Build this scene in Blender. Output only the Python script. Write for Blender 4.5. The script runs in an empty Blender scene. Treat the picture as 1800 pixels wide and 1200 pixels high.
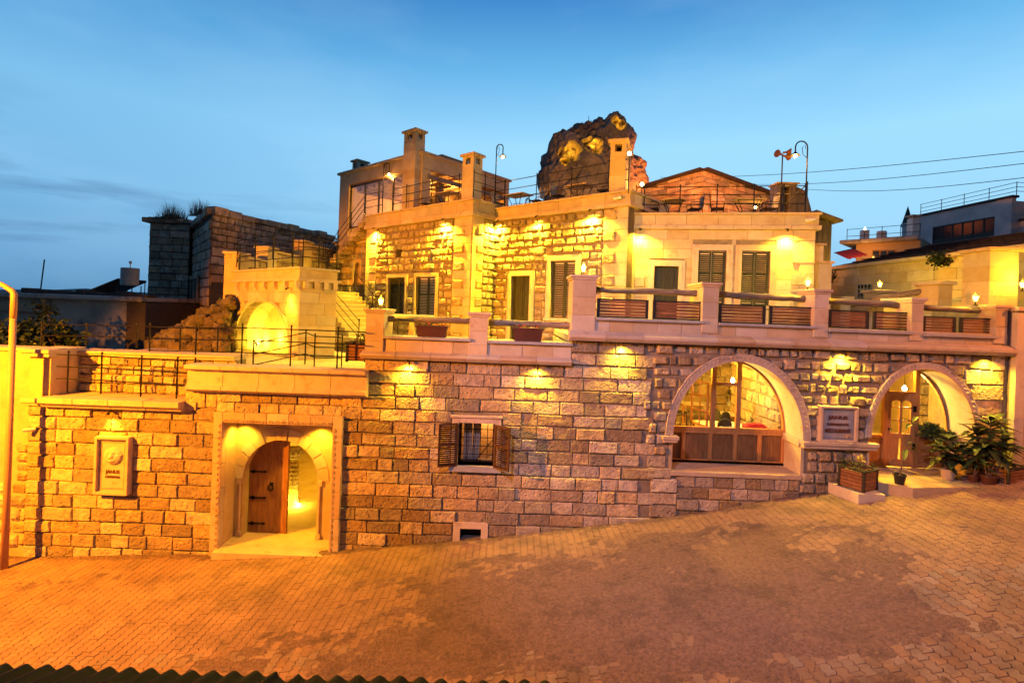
import bpy, bmesh, math, random
from mathutils import Vector, Matrix, noise
from mathutils.geometry import tessellate_polygon
random.seed(7)
R = math.radians
sc = bpy.context.scene
COL = sc.collection

# ---------------------------------------------------------------- camera
FPX, HYC, TH, EYE = 900.0, 547.0, 0.036, 6.5      # focal length in photo pixels, horizon row, roll, eye height
cs, sn = math.cos(TH), math.sin(TH)
cam_d = bpy.data.cameras.new('camera')
cam = bpy.data.objects.new('camera', cam_d); COL.objects.link(cam)
cam_d.lens = 18.0; cam_d.sensor_width = 36.0; cam_d.sensor_fit = 'HORIZONTAL'
cam_d.shift_y = -53.0 / 1800.0
cam_d.clip_start = 0.05; cam_d.clip_end = 6000
cam.matrix_world = Matrix(((cs, -sn, 0, 0), (0, 0, -1, 0), (sn, cs, 0, EYE), (0, 0, 0, 1)))
sc.camera = cam

# ---------------------------------------------------------------- dusk sky
w = bpy.data.worlds.new('World'); sc.world = w; w.use_nodes = True
nt = w.node_tree; nt.nodes.clear()
def N(t, **k):
    n = nt.nodes.new(t)
    for a, b in k.items(): setattr(n, a, b)
    return n
out = N('ShaderNodeOutputWorld'); bg = N('ShaderNodeBackground'); nt.links.new(bg.outputs[0], out.inputs[0])
tc = N('ShaderNodeTexCoord'); sep = N('ShaderNodeSeparateXYZ'); nt.links.new(tc.outputs['Generated'], sep.inputs[0])
ramp = N('ShaderNodeValToRGB'); cr = ramp.color_ramp
def lin(r, g, b):
    return tuple(((c/255)/12.92 if c/255 <= .04045 else ((c/255+.055)/1.055)**2.4) for c in (r, g, b)) + (1,)
stops = [(0.0, (104, 152, 186)), (0.06, (120, 172, 208)), (0.16, (146, 198, 230)), (0.30, (146, 202, 236)),
         (0.42, (98, 168, 216)), (0.54, (48, 116, 182)), (0.75, (30, 84, 152)), (1.0, (20, 56, 118))]
cr.elements[0].position = 0; cr.elements[0].color = lin(*stops[0][1])
cr.elements[1].position = 1; cr.elements[1].color = lin(*stops[-1][1])
for p, c in stops[1:-1]:
    e = cr.elements.new(p); e.color = lin(*c)
nt.links.new(sep.outputs['Z'], ramp.inputs[0])
# darker towards the west (left), where thin dark clouds lie low
mr = N('ShaderNodeMapRange'); mr.inputs['From Min'].default_value = -0.85; mr.inputs['From Max'].default_value = 0.15
mr.inputs['To Min'].default_value = 0.75; mr.inputs['To Max'].default_value = 0.0; mr.interpolation_type = 'SMOOTHSTEP'
nt.links.new(sep.outputs['X'], mr.inputs['Value'])
m1 = N('ShaderNodeMix', data_type='RGBA', blend_type='MULTIPLY'); m1.inputs[7].default_value = (0.40, 0.58, 0.72, 1)
nt.links.new(mr.outputs[0], m1.inputs[0]); nt.links.new(ramp.outputs[0], m1.inputs[6])
# cloud streaks: noise on the direction projected on a plane overhead
mp = N('ShaderNodeMapping'); mp.inputs['Scale'].default_value = (1.6, 1.6, 9.0)
nt.links.new(tc.outputs['Generated'], mp.inputs[0])
cn = N('ShaderNodeTexNoise'); cn.inputs['Scale'].default_value = 1.7; cn.inputs['Detail'].default_value = 6; cn.inputs['Roughness'].default_value = .55
cn.inputs['Distortion'].default_value = 0.4
nt.links.new(mp.outputs[0], cn.inputs[0])
c1 = N('ShaderNodeMapRange'); c1.inputs['From Min'].default_value = .50; c1.inputs['From Max'].default_value = .64
nt.links.new(cn.outputs[0], c1.inputs[0])
c2 = N('ShaderNodeMapRange'); c2.inputs['From Min'].default_value = 0.30; c2.inputs['From Max'].default_value = 0.05   # fade with height
nt.links.new(sep.outputs['Z'], c2.inputs[0])
c3 = N('ShaderNodeMath', operation='MULTIPLY'); nt.links.new(c1.outputs[0], c3.inputs[0]); nt.links.new(c2.outputs[0], c3.inputs[1])
c4 = N('ShaderNodeMath', operation='MULTIPLY'); nt.links.new(c3.outputs[0], c4.inputs[0]); nt.links.new(mr.outputs[0], c4.inputs[1])
m2 = N('ShaderNodeMix', data_type='RGBA'); m2.inputs[7].default_value = lin(46, 84, 128)
nt.links.new(c4.outputs[0], m2.inputs[0]); nt.links.new(m1.outputs[2], m2.inputs[6])
# faint pale haze of high cloud
cn2 = N('ShaderNodeTexNoise'); cn2.inputs['Scale'].default_value = 2.4; cn2.inputs['Detail'].default_value = 5
mp2 = N('ShaderNodeMapping'); mp2.inputs['Scale'].default_value = (1.0, 1.0, 3.2); mp2.inputs['Location'].default_value = (3, 1, 2)
nt.links.new(tc.outputs['Generated'], mp2.inputs[0]); nt.links.new(mp2.outputs[0], cn2.inputs[0])
c5 = N('ShaderNodeMapRange'); c5.inputs['From Min'].default_value = .45; c5.inputs['From Max'].default_value = .8; c5.inputs['To Max'].default_value = .22
nt.links.new(cn2.outputs[0], c5.inputs[0])
m3 = N('ShaderNodeMix', data_type='RGBA'); m3.inputs[7].default_value = lin(176, 214, 240)
nt.links.new(c5.outputs[0], m3.inputs[0]); nt.links.new(m2.outputs[2], m3.inputs[6])
# the sky opposite the evening glow is dimmer
mrb = N('ShaderNodeMapRange'); mrb.inputs['From Min'].default_value = -0.75; mrb.inputs['From Max'].default_value = 0.5
mrb.inputs['To Min'].default_value = 0.2; mrb.inputs['To Max'].default_value = 1.0; mrb.interpolation_type = 'SMOOTHSTEP'
nt.links.new(sep.outputs['Y'], mrb.inputs['Value'])
m4 = N('ShaderNodeMix', data_type='RGBA', blend_type='MULTIPLY'); m4.inputs[0].default_value = 1
nt.links.new(m3.outputs[2], m4.inputs[6]); nt.links.new(mrb.outputs[0], m4.inputs[7])
nt.links.new(m4.outputs[2], bg.inputs[0]); bg.inputs[1].default_value = 1.27

sc.view_settings.view_transform = 'Standard'; sc.view_settings.look = 'None'
sc.view_settings.exposure = 0; sc.view_settings.gamma = 1; sc.view_settings.use_curve_mapping = False
sc.render.engine = 'CYCLES'
cy = sc.cycles
cy.use_denoising = True; cy.max_bounces = 5; cy.diffuse_bounces = 3; cy.glossy_bounces = 2; cy.transparent_max_bounces = 8
cy.transmission_bounces = 2; cy.sample_clamp_indirect = 4.0; cy.caustics_reflective = False; cy.caustics_refractive = False
cy.use_light_tree = True

# ---------------------------------------------------------------- pixel <-> place
def ray(px, py):
    a = (px-900)/FPX; b = -(py-HYC)/FPX
    return Vector((a*cs-b*sn, 1.0, a*sn+b*cs))
def W(px, py, Y):
    d = ray(px, py)*Y
    return Vector((d.x, d.y, d.z+EYE))
def proj(p):
    x, y, z = p[0], p[1], p[2]-EYE
    a = (x*cs+z*sn)/y; b = (-x*sn+z*cs)/y
    return (900+a*FPX, HYC-b*FPX)

class Fr:
    """a vertical plane through P0 towards P1: local x along it, y away from the camera, z up from z0"""
    def __init__(s, P0, P1, z0=0.0):
        s.o = Vector((P0[0], P0[1], z0)); d = Vector((P1[0]-P0[0], P1[1]-P0[1], 0)).normalized()
        s.u = d; s.n = Vector((-d.y, d.x, 0)); s.ang = math.atan2(d.y, d.x)
    def L(s, px, py, off=0.0):
        d = ray(px, py); c = Vector((0, 0, EYE))
        o = s.o + s.n*off
        t = (o-c).dot(s.n)/d.dot(s.n)
        p = c+d*t-s.o
        return (p.dot(s.u), p.z+s.o.z)
    def S(s, px, py, xo=0.0):
        """hit on the side plane local x = xo: returns (y, z)"""
        d = ray(px, py); c = Vector((0, 0, EYE)); o = s.o+s.u*xo
        t = (o-c).dot(s.u)/d.dot(s.u)
        p = c+d*t-s.o
        return (p.dot(s.n), p.z+s.o.z)
    def R(s, x0, y0, x1, y1, off=0.0):
        a = s.L(x0, y0, off); b = s.L(x1, y1, off)
        return a[0], b[0], b[1], a[1]          # x0,x1,z0,z1
    def w(s, x, y, z):
        return s.o+s.u*x+s.n*y+Vector((0, 0, z))

# ---------------------------------------------------------------- mesh building
class MB:
    def __init__(s): s.v = []; s.f = []
    def add(s, vs, fs, M=None):
        o = len(s.v)
        s.v += [tuple(M @ Vector(v)) if M else tuple(v) for v in vs]
        s.f += [tuple(i+o for i in f) for f in fs]
        return s
    def box(s, x0, x1, y0, y1, z0, z1, M=None):
        if x0 > x1: x0, x1 = x1, x0
        if y0 > y1: y0, y1 = y1, y0
        if z0 > z1: z0, z1 = z1, z0
        return s.add([(x0,y0,z0),(x1,y0,z0),(x1,y1,z0),(x0,y1,z0),(x0,y0,z1),(x1,y0,z1),(x1,y1,z1),(x0,y1,z1)],
                     [(0,3,2,1),(4,5,6,7),(0,1,5,4),(1,2,6,5),(2,3,7,6),(3,0,4,7)], M)
    def poly(s, outer, holes, y0, y1, M=None):
        """outline in x,z (with holes) extruded from y0 to y1"""
        loops = [[Vector((x, 0, z)) for x, z in l] for l in [outer]+list(holes)]
        tri = tessellate_polygon(loops)
        flat = [p for l in loops for p in l]; n = len(flat)
        vs = [(p.x, y0, p.z) for p in flat]+[(p.x, y1, p.z) for p in flat]
        fs = []
        for t in tri:
            a, b, c = (flat[i] for i in t)
            cr_ = (b.x-a.x)*(c.z-a.z)-(b.z-a.z)*(c.x-a.x)
            t = t if cr_ > 0 else (t[0], t[2], t[1])
            fs.append(tuple(t)); fs.append((t[0]+n, t[2]+n, t[1]+n))
        o = 0
        for l in loops:
            m = len(l)
            ar = sum(l[i].x*l[(i+1) % m].z-l[(i+1) % m].x*l[i].z for i in range(m))
            for i in range(m):
                j = (i+1) % m
                q = (o+i, o+i+n, o+j+n, o+j)
                fs.append(q if (ar > 0) == (l is loops[0]) else q[::-1])
            o += m
        return s.add(vs, fs, M)
    def foot(s, pts, z0, z1, M=None):
        """footprint in x,y raised from z0 to z1"""
        n = len(pts)
        ar = sum(pts[i][0]*pts[(i+1) % n][1]-pts[(i+1) % n][0]*pts[i][1] for i in range(n))
        if ar < 0: pts = pts[::-1]
        vs = [(x, y, z0) for x, y in pts]+[(x, y, z1) for x, y in pts]
        fs = [tuple(range(n))[::-1], tuple(range(n, 2*n))]+[(i, (i+1) % n, (i+1) % n+n, i+n) for i in range(n)]
        return s.add(vs, fs, M)
    def tube(s, pts, r, n=8, M=None, r1=None, cap=True):
        pts = [Vector(p) for p in pts]; k = len(pts); vs = []; fs = []
        up = None
        for i, p in enumerate(pts):
            d = (pts[min(i+1, k-1)]-pts[max(i-1, 0)]).normalized()
            if up is None: up = Vector((0, 0, 1)) if abs(d.z) < .9 else Vector((1, 0, 0))
            a = d.cross(up).normalized(); b = a.cross(d).normalized(); up = b
            rr = r if r1 is None else r+(r1-r)*i/(k-1)
            if isinstance(r, (list, tuple)): rr = r[i]
            for j in range(n):
                t = 2*math.pi*j/n
                vs.append(p+(a*math.cos(t)+b*math.sin(t))*rr)
        for i in range(k-1):
            for j in range(n):
                j2 = (j+1) % n
                fs.append((i*n+j, i*n+j2, (i+1)*n+j2, (i+1)*n+j))
        if cap: fs += [tuple(range(n))[::-1], tuple((k-1)*n+j for j in range(n))]
        return s.add(vs, fs, M)
    def lathe(s, prof, c=(0, 0, 0), n=14, M=None):
        vs = []; fs = []; k = len(prof)
        for r, z in prof:
            for j in range(n):
                t = 2*math.pi*j/n
                vs.append((c[0]+r*math.cos(t), c[1]+r*math.sin(t), c[2]+z))
        for i in range(k-1):
            for j in range(n):
                j2 = (j+1) % n
                fs.append((i*n+j, i*n+j2, (i+1)*n+j2, (i+1)*n+j))
        fs += [tuple(range(n))[::-1], tuple((k-1)*n+j for j in range(n))]
        return s.add(vs, fs, M)
    def mesh(s, name, mat, bevel=0, smooth=False):
        me = bpy.data.meshes.new(name); me.from_pydata(s.v, [], s.f)
        if bevel:
            bm = bmesh.new(); bm.from_mesh(me)
            bmesh.ops.remove_doubles(bm, verts=bm.verts, dist=1e-5)
            es = [e for e in bm.edges if len(e.link_faces) == 2 and e.calc_face_angle(0) > .5]
            bmesh.ops.bevel(bm, geom=es, offset=bevel, segments=1, affect='EDGES', clamp_overlap=True)
            bm.to_mesh(me); bm.free()
        if mat: me.materials.append(mat)
        if smooth: me.shade_smooth()
        me.update()
        return me
    def build(s, name, mat, parent=None, bevel=0, smooth=False, loc=None, rotz=None):
        return link(name, s.mesh(name, mat, bevel, smooth), parent, loc, rotz)
def link(name, data, parent=None, loc=None, rotz=None):
    o = bpy.data.objects.new(name, data); COL.objects.link(o); o.parent = parent
    if loc is not None: o.location = loc
    if rotz is not None: o.rotation_euler = (0, 0, rotz)
    return o
def tag(o, label, cat, group=None):
    o['label'] = label; o['category'] = cat
    if group: o['group'] = group
    return o
def thing(name, label, cat, loc=(0, 0, 0), rotz=0, group=None):
    o = bpy.data.objects.new(name, None); COL.objects.link(o); o.empty_display_size = .2
    o.location = loc; o.rotation_euler = (0, 0, rotz)
    return tag(o, label, cat, group)
def fthing(fr, name, label, cat, group=None): return thing(name, label, cat, fr.o, fr.ang, group)
def struct(o, kind='structure'): o['kind'] = kind; return o
def copy_tree(o, parent=None):
    c = o.copy(); COL.objects.link(c); c.parent = parent
    for ch in list(o.children): copy_tree(ch, c)
    return c
def lamp(kind, loc, color, power, parent=None, size=.05, target=None, angle=100, blend=1.0):
    l = bpy.data.lights.new('light', kind); l.color = color; l.energy = power; l.shadow_soft_size = size
    o = link('light', l, parent, loc)
    if kind == 'SPOT':
        l.spot_size = R(angle); l.spot_blend = blend
        d = Vector(target)-Vector(loc); o.rotation_euler = d.to_track_quat('-Z', 'Y').to_euler()
    return o

# ---------------------------------------------------------------- materials
def mat(name, c1, c2=None, rough=.85, scale=3.0, bump=.3, bscale=None, pits=0, metal=0, rnd=.0, spec=.3, coord='world', dirt=None):
    m = bpy.data.materials.new(name); m.use_nodes = True; t = m.node_tree; b = t.nodes['Principled BSDF']
    b.inputs['Roughness'].default_value = rough; b.inputs['Metallic'].default_value = metal
    b.inputs['Specular IOR Level'].default_value = spec
    c2 = c2 or tuple(x*.75 for x in c1)
    def n(k, **kw):
        q = t.nodes.new(k)
        for a_, b_ in kw.items(): setattr(q, a_, b_)
        return q
    if coord == 'world':
        g = n('ShaderNodeNewGeometry').outputs['Position']
    else:
        g = n('ShaderNodeTexCoord').outputs['Object']
    no = n('ShaderNodeTexNoise'); no.inputs['Scale'].default_value = scale; no.inputs['Detail'].default_value = 6; no.inputs['Roughness'].default_value = .65
    t.links.new(g, no.inputs[0])
    mr_ = n('ShaderNodeMapRange'); mr_.inputs['From Min'].default_value = .35; mr_.inputs['From Max'].default_value = .65
    t.links.new(no.outputs[0], mr_.inputs[0])
    mx = n('ShaderNodeMix', data_type='RGBA'); mx.inputs[6].default_value = (*c1, 1); mx.inputs[7].default_value = (*c2, 1)
    t.links.new(mr_.outputs[0], mx.inputs[0]); col = mx.outputs[2]
    if rnd:
        oi = n('ShaderNodeObjectInfo'); hs = n('ShaderNodeHueSaturation')
        ma = n('ShaderNodeMapRange'); ma.inputs['To Min'].default_value = 1-rnd; ma.inputs['To Max'].default_value = 1+rnd*.6
        t.links.new(oi.outputs['Random'], ma.inputs[0]); t.links.new(ma.outputs[0], hs.inputs['Value'])
        m7 = n('ShaderNodeMath', operation='MULTIPLY'); m7.inputs[1].default_value = 7.31; t.links.new(oi.outputs['Random'], m7.inputs[0])
        fr_ = n('ShaderNodeMath', operation='FRACT'); t.links.new(m7.outputs[0], fr_.inputs[0])
        mb_ = n('ShaderNodeMapRange'); mb_.inputs['To Min'].default_value = .7; mb_.inputs['To Max'].default_value = 1.35
        t.links.new(fr_.outputs[0], mb_.inputs[0]); t.links.new(mb_.outputs[0], hs.inputs['Saturation'])
        t.links.new(col, hs.inputs['Color']); col = hs.outputs[0]
    if dirt:
        n2 = n('ShaderNodeTexNoise'); n2.inputs['Scale'].default_value = dirt[0]; n2.inputs['Detail'].default_value = 8; n2.inputs['Roughness'].default_value = .7
        t.links.new(g, n2.inputs[0])
        r2 = n('ShaderNodeMapRange'); r2.inputs['From Min'].default_value = dirt[1]; r2.inputs['From Max'].default_value = dirt[1]+.12; r2.inputs['To Max'].default_value = dirt[3]
        t.links.new(n2.outputs[0], r2.inputs[0])
        m4 = n('ShaderNodeMix', data_type='RGBA'); m4.inputs[7].default_value = (*dirt[2], 1)
        t.links.new(r2.outputs[0], m4.inputs[0]); t.links.new(col, m4.inputs[6]); col = m4.outputs[2]
    t.links.new(col, b.inputs['Base Color'])
    if bump:
        bn = n('ShaderNodeTexNoise'); bn.inputs['Scale'].default_value = bscale or scale*6; bn.inputs['Detail'].default_value = 5; bn.inputs['Roughness'].default_value = .6
        t.links.new(g, bn.inputs[0]); h = bn.outputs[0]
        if pits:
            vo = n('ShaderNodeTexVoronoi'); vo.inputs['Scale'].default_value = pits
            t.links.new(g, vo.inputs[0])
            vr = n('ShaderNodeMapRange'); vr.inputs['From Min'].default_value = .05; vr.inputs['From Max'].default_value = .28
            t.links.new(vo.outputs[0], vr.inputs[0])
            ad = n('ShaderNodeMath', operation='MULTIPLY_ADD'); ad.inputs[1].default_value = .5
            t.links.new(vr.outputs[0], ad.inputs[0]); t.links.new(h, ad.inputs[2]); h = ad.outputs[0]
        bu = n('ShaderNodeBump'); bu.inputs['Strength'].default_value = bump; bu.inputs['Distance'].default_value = .03 if bump < .9 else .055
        t.links.new(h, bu.inputs['Height']); t.links.new(bu.outputs[0], b.inputs['Normal'])
    return m
def emit(name, c, s):
    m = bpy.data.materials.new(name); m.use_nodes = True; b = m.node_tree.nodes['Principled BSDF']
    b.inputs['Base Color'].default_value = (*c, 1); b.inputs['Emission Color'].default_value = (*c, 1); b.inputs['Emission Strength'].default_value = s
    return m
def woodmat(name, c1, c2, axis='x', scale=9, rough=.55, rnd=.15):
    m = bpy.data.materials.new(name); m.use_nodes = True; t = m.node_tree; b = t.nodes['Principled BSDF']
    b.inputs['Roughness'].default_value = rough; b.inputs['Specular IOR Level'].default_value = .3
    g = t.nodes.new('ShaderNodeTexCoord'); mp_ = t.nodes.new('ShaderNodeMapping')
    s_ = {'x': (.8, 8, 8), 'z': (8, 8, .8), 'y': (8, .8, 8)}[axis]
    mp_.inputs['Scale'].default_value = s_
    t.links.new(g.outputs['Object'], mp_.inputs[0])
    no = t.nodes.new('ShaderNodeTexNoise'); no.inputs['Scale'].default_value = scale/4; no.inputs['Detail'].default_value = 7; no.inputs['Distortion'].default_value = 1.2
    t.links.new(mp_.outputs[0], no.inputs[0])
    ra = t.nodes.new('ShaderNodeValToRGB'); ra.color_ramp.elements[0].position = .35; ra.color_ramp.elements[1].position = .68
    ra.color_ramp.elements[0].color = (*c2, 1); ra.color_ramp.elements[1].color = (*c1, 1)
    t.links.new(no.outputs[0], ra.inputs[0])
    oi = t.nodes.new('ShaderNodeObjectInfo'); hs = t.nodes.new('ShaderNodeHueSaturation'); ma = t.nodes.new('ShaderNodeMapRange')
    ma.inputs['To Min'].default_value = 1-rnd; ma.inputs['To Max'].default_value = 1+rnd
    t.links.new(oi.outputs['Random'], ma.inputs[0]); t.links.new(ma.outputs[0], hs.inputs['Value']); t.links.new(ra.outputs[0], hs.inputs['Color'])
    t.links.new(hs.outputs[0], b.inputs['Base Color'])
    bu = t.nodes.new('ShaderNodeBump'); bu.inputs['Strength'].default_value = .25; bu.inputs['Distance'].default_value = .01
    t.links.new(no.outputs[0], bu.inputs['Height']); t.links.new(bu.outputs[0], b.inputs['Normal'])
    return m
M = dict(
    block=mat('rough_tuff_block', (.47, .37, .255), (.33, .25, .165), scale=5, bump=1.0, bscale=11, pits=9, rnd=.48, dirt=(2.6, .52, (.20, .135, .085), .6)),
    rubble=mat('rough_tuff_rubble', (.43, .34, .235), (.28, .215, .145), scale=6.0, bump=1.0, bscale=11, pits=8, rnd=.42, dirt=(3.2, .55, (.15, .10, .07), .6)),
    smooth=mat('cut_tuff', (.50, .41, .30), (.42, .33, .22), scale=1.8, bump=.22, bscale=36, pits=22, rnd=.16, dirt=(2.2, .55, (.32, .22, .14), .6)),
    trim=mat('carved_tuff', (.50, .40, .31), (.44, .34, .25), scale=3, bump=.25, bscale=40, pits=24, rnd=.12, dirt=(3.0, .56, (.28, .20, .14), .65)),
    mortar=mat('mortar', (.27, .21, .15), (.17, .13, .09), scale=5, bump=.3, bscale=30),
    slab=mat('grey_slab', (.34, .34, .36), (.27, .26, .27), scale=4, bump=.08, rough=.6),
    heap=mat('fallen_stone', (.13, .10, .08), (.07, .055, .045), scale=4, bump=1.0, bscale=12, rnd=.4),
    old=mat('old_weathered_stone', (.56, .40, .29), (.38, .27, .20), scale=2, bump=.5, bscale=12, rnd=.35, dirt=(1.6, .50, (.10, .08, .065), .7)),
    oldcore=mat('old_joint', (.09, .07, .06), (.06, .05, .045), scale=2, bump=.3),
    plaster=mat('rough_plaster', (.46, .36, .25), (.34, .26, .18), scale=1.5, bump=.5, bscale=9, dirt=(.8, .56, (.28, .20, .15), .7)),
    greyplaster=mat('stained_plaster', (.52, .48, .45), (.34, .32, .31), scale=.9, bump=.2, dirt=(.7, .52, (.10, .10, .10), .8)),
    whitewall=mat('pale_render', (.62, .56, .56), (.40, .38, .40), scale=.6, bump=.05),
    orangewall=mat('ochre_render', (.75, .45, .25), (.68, .40, .22), scale=.6, bump=.05),
    iron=mat('black_iron', (.018, .017, .017), rough=.45, bump=.05, metal=.6, scale=20),
    blackframe=mat('black_frame', (.02, .019, .02), rough=.5, bump=0),
    dirt=mat('street_dirt', (.245, .165, .142), (.14, .095, .084), scale=15, bump=1.0, bscale=30, pits=26, dirt=(1.3, .50, (.095, .07, .063), .6), rough=.92),
    paver=mat('concrete_paver', (.275, .20, .155), (.18, .13, .105), scale=1.1, bump=.25, bscale=30, rnd=.14, dirt=(1.3, .50, (.12, .088, .075), .6)),
    earth=mat('earth', (.20, .15, .11), (.13, .10, .08), scale=.3, bump=.3),
    hill=mat('hillside', (.10, .11, .11), (.07, .08, .09), scale=.01, bump=0),
    rock=mat('cliff_rock', (.32, .23, .17), (.12, .09, .075), scale=.35, bump=.9, bscale=1.3, dirt=(.16, .50, (.05, .042, .04), .8)),
    pebble=mat('gravel', (.30, .24, .20), (.15, .12, .10), scale=9, bump=0),
    tile=mat('roof_tile', (.06, .045, .05), (.035, .03, .035), scale=2, bump=.2, rnd=.2),
    oldwood=woodmat('weathered_log', (.26, .19, .14), (.12, .085, .065), 'x'),
    oldwoodz=woodmat('weathered_plank', (.16, .12, .11), (.07, .055, .05), 'z'),
    board=woodmat('fence_board', (.27, .115, .05), (.13, .05, .022), 'x', rnd=.2),
    pine=woodmat('varnished_pine', (.56, .27, .09), (.42, .18, .055), 'z', rough=.4, rnd=.05),
    door=woodmat('oak_door', (.30, .15, .055), (.18, .08, .03), 'z', rough=.45, rnd=.03),
    darkdoor=woodmat('dark_green_wood', (.045, .045, .022), (.02, .021, .012), 'z', rough=.5),
    shutter=woodmat('dark_shutter', (.050, .052, .026), (.024, .026, .014), 'z', rough=.5),
    brownshutter=woodmat('brown_shutter', (.085, .035, .018), (.04, .018, .010), 'z', rough=.45),
    terracotta=mat('brown_plastic', (.085, .030, .016), rough=.5, bump=.05),
    leaf=mat('dark_leaf', (.024, .044, .016), (.012, .024, .010), scale=8, bump=.1, rough=.5, spec=.4),
    leaf2=mat('mid_leaf', (.09, .13, .03), (.05, .08, .02), scale=8, bump=.1, rough=.5),
    stem=mat('stem', (.13, .08, .05), bump=.2, scale=10),
    twig=mat('dry_twig', (.16, .12, .08), bump=0),
    red=mat('red_petal', (.55, .02, .03), bump=0), yellowf=mat('yellow_petal', (.55, .45, .12), bump=0),
    awning=mat('red_awning', (.65, .06, .03), (.55, .04, .03), scale=2, bump=.1),
    tank=mat('tank_steel', (.36, .38, .42), (.26, .28, .32), scale=3, bump=.05, rough=.5),
    panel=mat('solar_panel', (.02, .022, .03), rough=.25, bump=0),
    copper=mat('dark_green_copper', (.03, .07, .06), bump=0),
    carpet=mat('artificial_grass', (.05, .16, .04), (.04, .12, .03), scale=20, bump=.3),
    white=mat('white_plastic', (.7, .7, .7), rough=.4, bump=0), cloth=mat('cream_cloth', (.55, .48, .38), bump=.05),
    blackcloth=mat('dark_upholstery', (.02, .02, .022), bump=.1),
    floor=mat('pale_floor_tile', (.55, .48, .38), (.48, .41, .32), scale=2, bump=.03, rough=.35),
    zinc=mat('corrugated_sheet', (.008, .009, .012), (.004, .004, .005), scale=5, bump=.1, rough=.5, metal=.0, spec=.04),
    pole=mat('painted_pole', (.42, .22, .14), (.36, .19, .12), scale=3, bump=.03, rough=.5),
    letter=mat('bronze_letter', (.13, .055, .02), bump=0, rough=.5),
    curtain=mat('net_curtain', (.5, .4, .32), bump=.1), ceiling=mat('beam_ceiling', (.32, .2, .13), bump=.2),
    bulb=emit('lit_bulb', (1, .80, .42), 40), bulbs=emit('sodium_bulb', (1, .55, .15), 45), lantern=emit('lantern_glass', (1, .74, .16), 5),
)
def glassmat(name, tint=(1, 1, 1), gl=.12):
    m = bpy.data.materials.new(name); m.use_nodes = True; t = m.node_tree; t.nodes.clear()
    o = t.nodes.new('ShaderNodeOutputMaterial'); mx = t.nodes.new('ShaderNodeMixShader'); a = t.nodes.new('ShaderNodeBsdfTransparent'); g = t.nodes.new('ShaderNodeBsdfGlossy')
    a.inputs[0].default_value = (*tint, 1); g.inputs['Roughness'].default_value = .02; g.inputs[0].default_value = (.9, .95, 1, 1)
    f0 = t.nodes.new('ShaderNodeLayerWeight'); f = t.nodes.new('ShaderNodeMath'); f.operation = 'POWER'; f.inputs[1].default_value = 3.5; t.links.new(f0.outputs['Facing'], f.inputs[0])
    ad = t.nodes.new('ShaderNodeMath'); ad.operation = 'MULTIPLY_ADD'; ad.inputs[1].default_value = .45; ad.inputs[2].default_value = .03+gl
    t.links.new(f.outputs[0], ad.inputs[0]); t.links.new(ad.outputs[0], mx.inputs[0])
    t.links.new(a.outputs[0], mx.inputs[1]); t.links.new(g.outputs[0], mx.inputs[2]); t.links.new(mx.outputs[0], o.inputs[0])
    return m
M['glass'] = glassmat('window_glass', (.97, .97, .95), .0)
M['darkglass'] = mat('dark_glass', (.03, .035, .045), rough=.1, bump=0, spec=.8)
YEL = (1.0, .62, .03); WARM = (1.0, .50, .03); AMB = (1.0, .50, .02); SOD = (1.0, .36, .035)

# ---------------------------------------------------------------- stone pieces
def rough_mesh(name, w_, h_, relief, nx, nz, m, seed, round_=.16, depth=.10):
    """one block: rough front, worn edges; normalised to 1 x 1 in x and z (y in metres)"""
    rs = random.Random(seed); vs = []; fs = []
    xs = [-.5]+[-.5+(i+1)/(nx+1)+rs.uniform(-.12, .12)/(nx+1) for i in range(nx)]+[.5]
    zs = [-.5]+[-.5+(i+1)/(nz+1)+rs.uniform(-.12, .12)/(nz+1) for i in range(nz)]+[.5]
    ax, az = round_*min(w_, h_)/w_, round_*min(w_, h_)/h_
    xs = [-.5, -.5+ax]+xs[1:-1]+[.5-ax, .5]; zs = [-.5, -.5+az]+zs[1:-1]+[.5-az, .5]
    A, B = len(xs), len(zs)
    for j, z in enumerate(zs):
        for i, x in enumerate(xs):
            edge = (i in (0, A-1))+(j in (0, B-1))
            nz_ = noise.noise(Vector((x*w_*5+seed*3.1, z*h_*5, seed*1.7)))*.6+noise.noise(Vector((x*w_*12, z*h_*12+seed, 2.2)))*.4
            y = -relief*.75-nz_*min(.030, relief) - noise.noise(Vector((x*w_*24, z*h_*24, seed)))*min(.012, relief*.5) if not edge else 0
            jx = rs.uniform(-.5, .5)*ax*.5; jz = rs.uniform(-.5, .5)*az*.5
            xx = x+jx*(0 if edge == 0 else 1); zz = z+jz*(0 if edge == 0 else 1)
            if edge == 2: xx *= 1-ax*.45; zz *= 1-az*.45
            vs.append((xx, y, zz))
    for j in range(B-1):
        for i in range(A-1):
            a = j*A+i; fs.append((a, a+1, a+A+1, a+A))
    ring = [i for i in range(A)]+[j*A+A-1 for j in range(1, B)]+[(B-1)*A+i for i in range(A-2, -1, -1)]+[j*A for j in range(B-2, 0, -1)]
    o = len(vs)
    for r_ in ring: vs.append((vs[r_][0], depth, vs[r_][2]))
    k = len(ring)
    for i in range(k): fs.append((ring[i], o+i, o+(i+1) % k, ring[(i+1) % k]))
    me = bpy.data.meshes.new(name); me.from_pydata(vs, [], fs); me.materials.append(m)
    me.shade_smooth()
    if name == 'oldrubble': me.shade_flat(); return me
    inner = set(j*A+i for j in range(1, B-1) for i in range(1, A-1))
    isin = [all(v_ in inner for v_ in p.vertices) for p in me.polygons]
    ek = {}
    for p in me.polygons:
        for k2 in p.edge_keys: ek.setdefault(k2, []).append(isin[p.index])
    at = me.attributes.new('sharp_edge', 'BOOLEAN', 'EDGE')
    for e_ in me.edges:
        q_ = ek[tuple(sorted(e_.vertices))]
        at.data[e_.index].value = not all(q_)
    return me
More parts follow.
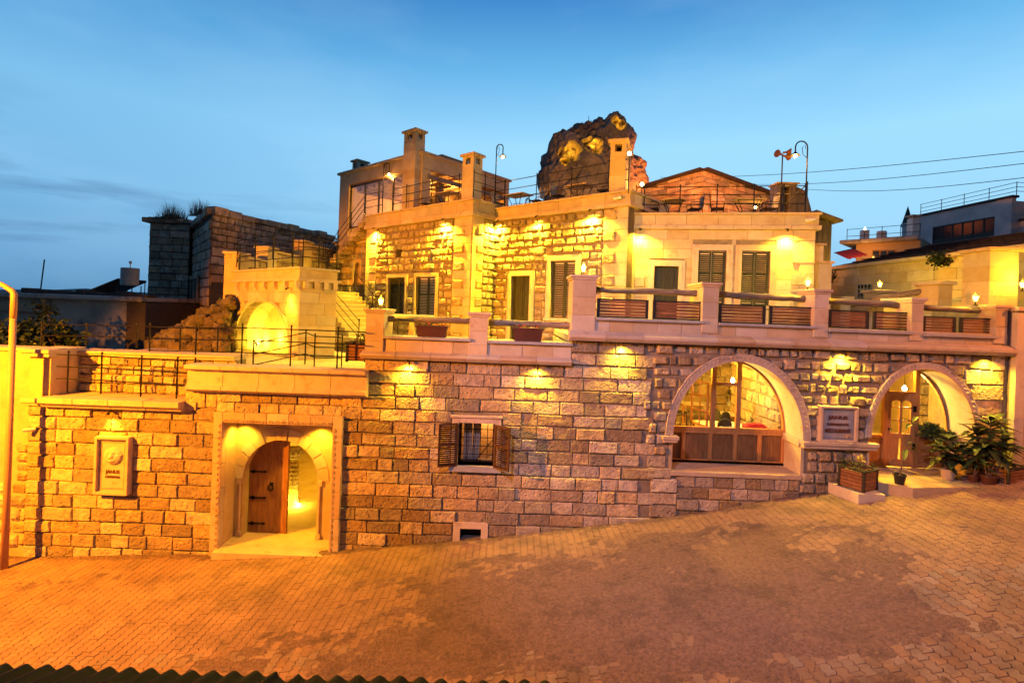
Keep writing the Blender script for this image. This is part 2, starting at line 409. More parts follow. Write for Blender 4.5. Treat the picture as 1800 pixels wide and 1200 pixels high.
POOL = {
    'block': [rough_mesh('block', .62, .31, .036, 5, 3, M['block'], i, .05) for i in range(14)],
    'quiet': [rough_mesh('block', .62, .31, .016, 4, 2, M['block'], 40+i, .035) for i in range(8)],
    'rubble': [rough_mesh('rubble', .33, .31, .062, 3, 3, M['rubble'], 70+i, .15) for i in range(14)],
    'smooth': [rough_mesh('cut', .6, .3, .004, 0, 0, M['smooth'], 90+i, .03, .03) for i in range(3)],
    'heap': [rough_mesh('oldrubble', .5, .35, .07, 1, 1, M['heap'], 140+i, .3) for i in range(8)],
    'old': [rough_mesh('oldblock', .6, .3, .025, 1, 0, M['old'], 100+i, .12) for i in range(8)],
    'oldrubble': [rough_mesh('oldrubble', .5, .35, .07, 1, 1, M['old'], 120+i, .3) for i in range(8)],
}
def blocked_rect(x0, x1, z0, z1): return lambda a, b: [(x0, x1)] if (min(b, z1)-max(a, z0)) > .35*(b-a) else []
def blocked_arch(xc, hw, spring, rise, zb):
    def f(a, b):
        m_ = (a+b)/2
        if m_ < zb: return []
        if m_ <= spring: return [(xc-hw, xc+hw)]
        t = (m_-spring)/rise
        if t >= 1: return []
        q = hw*math.sqrt(1-t*t); return [(xc-q, xc+q)]
    return f
def fill(parent, name, x0, x1, z0, z1, ch, lw, pools, y=0.0, block=(), gap=.009, zlo=None, M4=None, seed=0, jit=.17, xlim=None, miny=.0):
    """coursed stones over the local x,z rectangle; every stone an object that shares a mesh of the pool"""
    rs = random.Random(seed); nrow = max(1, round((z1-z0)/ch)); h = (z1-z0)/nrow; cnt = 0
    for r_ in range(nrow):
        a, b = z0+r_*h, z0+(r_+1)*h
        segs = [(x0, x1) if xlim is None else xlim(a, b)]
        for f in block:
            for (p, q) in f(a, b):
                ns = []
                for s0, s1 in segs:
                    if q <= s0 or p >= s1: ns.append((s0, s1)); continue
                    if p > s0: ns.append((s0, p))
                    if q < s1: ns.append((q, s1))
                segs = ns
        for s0, s1 in segs:
            if s1-s0 < .06: continue
            x = s0
            while x < s1-.02:
                l = rs.uniform(*lw)
                if s1-(x+l) < lw[0]*.6: l = s1-x
                if zlo and b < zlo(x+l/2): x += l; continue
                pl = POOL[rs.choice(pools)]
                me = rs.choice(pl)
                o = bpy.data.objects.new(name, me); COL.objects.link(o); o.parent = parent
                cx, cz = x+l/2, (a+b)/2
                fx = rs.choice((-1, 1))
                sx = (l-gap)*(1-rs.random()*jit*.25); sz = (h-gap)*(1-rs.random()*jit)
                o.scale = (sx*1.0, 1, sz)
                L = Vector((cx, y+rs.uniform(-.014, .012)*(jit/.12), cz))
                if M4 is not None:
                    o.location = M4 @ L; o.rotation_euler = M4.to_euler()
                else:
                    o.location = L
                if jit > .05: o.rotation_euler.rotate_axis('Y', rs.uniform(-.02, .02))
                cnt += 1; x += l
    return cnt
def side_matrix(x, y=0):
    """turns a wall on local x,z into the wall seen on the +x side at local x (its run goes along +y)"""
    return Matrix.Translation((x, y, 0)) @ Matrix.Rotation(R(90), 4, 'Z')
def arch_pts(xc, hw, spring, rise, n=24, rev=False):
    p = [(xc+hw*math.cos(math.pi*i/n), spring+rise*math.sin(math.pi*i/n)) for i in range(n+1)]
    return p[::-1] if rev else p
def arch_hole(xc, hw, spring, rise, zb, n=24):
    return [(xc-hw, zb), (xc+hw, zb)]+arch_pts(xc, hw, spring, rise, n)
def profile(mb, x0, x1, prof, M_=None):
    """extrudes a y,z profile along x"""
    n = len(prof)
    ar = sum(prof[i][0]*prof[(i+1) % n][1]-prof[(i+1) % n][0]*prof[i][1] for i in range(n))
    if ar < 0: prof = prof[::-1]
    vs = [(x0, y, z) for y, z in prof]+[(x1, y, z) for y, z in prof]
    fs = [tuple(range(n))[::-1], tuple(range(n, 2*n))]+[(i, (i+1) % n, (i+1) % n+n, i+n) for i in range(n)]
    return mb.add(vs, fs, M_)

def segs(x0, x1, step):
    n_ = max(1, round((x1-x0)/step)); return [(x0+(x1-x0)*i/n_+.0035, x0+(x1-x0)*(i+1)/n_-.0035) for i in range(n_)]
# ================================================================ THE STREET
D0 = 900/68.0
FM = Fr((0, D0), (1, D0), 0.0)               # the plane of the street front; local x = world x
base_px = [(20, 978), (385, 973), (600, 966), (800, 951), (940, 936), (1190, 906), (1400, 871), (1500, 856), (1800, 828)]
GP = [(W(x, y, D0).x, W(x, y, D0).z) for x, y in base_px]
def gz(X, Y=0):
    if X <= GP[0][0]: return GP[0][1]
    for (a, za), (b, zb) in zip(GP, GP[1:]):
        if X <= b:
            t = (X-a)/(b-a); return za+(zb-za)*t
    return GP[-1][1]+min((X-GP[-1][0])*.11, 2.5)
def seg_d(p, poly):
    inside = False; dm = 1e9; n = len(poly)
    for i in range(n):
        x1, y1 = poly[i]; x2, y2 = poly[(i+1) % n]
        if (y1 > p[1]) != (y2 > p[1]) and p[0] < (x2-x1)*(p[1]-y1)/(y2-y1)+x1: inside = not inside
        dx, dy = x2-x1, y2-y1; t = max(0, min(1, ((p[0]-x1)*dx+(p[1]-y1)*dy)/(dx*dx+dy*dy)))
        dm = min(dm, math.hypot(p[0]-x1-t*dx, p[1]-y1-t*dy))
    return dm if inside else -dm
# outline of the dirt washed over the pavers (read off the photo once, laid down on the ground here)
def gpt(px, py):
    Y = 10
    for _ in range(20):
        d = ray(px, py); Y = (gz(d.x*Y)-EYE)/d.z
    return (d.x*Y, Y)
dirt_poly = [gpt(*p) for p in [(320, 1240), (390, 1120), (640, 1100), (620, 1040), (760, 995), (950, 965), (1150, 925), (1290, 900), (1420, 905), (1560, 950), (1660, 1010), (1730, 1110), (1640, 1240)]]
def dirt_h(X, Y):
    d = seg_d((X, Y), dirt_poly)
    v = noise.noise(Vector((X*.7, Y*1.7, 3)))*.75+noise.noise(Vector((X*2.6, Y*5.5, 9)))*.45+noise.noise(Vector((X*8, Y*14, 1)))*.12
    m = d*.55+v*1.0+.10
    if Y > D0-.42: m = max(m, (Y-D0+.42)*3.2-.35+v*.9)
    if X < -8.6 and Y > 10.2: m = max(m, .1+v*.9-(abs(X+11)*.15))
    return max(-1.0, min(1.0, m))
gx0, gx1, gy0, gy1 = -17.0, 17.5, 4.6, 14.5
st = .095; nx, ny = int((gx1-gx0)/st), int((gy1-gy0)/st)
vs, fs = [], []
for j in range(ny+1):
    for i in range(nx+1):
        X, Y = gx0+i*st, gy0+j*st
        m = dirt_h(X, Y)
        r_ = noise.noise(Vector((X*9, Y*9, 5)))*.006+noise.noise(Vector((X*1.2, Y*2.6, 7)))*.012*max(0, m)
        vs.append((X, Y, gz(X)-.014+.021*max(0, min(1, m*1.1+.35))+r_+noise.noise(Vector((X*4, Y*6, 2)))*.004-(.6 if Y > D0+.06 else 0)))
for j in range(ny):
    for i in range(nx):
        a = j*(nx+1)+i; fs.append((a, a+1, a+nx+2, a+nx+1))
me = bpy.data.meshes.new('street'); me.from_pydata(vs, [], fs); me.materials.append(M['dirt']); me.shade_smooth()
street = struct(link('street', me))
# interlocking pavers, wavy courses running up to the wall
PW, PL, PA = .165, .245, .019
def paver_local():
    e = .0055
    L_ = [(-PW/2+e, -PL/2+e), (-PW/2+PA+e, -PL/4), (-PW/2-PA+e, PL/4), (-PW/2+e, PL/2-e)]
    Rr = [(PW/2-e, PL/2-e), (PW/2-PA-e, PL/4), (PW/2+PA-e, -PL/4)]
    Rr = [(PW/2-e, PL/2-e), (PW/2-PA-e, PL/4), (PW/2+PA-e, -PL/4), (PW/2-e, -PL/2+e)]
    return None
zz = [(-PL/2, -PA), (-PL/4, PA), (0, -PA), (PL/4, PA), (PL/2, -PA)]
e = .006
ring = [(-PW/2+o+e, y*(1-.025)) for y, o in zz]+[(PW/2+o-e, y*(1-.025)) for y, o in zz[::-1]]
def paver_mesh():
    n = 10; top = [(x*.97, y*.97, 0) for x, y in ring]; sh = [(x, y, -.004) for x, y in ring]; lo = [(x, y, -.04) for x, y in ring]
    vs = top+sh+lo; fs = [(0, 9, 8, 1), (1, 8, 7, 2), (2, 7, 6, 3), (3, 6, 5, 4)]
    for k in (0, n):
        fs += [(k+i, k+(i+1) % n, k+n+(i+1) % n, k+n+i) for i in range(n)]
    return vs, fs
pv, pf = paver_mesh()
pme = bpy.data.meshes.new('paver'); pme.from_pydata(pv, [], pf); pme.materials.append(M['paver'])
cands = []
i0, i1 = int(gx0/PW)+2, int(gx1/PW)-2
for i in range(i0, i1):
    X = i*PW
    for j in range(int(gy0/PL)+1, int((D0+.9)/PL)):
        Y = j*PL+(i % 2)*PL/2
        # waves are in phase between neighbours only every other course, as the shared joint line demands
        if Y > D0-.02 or (Y > D0-.26 and -7.75 < X < -4.5): continue
        if dirt_h(X, Y) > .85: continue
        pp = proj((X, Y, gz(X)))
        vis = -20 < pp[0] < 1820 and pp[1] < 1215
        cands.append((Y*Y if vis and Y < D0-.1 and not (X > 8 and Y > 12.3) and not (pp[1] > 1195-max(0, (1000-pp[0]))*.034) else 1e6+Y, X, Y, vis))
cands.sort()
stuff = MB(); rs = random.Random(3)
for k, (_, X, Y, vis) in enumerate(cands):
    sl = (gz(X+.05)-gz(X-.05))/.1
    z = gz(X)+rs.uniform(-.004, .004)+.002
    tilt = Matrix.Translation((X, Y, z)) @ Matrix.Rotation(-math.atan(sl)+rs.uniform(-.012, .012), 4, 'Y') @ Matrix.Rotation(rs.uniform(-.012, .012), 4, 'X')
    if (i0+round(X/PW)) % 2 and False: pass
    if k < 300 and vis:
        o = bpy.data.objects.new('paver', pme); COL.objects.link(o); o.parent = street; o.matrix_local = tilt
    elif vis or k % 1 == 0:
        stuff.add(pv, pf, tilt)
struct(stuff.build('pavers', M['paver'], street), 'stuff')
# loose gravel
gm = MB(); oct_v = [(1, 0, 0), (-1, 0, 0), (0, 1, 0), (0, -1, 0), (0, 0, 1), (0, 0, -1)]
oct_f = [(0, 2, 4), (2, 1, 4), (1, 3, 4), (3, 0, 4), (2, 0, 5), (1, 2, 5), (3, 1, 5), (0, 3, 5)]
for k in range(9000):
    X, Y = rs.uniform(-13, 13), rs.uniform(6, 13.1)
    if k < 1200: Y = 13.15-abs(rs.gauss(0, .10))
    m = dirt_h(X, Y)
    if k >= 1200 and m < rs.uniform(0, .9): continue
    r_ = rs.uniform(.004, .013)*(1.8 if rs.random() < .04 else 1)
    q = [(a*r_*rs.uniform(.7, 1.3), b*r_*rs.uniform(.7, 1.3), c*r_*.7) for a, b, c in oct_v]
    gm.add(q, oct_f, Matrix.Translation((X, Y, gz(X)+.016+r_*.3)))
tag(struct(gm.build('gravel', M['pebble']), 'stuff'), 'loose gravel scattered over the dirt on the paved street', 'gravel')
# land all round, to the horizon
vs, fs = [], []
xs = [-4000, -1500, -600, -200, -80, -40, -20]+[x for x in range(-17, 19, 2)]+[24, 40, 80, 200, 600, 1500, 4000]
ys = [-400, -60, -10, 0, 4.8, 8, 13.4, 16, 20, 26, 34, 45, 60, 90, 150, 300, 500, 700, 850, 1100, 2000, 4500]
for Y in ys:
    for X in xs:
        z = gz(max(-17, min(17, X)))-.35
        if Y > 25: z += (Y-25)*.02 if Y < 90 else 1.3
        if Y > 40 and X > 10: z += 1.5
        if Y > 400: z = -10
        vs.append((X, Y, z))
nxx = len(xs)
for j in range(len(ys)-1):
    for i in range(nxx-1):
        a = j*nxx+i; fs.append((a, a+1, a+nxx+1, a+nxx))
me = bpy.data.meshes.new('ground'); me.from_pydata(vs, [], fs); me.materials.append(M['earth'])
struct(link('ground', me))
# distant hills on the left
vs, fs = [], []
n = 90
for j in range(5):
    for i in range(n+1):
        X = -1500+i*2200/n; Y = 1000+j*180
        hgt = [0, .55, 1, .8, .3][j]
        z = -12+hgt*(26+14*noise.noise(Vector((X*.004, j*.2, 1)))+6*noise.noise(Vector((X*.015, j*.3, 4))) + 20*max(0, 1-abs(X+1130)/260) + 8*max(0, 1-abs(X+760)/200))
        vs.append((X, Y, z))
for j in range(4):
    for i in range(n):
        a = j*(n+1)+i; fs.append((a, a+1, a+n+2, a+n+1))
me = bpy.data.meshes.new('hills'); me.from_pydata(vs, [], fs); me.materials.append(M['hill']); me.shade_smooth()
struct(link('hills', me))

# ================================================================ helpers for architecture
def railing(name, label, posts, h, fr_=(.33, .66, 1.0), r=.016, group=None, ext0=0, ext1=0, pr=.02, curl=False, cat='railing', knob=True):
    """posts: list of base points in the world"""
    o0 = Vector(posts[0]); t = thing(name, label, cat, o0, 0, group)
    P = [Vector(p)-o0 for p in posts]
    for p in P:
        m = MB(); m.tube([p, p+Vector((0, 0, h*1.06))], pr, 6)
        if knob: m.lathe([(.001, -.03), (pr*1.5, -.015), (pr*1.5, .01), (.001, .03)], p+Vector((0, 0, h*1.07)), 6)
        m.build('post', M['iron'], t)
    for f in fr_:
        L = [p+Vector((0, 0, h*f)) for p in P]
        if ext0: L = [L[0]+(L[0]-L[1]).normalized()*ext0]+L
        if ext1: L = L+[L[-1]+(L[-1]-L[-2]).normalized()*ext1]
        if curl:
            d = (L[0]-L[1]).normalized(); c0 = L[0]
            L = [c0+d*(.09*math.cos(a)*(1-k*.07))+Vector((0, 0, -.09+.09*math.sin(a)*(1-k*.07))) for k, a in [(k, math.pi*1.5-(math.pi*1.5-math.pi/2)*0+(-k)*.5+0) for k in range(7, 0, -1)]]+L
        MB().tube(L, r, 5).build('rail', M['iron'], t)
    return t
def rail_px(name, label, pts, D, h, **k):
    """posts given as photo columns/rows of their feet at distance D (or own distance as third item)"""
    return railing(name, label, [W(p[0], p[1], p[2] if len(p) > 2 else D) for p in pts], h, **k)
def downlight(pos, label, tgt_off=(0, .6, -2.0), power=70, col=YEL, ang=84, name='wall_downlight', group='downlights under the cornices', wide=.25, size=.03):
    t = thing(name, label, 'spotlight', pos, 0, group)
    MB().box(-.05, .05, .0, .05, -.01, .02).tube([(0, .03, .02), (0, -.03, .0), (0, -.06, -.03)], .009, 6).build('bracket', M['iron'], t)
    MB().lathe([(.020, -.035), (.034, -.04), (.024, .02), (.010, .03)], (0, -.06, -.03), 10).build('housing', M['iron'], t)
    MB().lathe([(.001, -.010), (.026, -.008), (.028, 0), (.001, .001)], (0, -.06, -.055), 10).build('bulb', M['bulb'], t)
    p = Vector((0, -.06, -.10)); power *= 3.6; lamp('SPOT', p, col, power, t, size, p+Vector(tgt_off), ang, .7)
    if wide: lamp('SPOT', p, col, power*wide, t, size, p+Vector((0, -.2, -2)), 155, 1.0)
    return t
def rot_downlight(fr, x, z, label, y=-.0, **k):
    t = downlight(fr.w(x, y, z), label, **k); t.rotation_euler = (0, 0, fr.ang); return t
def lantern(pos, label, power=55, scale=1.0, col=YEL):
    t = thing('pillar_lantern', label, 'lantern', pos, 0, 'lanterns standing on the pillars')
    MB().lathe([(.07, 0), (.07, .015), (.02, .03), (.018, .09), (.04, .11), (.05, .12)], n=8).build('base', M['iron'], t)
    g = MB(); g.lathe([(.045, .125), (.085, .29)], n=6); g.build('glass', M['lantern'], t)
    MB().lathe([(.10, .295), (.10, .305), (.03, .36), (.02, .39), (.001, .42)], n=6).build('cap', M['iron'], t)
    t.scale = (scale*.85,)*3
    lamp('POINT', (0, -.0, .50), col, power*1.6, t, .06)
    lamp('POINT', (0, -.16, .22), col, power*.25, t, .05)
    return t
def gooseneck(base, h, reach, label, power, light=True, scale=1.0, drop=.25):
    """curved-top lamp post; reach is a vector in x,y"""
    t = thing('lamp_post', label, 'lamp', base, 0, 'curved lamp posts on the roof terraces')
    rx, ry = reach; r = math.hypot(rx, ry)/2
    pts = [(0, 0, 0), (0, 0, h-r)]+[(rx/2*(1-math.cos(a)), ry/2*(1-math.cos(a)), h-r+r*math.sin(a)) for a in [math.pi*k/10 for k in range(1, 11)]]+[(rx, ry, h-r-drop)]
    MB().tube(pts, .022, 7).lathe([(.05, 0), (.05, .02), (.03, .04)], n=8).lathe([(.035, h*.42), (.035, h*.44)], n=8).build('pole', M['iron'], t)
    c = (rx, ry, h-r-drop)
    MB().tube([(0, 0, h-r-.35), (rx*.35, ry*.35, h-r-.25), (rx*.45, ry*.45, h-r), (rx*.2, ry*.2, h-r+.08), (rx*.15, ry*.15, h-r-.05)], .010, 5).build('scroll', M['iron'], t)
    MB().lathe([(.025, .0), (.05, -.04), (.15, -.12), (.16, -.13), (.13, -.125), (.02, -.02)], c, 12).build('shade', M['iron'], t)
    MB().lathe([(.001, -.20), (.05, -.17), (.055, -.13), (.02, -.06)], c, 10).build('bulb', M['bulbs'], t)
    lamp('POINT', (c[0], c[1], c[2]-.30), (1, .42, .07), power, t, .06)
    return t
def window(fr_parent, x0, x1, z0, z1, y, trimw=.14, trimproud=.05, kind='shutter', name='window', leafmat=None, lit=False):
    """framed window with two louvred leaves or a panelled door; part > sub-parts"""
    leafmat = leafmat or M['shutter']
    # surround: outer band and inner band (stone), both with depth
    s = MB()
    for d_, p_ in ((trimw, trimproud), (trimw*.5, trimproud+.025)):
        s.box(x0-d_, x0-.0, y-p_, y+.25, z0, z1+d_).box(x1, x1+d_, y-p_, y+.25, z0, z1+d_).box(x0, x1, y-p_, y+.25, z1, z1+d_)
    wpart = s.build(name, M['trim'], fr_parent)
    if kind == 'shutter':
        MB().box(x0-trimw*1.15, x1+trimw*1.15, y-trimproud-.05, y+.2, z0-.09, z0).build('sill', M['trim'], wpart)
        mid = (x0+x1)/2; yy = y+.10
        for a, b in ((x0+.015, mid-.008), (mid+.008, x1-.015)):
            q = MB(); fw = .055
            q.box(a, a+fw, yy, yy+.045, z0+.02, z1-.02).box(b-fw, b, yy, yy+.045, z0+.02, z1-.02)
            zc = (z0+z1)/2+.1
            for za in (z0+.02, zc, z1-.02-fw): q.box(a+fw, b-fw, yy, yy+.045, za, za+fw)
            n_ = int((z1-z0)/.072)
            for k in range(n_):
                zz_ = z0+.1+(z1-z0-.2)*k/n_
                q.add([(a+fw, yy+.004, zz_), (b-fw, yy+.004, zz_), (b-fw, yy+.036, zz_+.052), (a+fw, yy+.036, zz_+.052),
                       (a+fw, yy+.012, zz_-.004), (b-fw, yy+.012, zz_-.004), (b-fw, yy+.044, zz_+.048), (a+fw, yy+.044, zz_+.048)],
                      [(0, 1, 2, 3), (7, 6, 5, 4), (0, 4, 5, 1), (3, 2, 6, 7)])
            q.build('shutter', leafmat, wpart)
        MB().box(x0, x1, y+.17, y+.20, z0, z1).build('pane', M['darkglass'] if not lit else M['litroom'], wpart)
    else:
        yy = y+.12; mid = (x0+x1)/2
        q = MB().box(x0, x1, yy+.02, yy+.06, z0, z1)
        fw = .07
        for a, b in ((x0, mid), (mid, x1)):
            for za, zb in ((z0, z0+.85), (z0+.95, z1-.02)):
                q.box(a+.01, a+fw, yy, yy+.025, za, zb).box(b-fw, b-.01, yy, yy+.025, za, zb).box(a+fw, b-fw, yy, yy+.025, za, za+fw).box(a+fw, b-fw, yy, yy+.025, zb-fw, zb)
                q.box(a+fw+.07, b-fw-.07, yy+.005, yy+.025, za+fw+.07, zb-fw-.07)
        dl = q.build('door', M['darkdoor'], wpart)
        MB().lathe([(.001, -.02), (.03, -.02), (.03, .02), (.001, .02)], n=10, M=Matrix.Translation((mid+.06, yy-.02, z0+.9)) @ Matrix.Rotation(R(90), 4, 'X')).build('handle', M['iron'], wpart)
    return wpart
M['litroom'] = emit('lit_room_behind_shutter', (.75, .42, .16), .7)

# ================================================================ STREET FRONT, LEFT: plaster wall, pole, boundary wall
t = thing('plaster_wall', 'rough orange plaster wall crumbling to rubble at the far left edge', 'wall', (-20, D0+.12, 0))
px0 = -20
xr = FM.L(48, 700)[0]; zt = FM.L(30, 617)[1]
MB().box(0, xr+20, 0, .5, -.5, zt).build('wall', M['plaster'], t)
MB().box(0, xr+20, -.06, .56, zt, zt+.08).build('coping', M['plaster'], t)
fill(t, 'stone', FM.L(-60, 800)[0]+20, xr+20, -.1, FM.L(40, 850)[1], .33, (.25, .5), ['oldrubble', 'rubble'], y=.0, seed=5, jit=.3)
fill(t, 'stone', FM.L(22, 800)[0]+20, xr+20, FM.L(40, 850)[1], FM.L(40, 780)[1], .25, (.2, .4), ['oldrubble', 'rubble'], y=.01, seed=6, jit=.3)
# street pole
o0 = W(8, 984, 12.6); top = W(15, 512, 12.6)
t = thing('pipe_pole', 'tall orange lit metal pole with bent top at the left edge', 'pole', o0)
hh = top.z-o0.z
MB().tube([(0, 0, -.3), (0, 0, hh*.35), (0, 0, hh*.9)], .078, 12, r1=.07).build('pole', M['pole'], t, smooth=True)
MB().tube([(0, 0, hh*.9), (0, 0, hh-.06), (-.05, 0, hh+.02), (-.3, .0, hh+.16), (-.75, 0, hh+.3)], [.07, .068, .062, .055, .05], 10).build('bent_top', M['pole'], t, smooth=True)

bw = fthing(FM, 'boundary_wall', 'coursed tuff block wall left of the arched gateway, holding the relief sign', 'wall')
xl = FM.L(47, 800)[0]; xg = FM.L(376, 850)[0]; x325 = FM.L(326, 700)[0]
zc = FM.L(200, 712)[1]
zgc = FM.L(480, 690)[1]
MB().box(xl, xg+.15, 0.024, .6, -.5, zc).box(x325, xg+.15, .024, .6, zc, zgc).build('wall', M['mortar'], bw)
fill(bw, 'block', xl, xg, zc-12*.335, zc, .335, (.42, .85), ['block', 'block', 'quiet'], y=0, seed=11)
fill(bw, 'block', xl, xg, zc-13*.335, zc-12*.335, .335, (.42, .8), ['block'], y=0, seed=12)
fill(bw, 'block', x325, xg, zc, zgc, (zgc-zc), (.42, .85), ['quiet', 'block'], y=0, seed=13)
prof = lambda z, d, h: [(.1, z), (-d*.55, z), (-d*.75, z+h*.35), (-d, z+h*.45), (-d, z+h), (.1, z+h)]
m = MB(); zl = FM.L(100, 712)[1]
for a_, b_ in segs(FM.L(83, 700)[0], x325+.02, .9): profile(MB(), a_, b_, prof(zl-.02, .30, .26)).build('cornice_stone', M['trim'], bw, bevel=.008)
profile(m, xl-.1, FM.L(83, 700)[0], prof(zl-.02, .14, .2))
m.build('cornice', M['trim'], bw, bevel=.008)
# sunken planting ledge behind the cornice
zfl = zl+.22
xpr = FM.L(89, 650)[0]; zcap = FM.L(60, 626)[1]
MB().box(xl, xpr, 0, .85, zl+.18, zcap).build('pier', M['smooth'], bw)
MB().box(xl-.12, xpr+.05, -.12, .95, zcap, zcap+.1).box(xl-.18, xpr+.08, -.17, 1.0, zcap+.1, zcap+.19).build('pier_cap', M['trim'], bw, bevel=.01)
yb = .87
xe = FM.L(416, 640, yb)[0]
MB().box(xpr, x325+.3, -.05, yb, zfl-.2, zfl).build('ledge_floor', M['smooth'], bw)
zt2 = FM.L(250, 628, yb)[1]
MB().box(xpr, xe, yb+.04, yb+.5, zfl-.1, zt2).build('back_wall', M['mortar'], bw)
MB().box(xpr-.02, FM.L(140, 650, yb)[0], yb, yb+.06, zfl, zt2).build('back_pier', M['smooth'], bw)
fill(bw, 'stone', FM.L(140, 650, yb)[0], xe, zfl, zt2, .27, (.25, .5), ['rubble', 'block'], y=yb, seed=15)
MB().box(xpr-.1, xe, yb-.1, yb+.6, zt2, zt2+.07).box(xpr-.14, xe, yb-.14, yb+.64, zt2+.07, zt2+.14).build('coping', M['trim'], bw, bevel=.008)
rail_px('iron_railing', 'low black iron railing on the ledge above the relief sign', [(118, 690), (177, 692), (247, 697), (310, 700)], D0-.12, .98, ext0=.3, ext1=.25, fr_=(.36, .68, .99), group='black iron railings')
rail_px('iron_railing', 'iron railing with curled end along the far coping left of the arched kiosk', [(72, 609), (151, 610), (240, 612), (316, 615), (382, 617)], D0+1.1, .62, fr_=(.5, 1.0), group='black iron railings', ext1=.4, curl=True)
# small camera on the wall
p = FM.L(62, 756); t = thing('wall_camera', 'small security camera at the left end of the block wall', 'camera', (p[0], D0, p[1]))
MB().box(-.06, .06, -.05, 0, -.02, .1).build('mount', M['plaster'], t)
MB().tube([(.05, -.05, .05), (-.12, -.22, .04)], .05, 8).build('body', M['white'], t)
# plaque sign 1
x0, x1, z0, z1 = FM.R(165.6, 767, 222.5, 871, -.2)
sx, sz = x1-x0, z1-z0
t = thing('relief_sign', 'framed stone sign with carved face and hotel name on the block wall', 'sign', (x0, D0-.2, z0))
fw = .07
MB().box(0, fw, 0, .19, 0, sz).box(sx-fw, sx, 0, .19, 0, sz).box(fw, sx-fw, 0, .19, 0, fw).box(fw, sx-fw, 0, .19, sz-fw, sz).build('frame', M['trim'], t, bevel=.01)
MB().box(fw, sx-fw, .09, .18, fw, sz-fw).build('panel', M['trim'], t)
g = MB()
def meander(g, x0, x1, z0, z1, y, s_):
    nxm = int((x1-x0)/s_); nzm = int((z1-z0)/s_)
    def cell(cx, cz, a):
        g.box(cx-a*.42, cx+a*.42, y, y+.012, cz+a*.28, cz+a*.4).box(cx-a*.42, cx-a*.3, y, y+.012, cz-a*.4, cz+a*.28).box(cx-a*.3, cx+a*.2, y, y+.012, cz-a*.4, cz-a*.28).box(cx+a*.08, cx+a*.2, y, y+.012, cz-a*.28, cz+a*.08)
    for i in range(nxm+1):
        for zz_ in (z0, z1): cell(x0+(x1-x0)*i/nxm, zz_, s_*.9)
    for j in range(1, nzm):
        for xx in (x0, x1): cell(xx, z0+(z1-z0)*j/nzm, s_*.9)
meander(g, fw+.07, sx-fw-.07, fw+.07, sz-fw-.08, .08, .062)
g.build('carved_border', M['trim'], t)
# generic carved double head in relief
h_ = MB(); cx, cz = sx/2, sz*.66
vsr = []; nI, nJ = 26, 26; rad = .25
for j in range(nJ+1):
    for i in range(nI+1):
        u, v = -1+2*i/nI, -1+2*j/nJ
        X, Z = cx+u*rad, cz+v*rad*.95
        e_ = max(0, 1-(u*u*1.05+v*v*1.15)); q = e_**.5*.10
        q += .035*math.exp(-((u-.05)**2/.02+(v-.05)**2/.10))-.03*math.exp(-((u-.35)**2/.02+(v-.25)**2/.02))-.03*math.exp(-((u+.30)**2/.02+(v-.22)**2/.02))
        q += .03*math.exp(-((u)**2/.06+(v+.45)**2/.01))-.02*math.exp(-((u)**2/.05+(v+.3)**2/.003))+.02*noise.noise(Vector((u*7, v*7, 2)))*(e_ > 0)
        vsr.append((X, .095-max(0, q), Z))
h_.add(vsr, [(j*(nI+1)+i, j*(nI+1)+i+1, (j+1)*(nI+1)+i+1, (j+1)*(nI+1)+i) for j in range(nJ) for i in range(nI)])
h_.build('carved_head', M['trim'], t, smooth=True)
def text(body, w_, h_, loc, parent, m_, ext=.012, rot=(R(90), 0, 0), sy=None):
    c = bpy.data.curves.new('lettering', 'FONT'); c.body = body; c.align_x = 'CENTER'; c.align_y = 'CENTER'; c.extrude = ext; c.offset = .022
    c.size = 1; c.materials.append(m_)
    o = link('lettering', c, parent); o.location = loc; o.rotation_euler = rot
    bpy.context.view_layer.update()
    d = o.dimensions; sc_ = w_/d.x; o.scale = (sc_, h_/max(1e-4, d.y), 1); return o
text('JANUS', .36, .115, (sx/2, .085, sz*.385), t, M['letter'])
text('CAPPADOCIA', .37, .062, (sx/2, .085, sz*.295), t, M['letter'])
p = FM.L(200, 722); downlight((p[0], D0-.12, p[1]), 'small downlight under the ledge shining on the relief sign', power=26)

# ================================================================ THE GATEWAY
gw = fthing(FM, 'gateway', 'carved stone gateway with arched opening and heavy cornice', 'gateway')
x0, x1, z0, z1 = FM.R(376, 724, 594, 969, -.12)
tw = .26; FD = .62                                    # band width, niche depth
ix0, ix1, iz1 = x0+tw*.86, x1-tw*.95, z1-tw
for a_, b_ in ((x0, ix0), (ix1, x1)):
    for c_, d_ in segs(-.3, z1, .62): MB().box(a_, b_, -.12, .1, c_, d_).build('frame_stone', M['trim'], gw, bevel=.008)
for a_, b_ in segs(ix0, ix1, .6): MB().box(a_, b_, -.12, .1, iz1, z1).build('frame_stone', M['trim'], gw, bevel=.008)
c = MB()
def scallop(c, cx, cz, r, y, ang, tr=.012):
    c.tube([(cx+r*math.cos(ang+a), y, cz+r*math.sin(ang+a)) for a in [math.pi*k/6 for k in range(7)]], tr, 4)
    c.tube([(cx+r*.45*math.cos(ang+a), y, cz+r*.45*math.sin(ang+a)) for a in [math.pi*k/4 for k in range(5)]], tr*.9, 4)
nsc = 17
for k in range(nsc): scallop(c, ix0+(ix1-ix0)*(k+.5)/nsc, iz1+.03, .062, -.125, 0)
nv = 22
for k in range(nv):
    zz_ = (iz1-.02)*(k+.5)/nv
    scallop(c, ix0-.03, zz_, .055, -.125, R(90)); scallop(c, ix1+.03, zz_, .055, -.125, R(-90))
c.build('carved_scallops', M['trim'], gw)
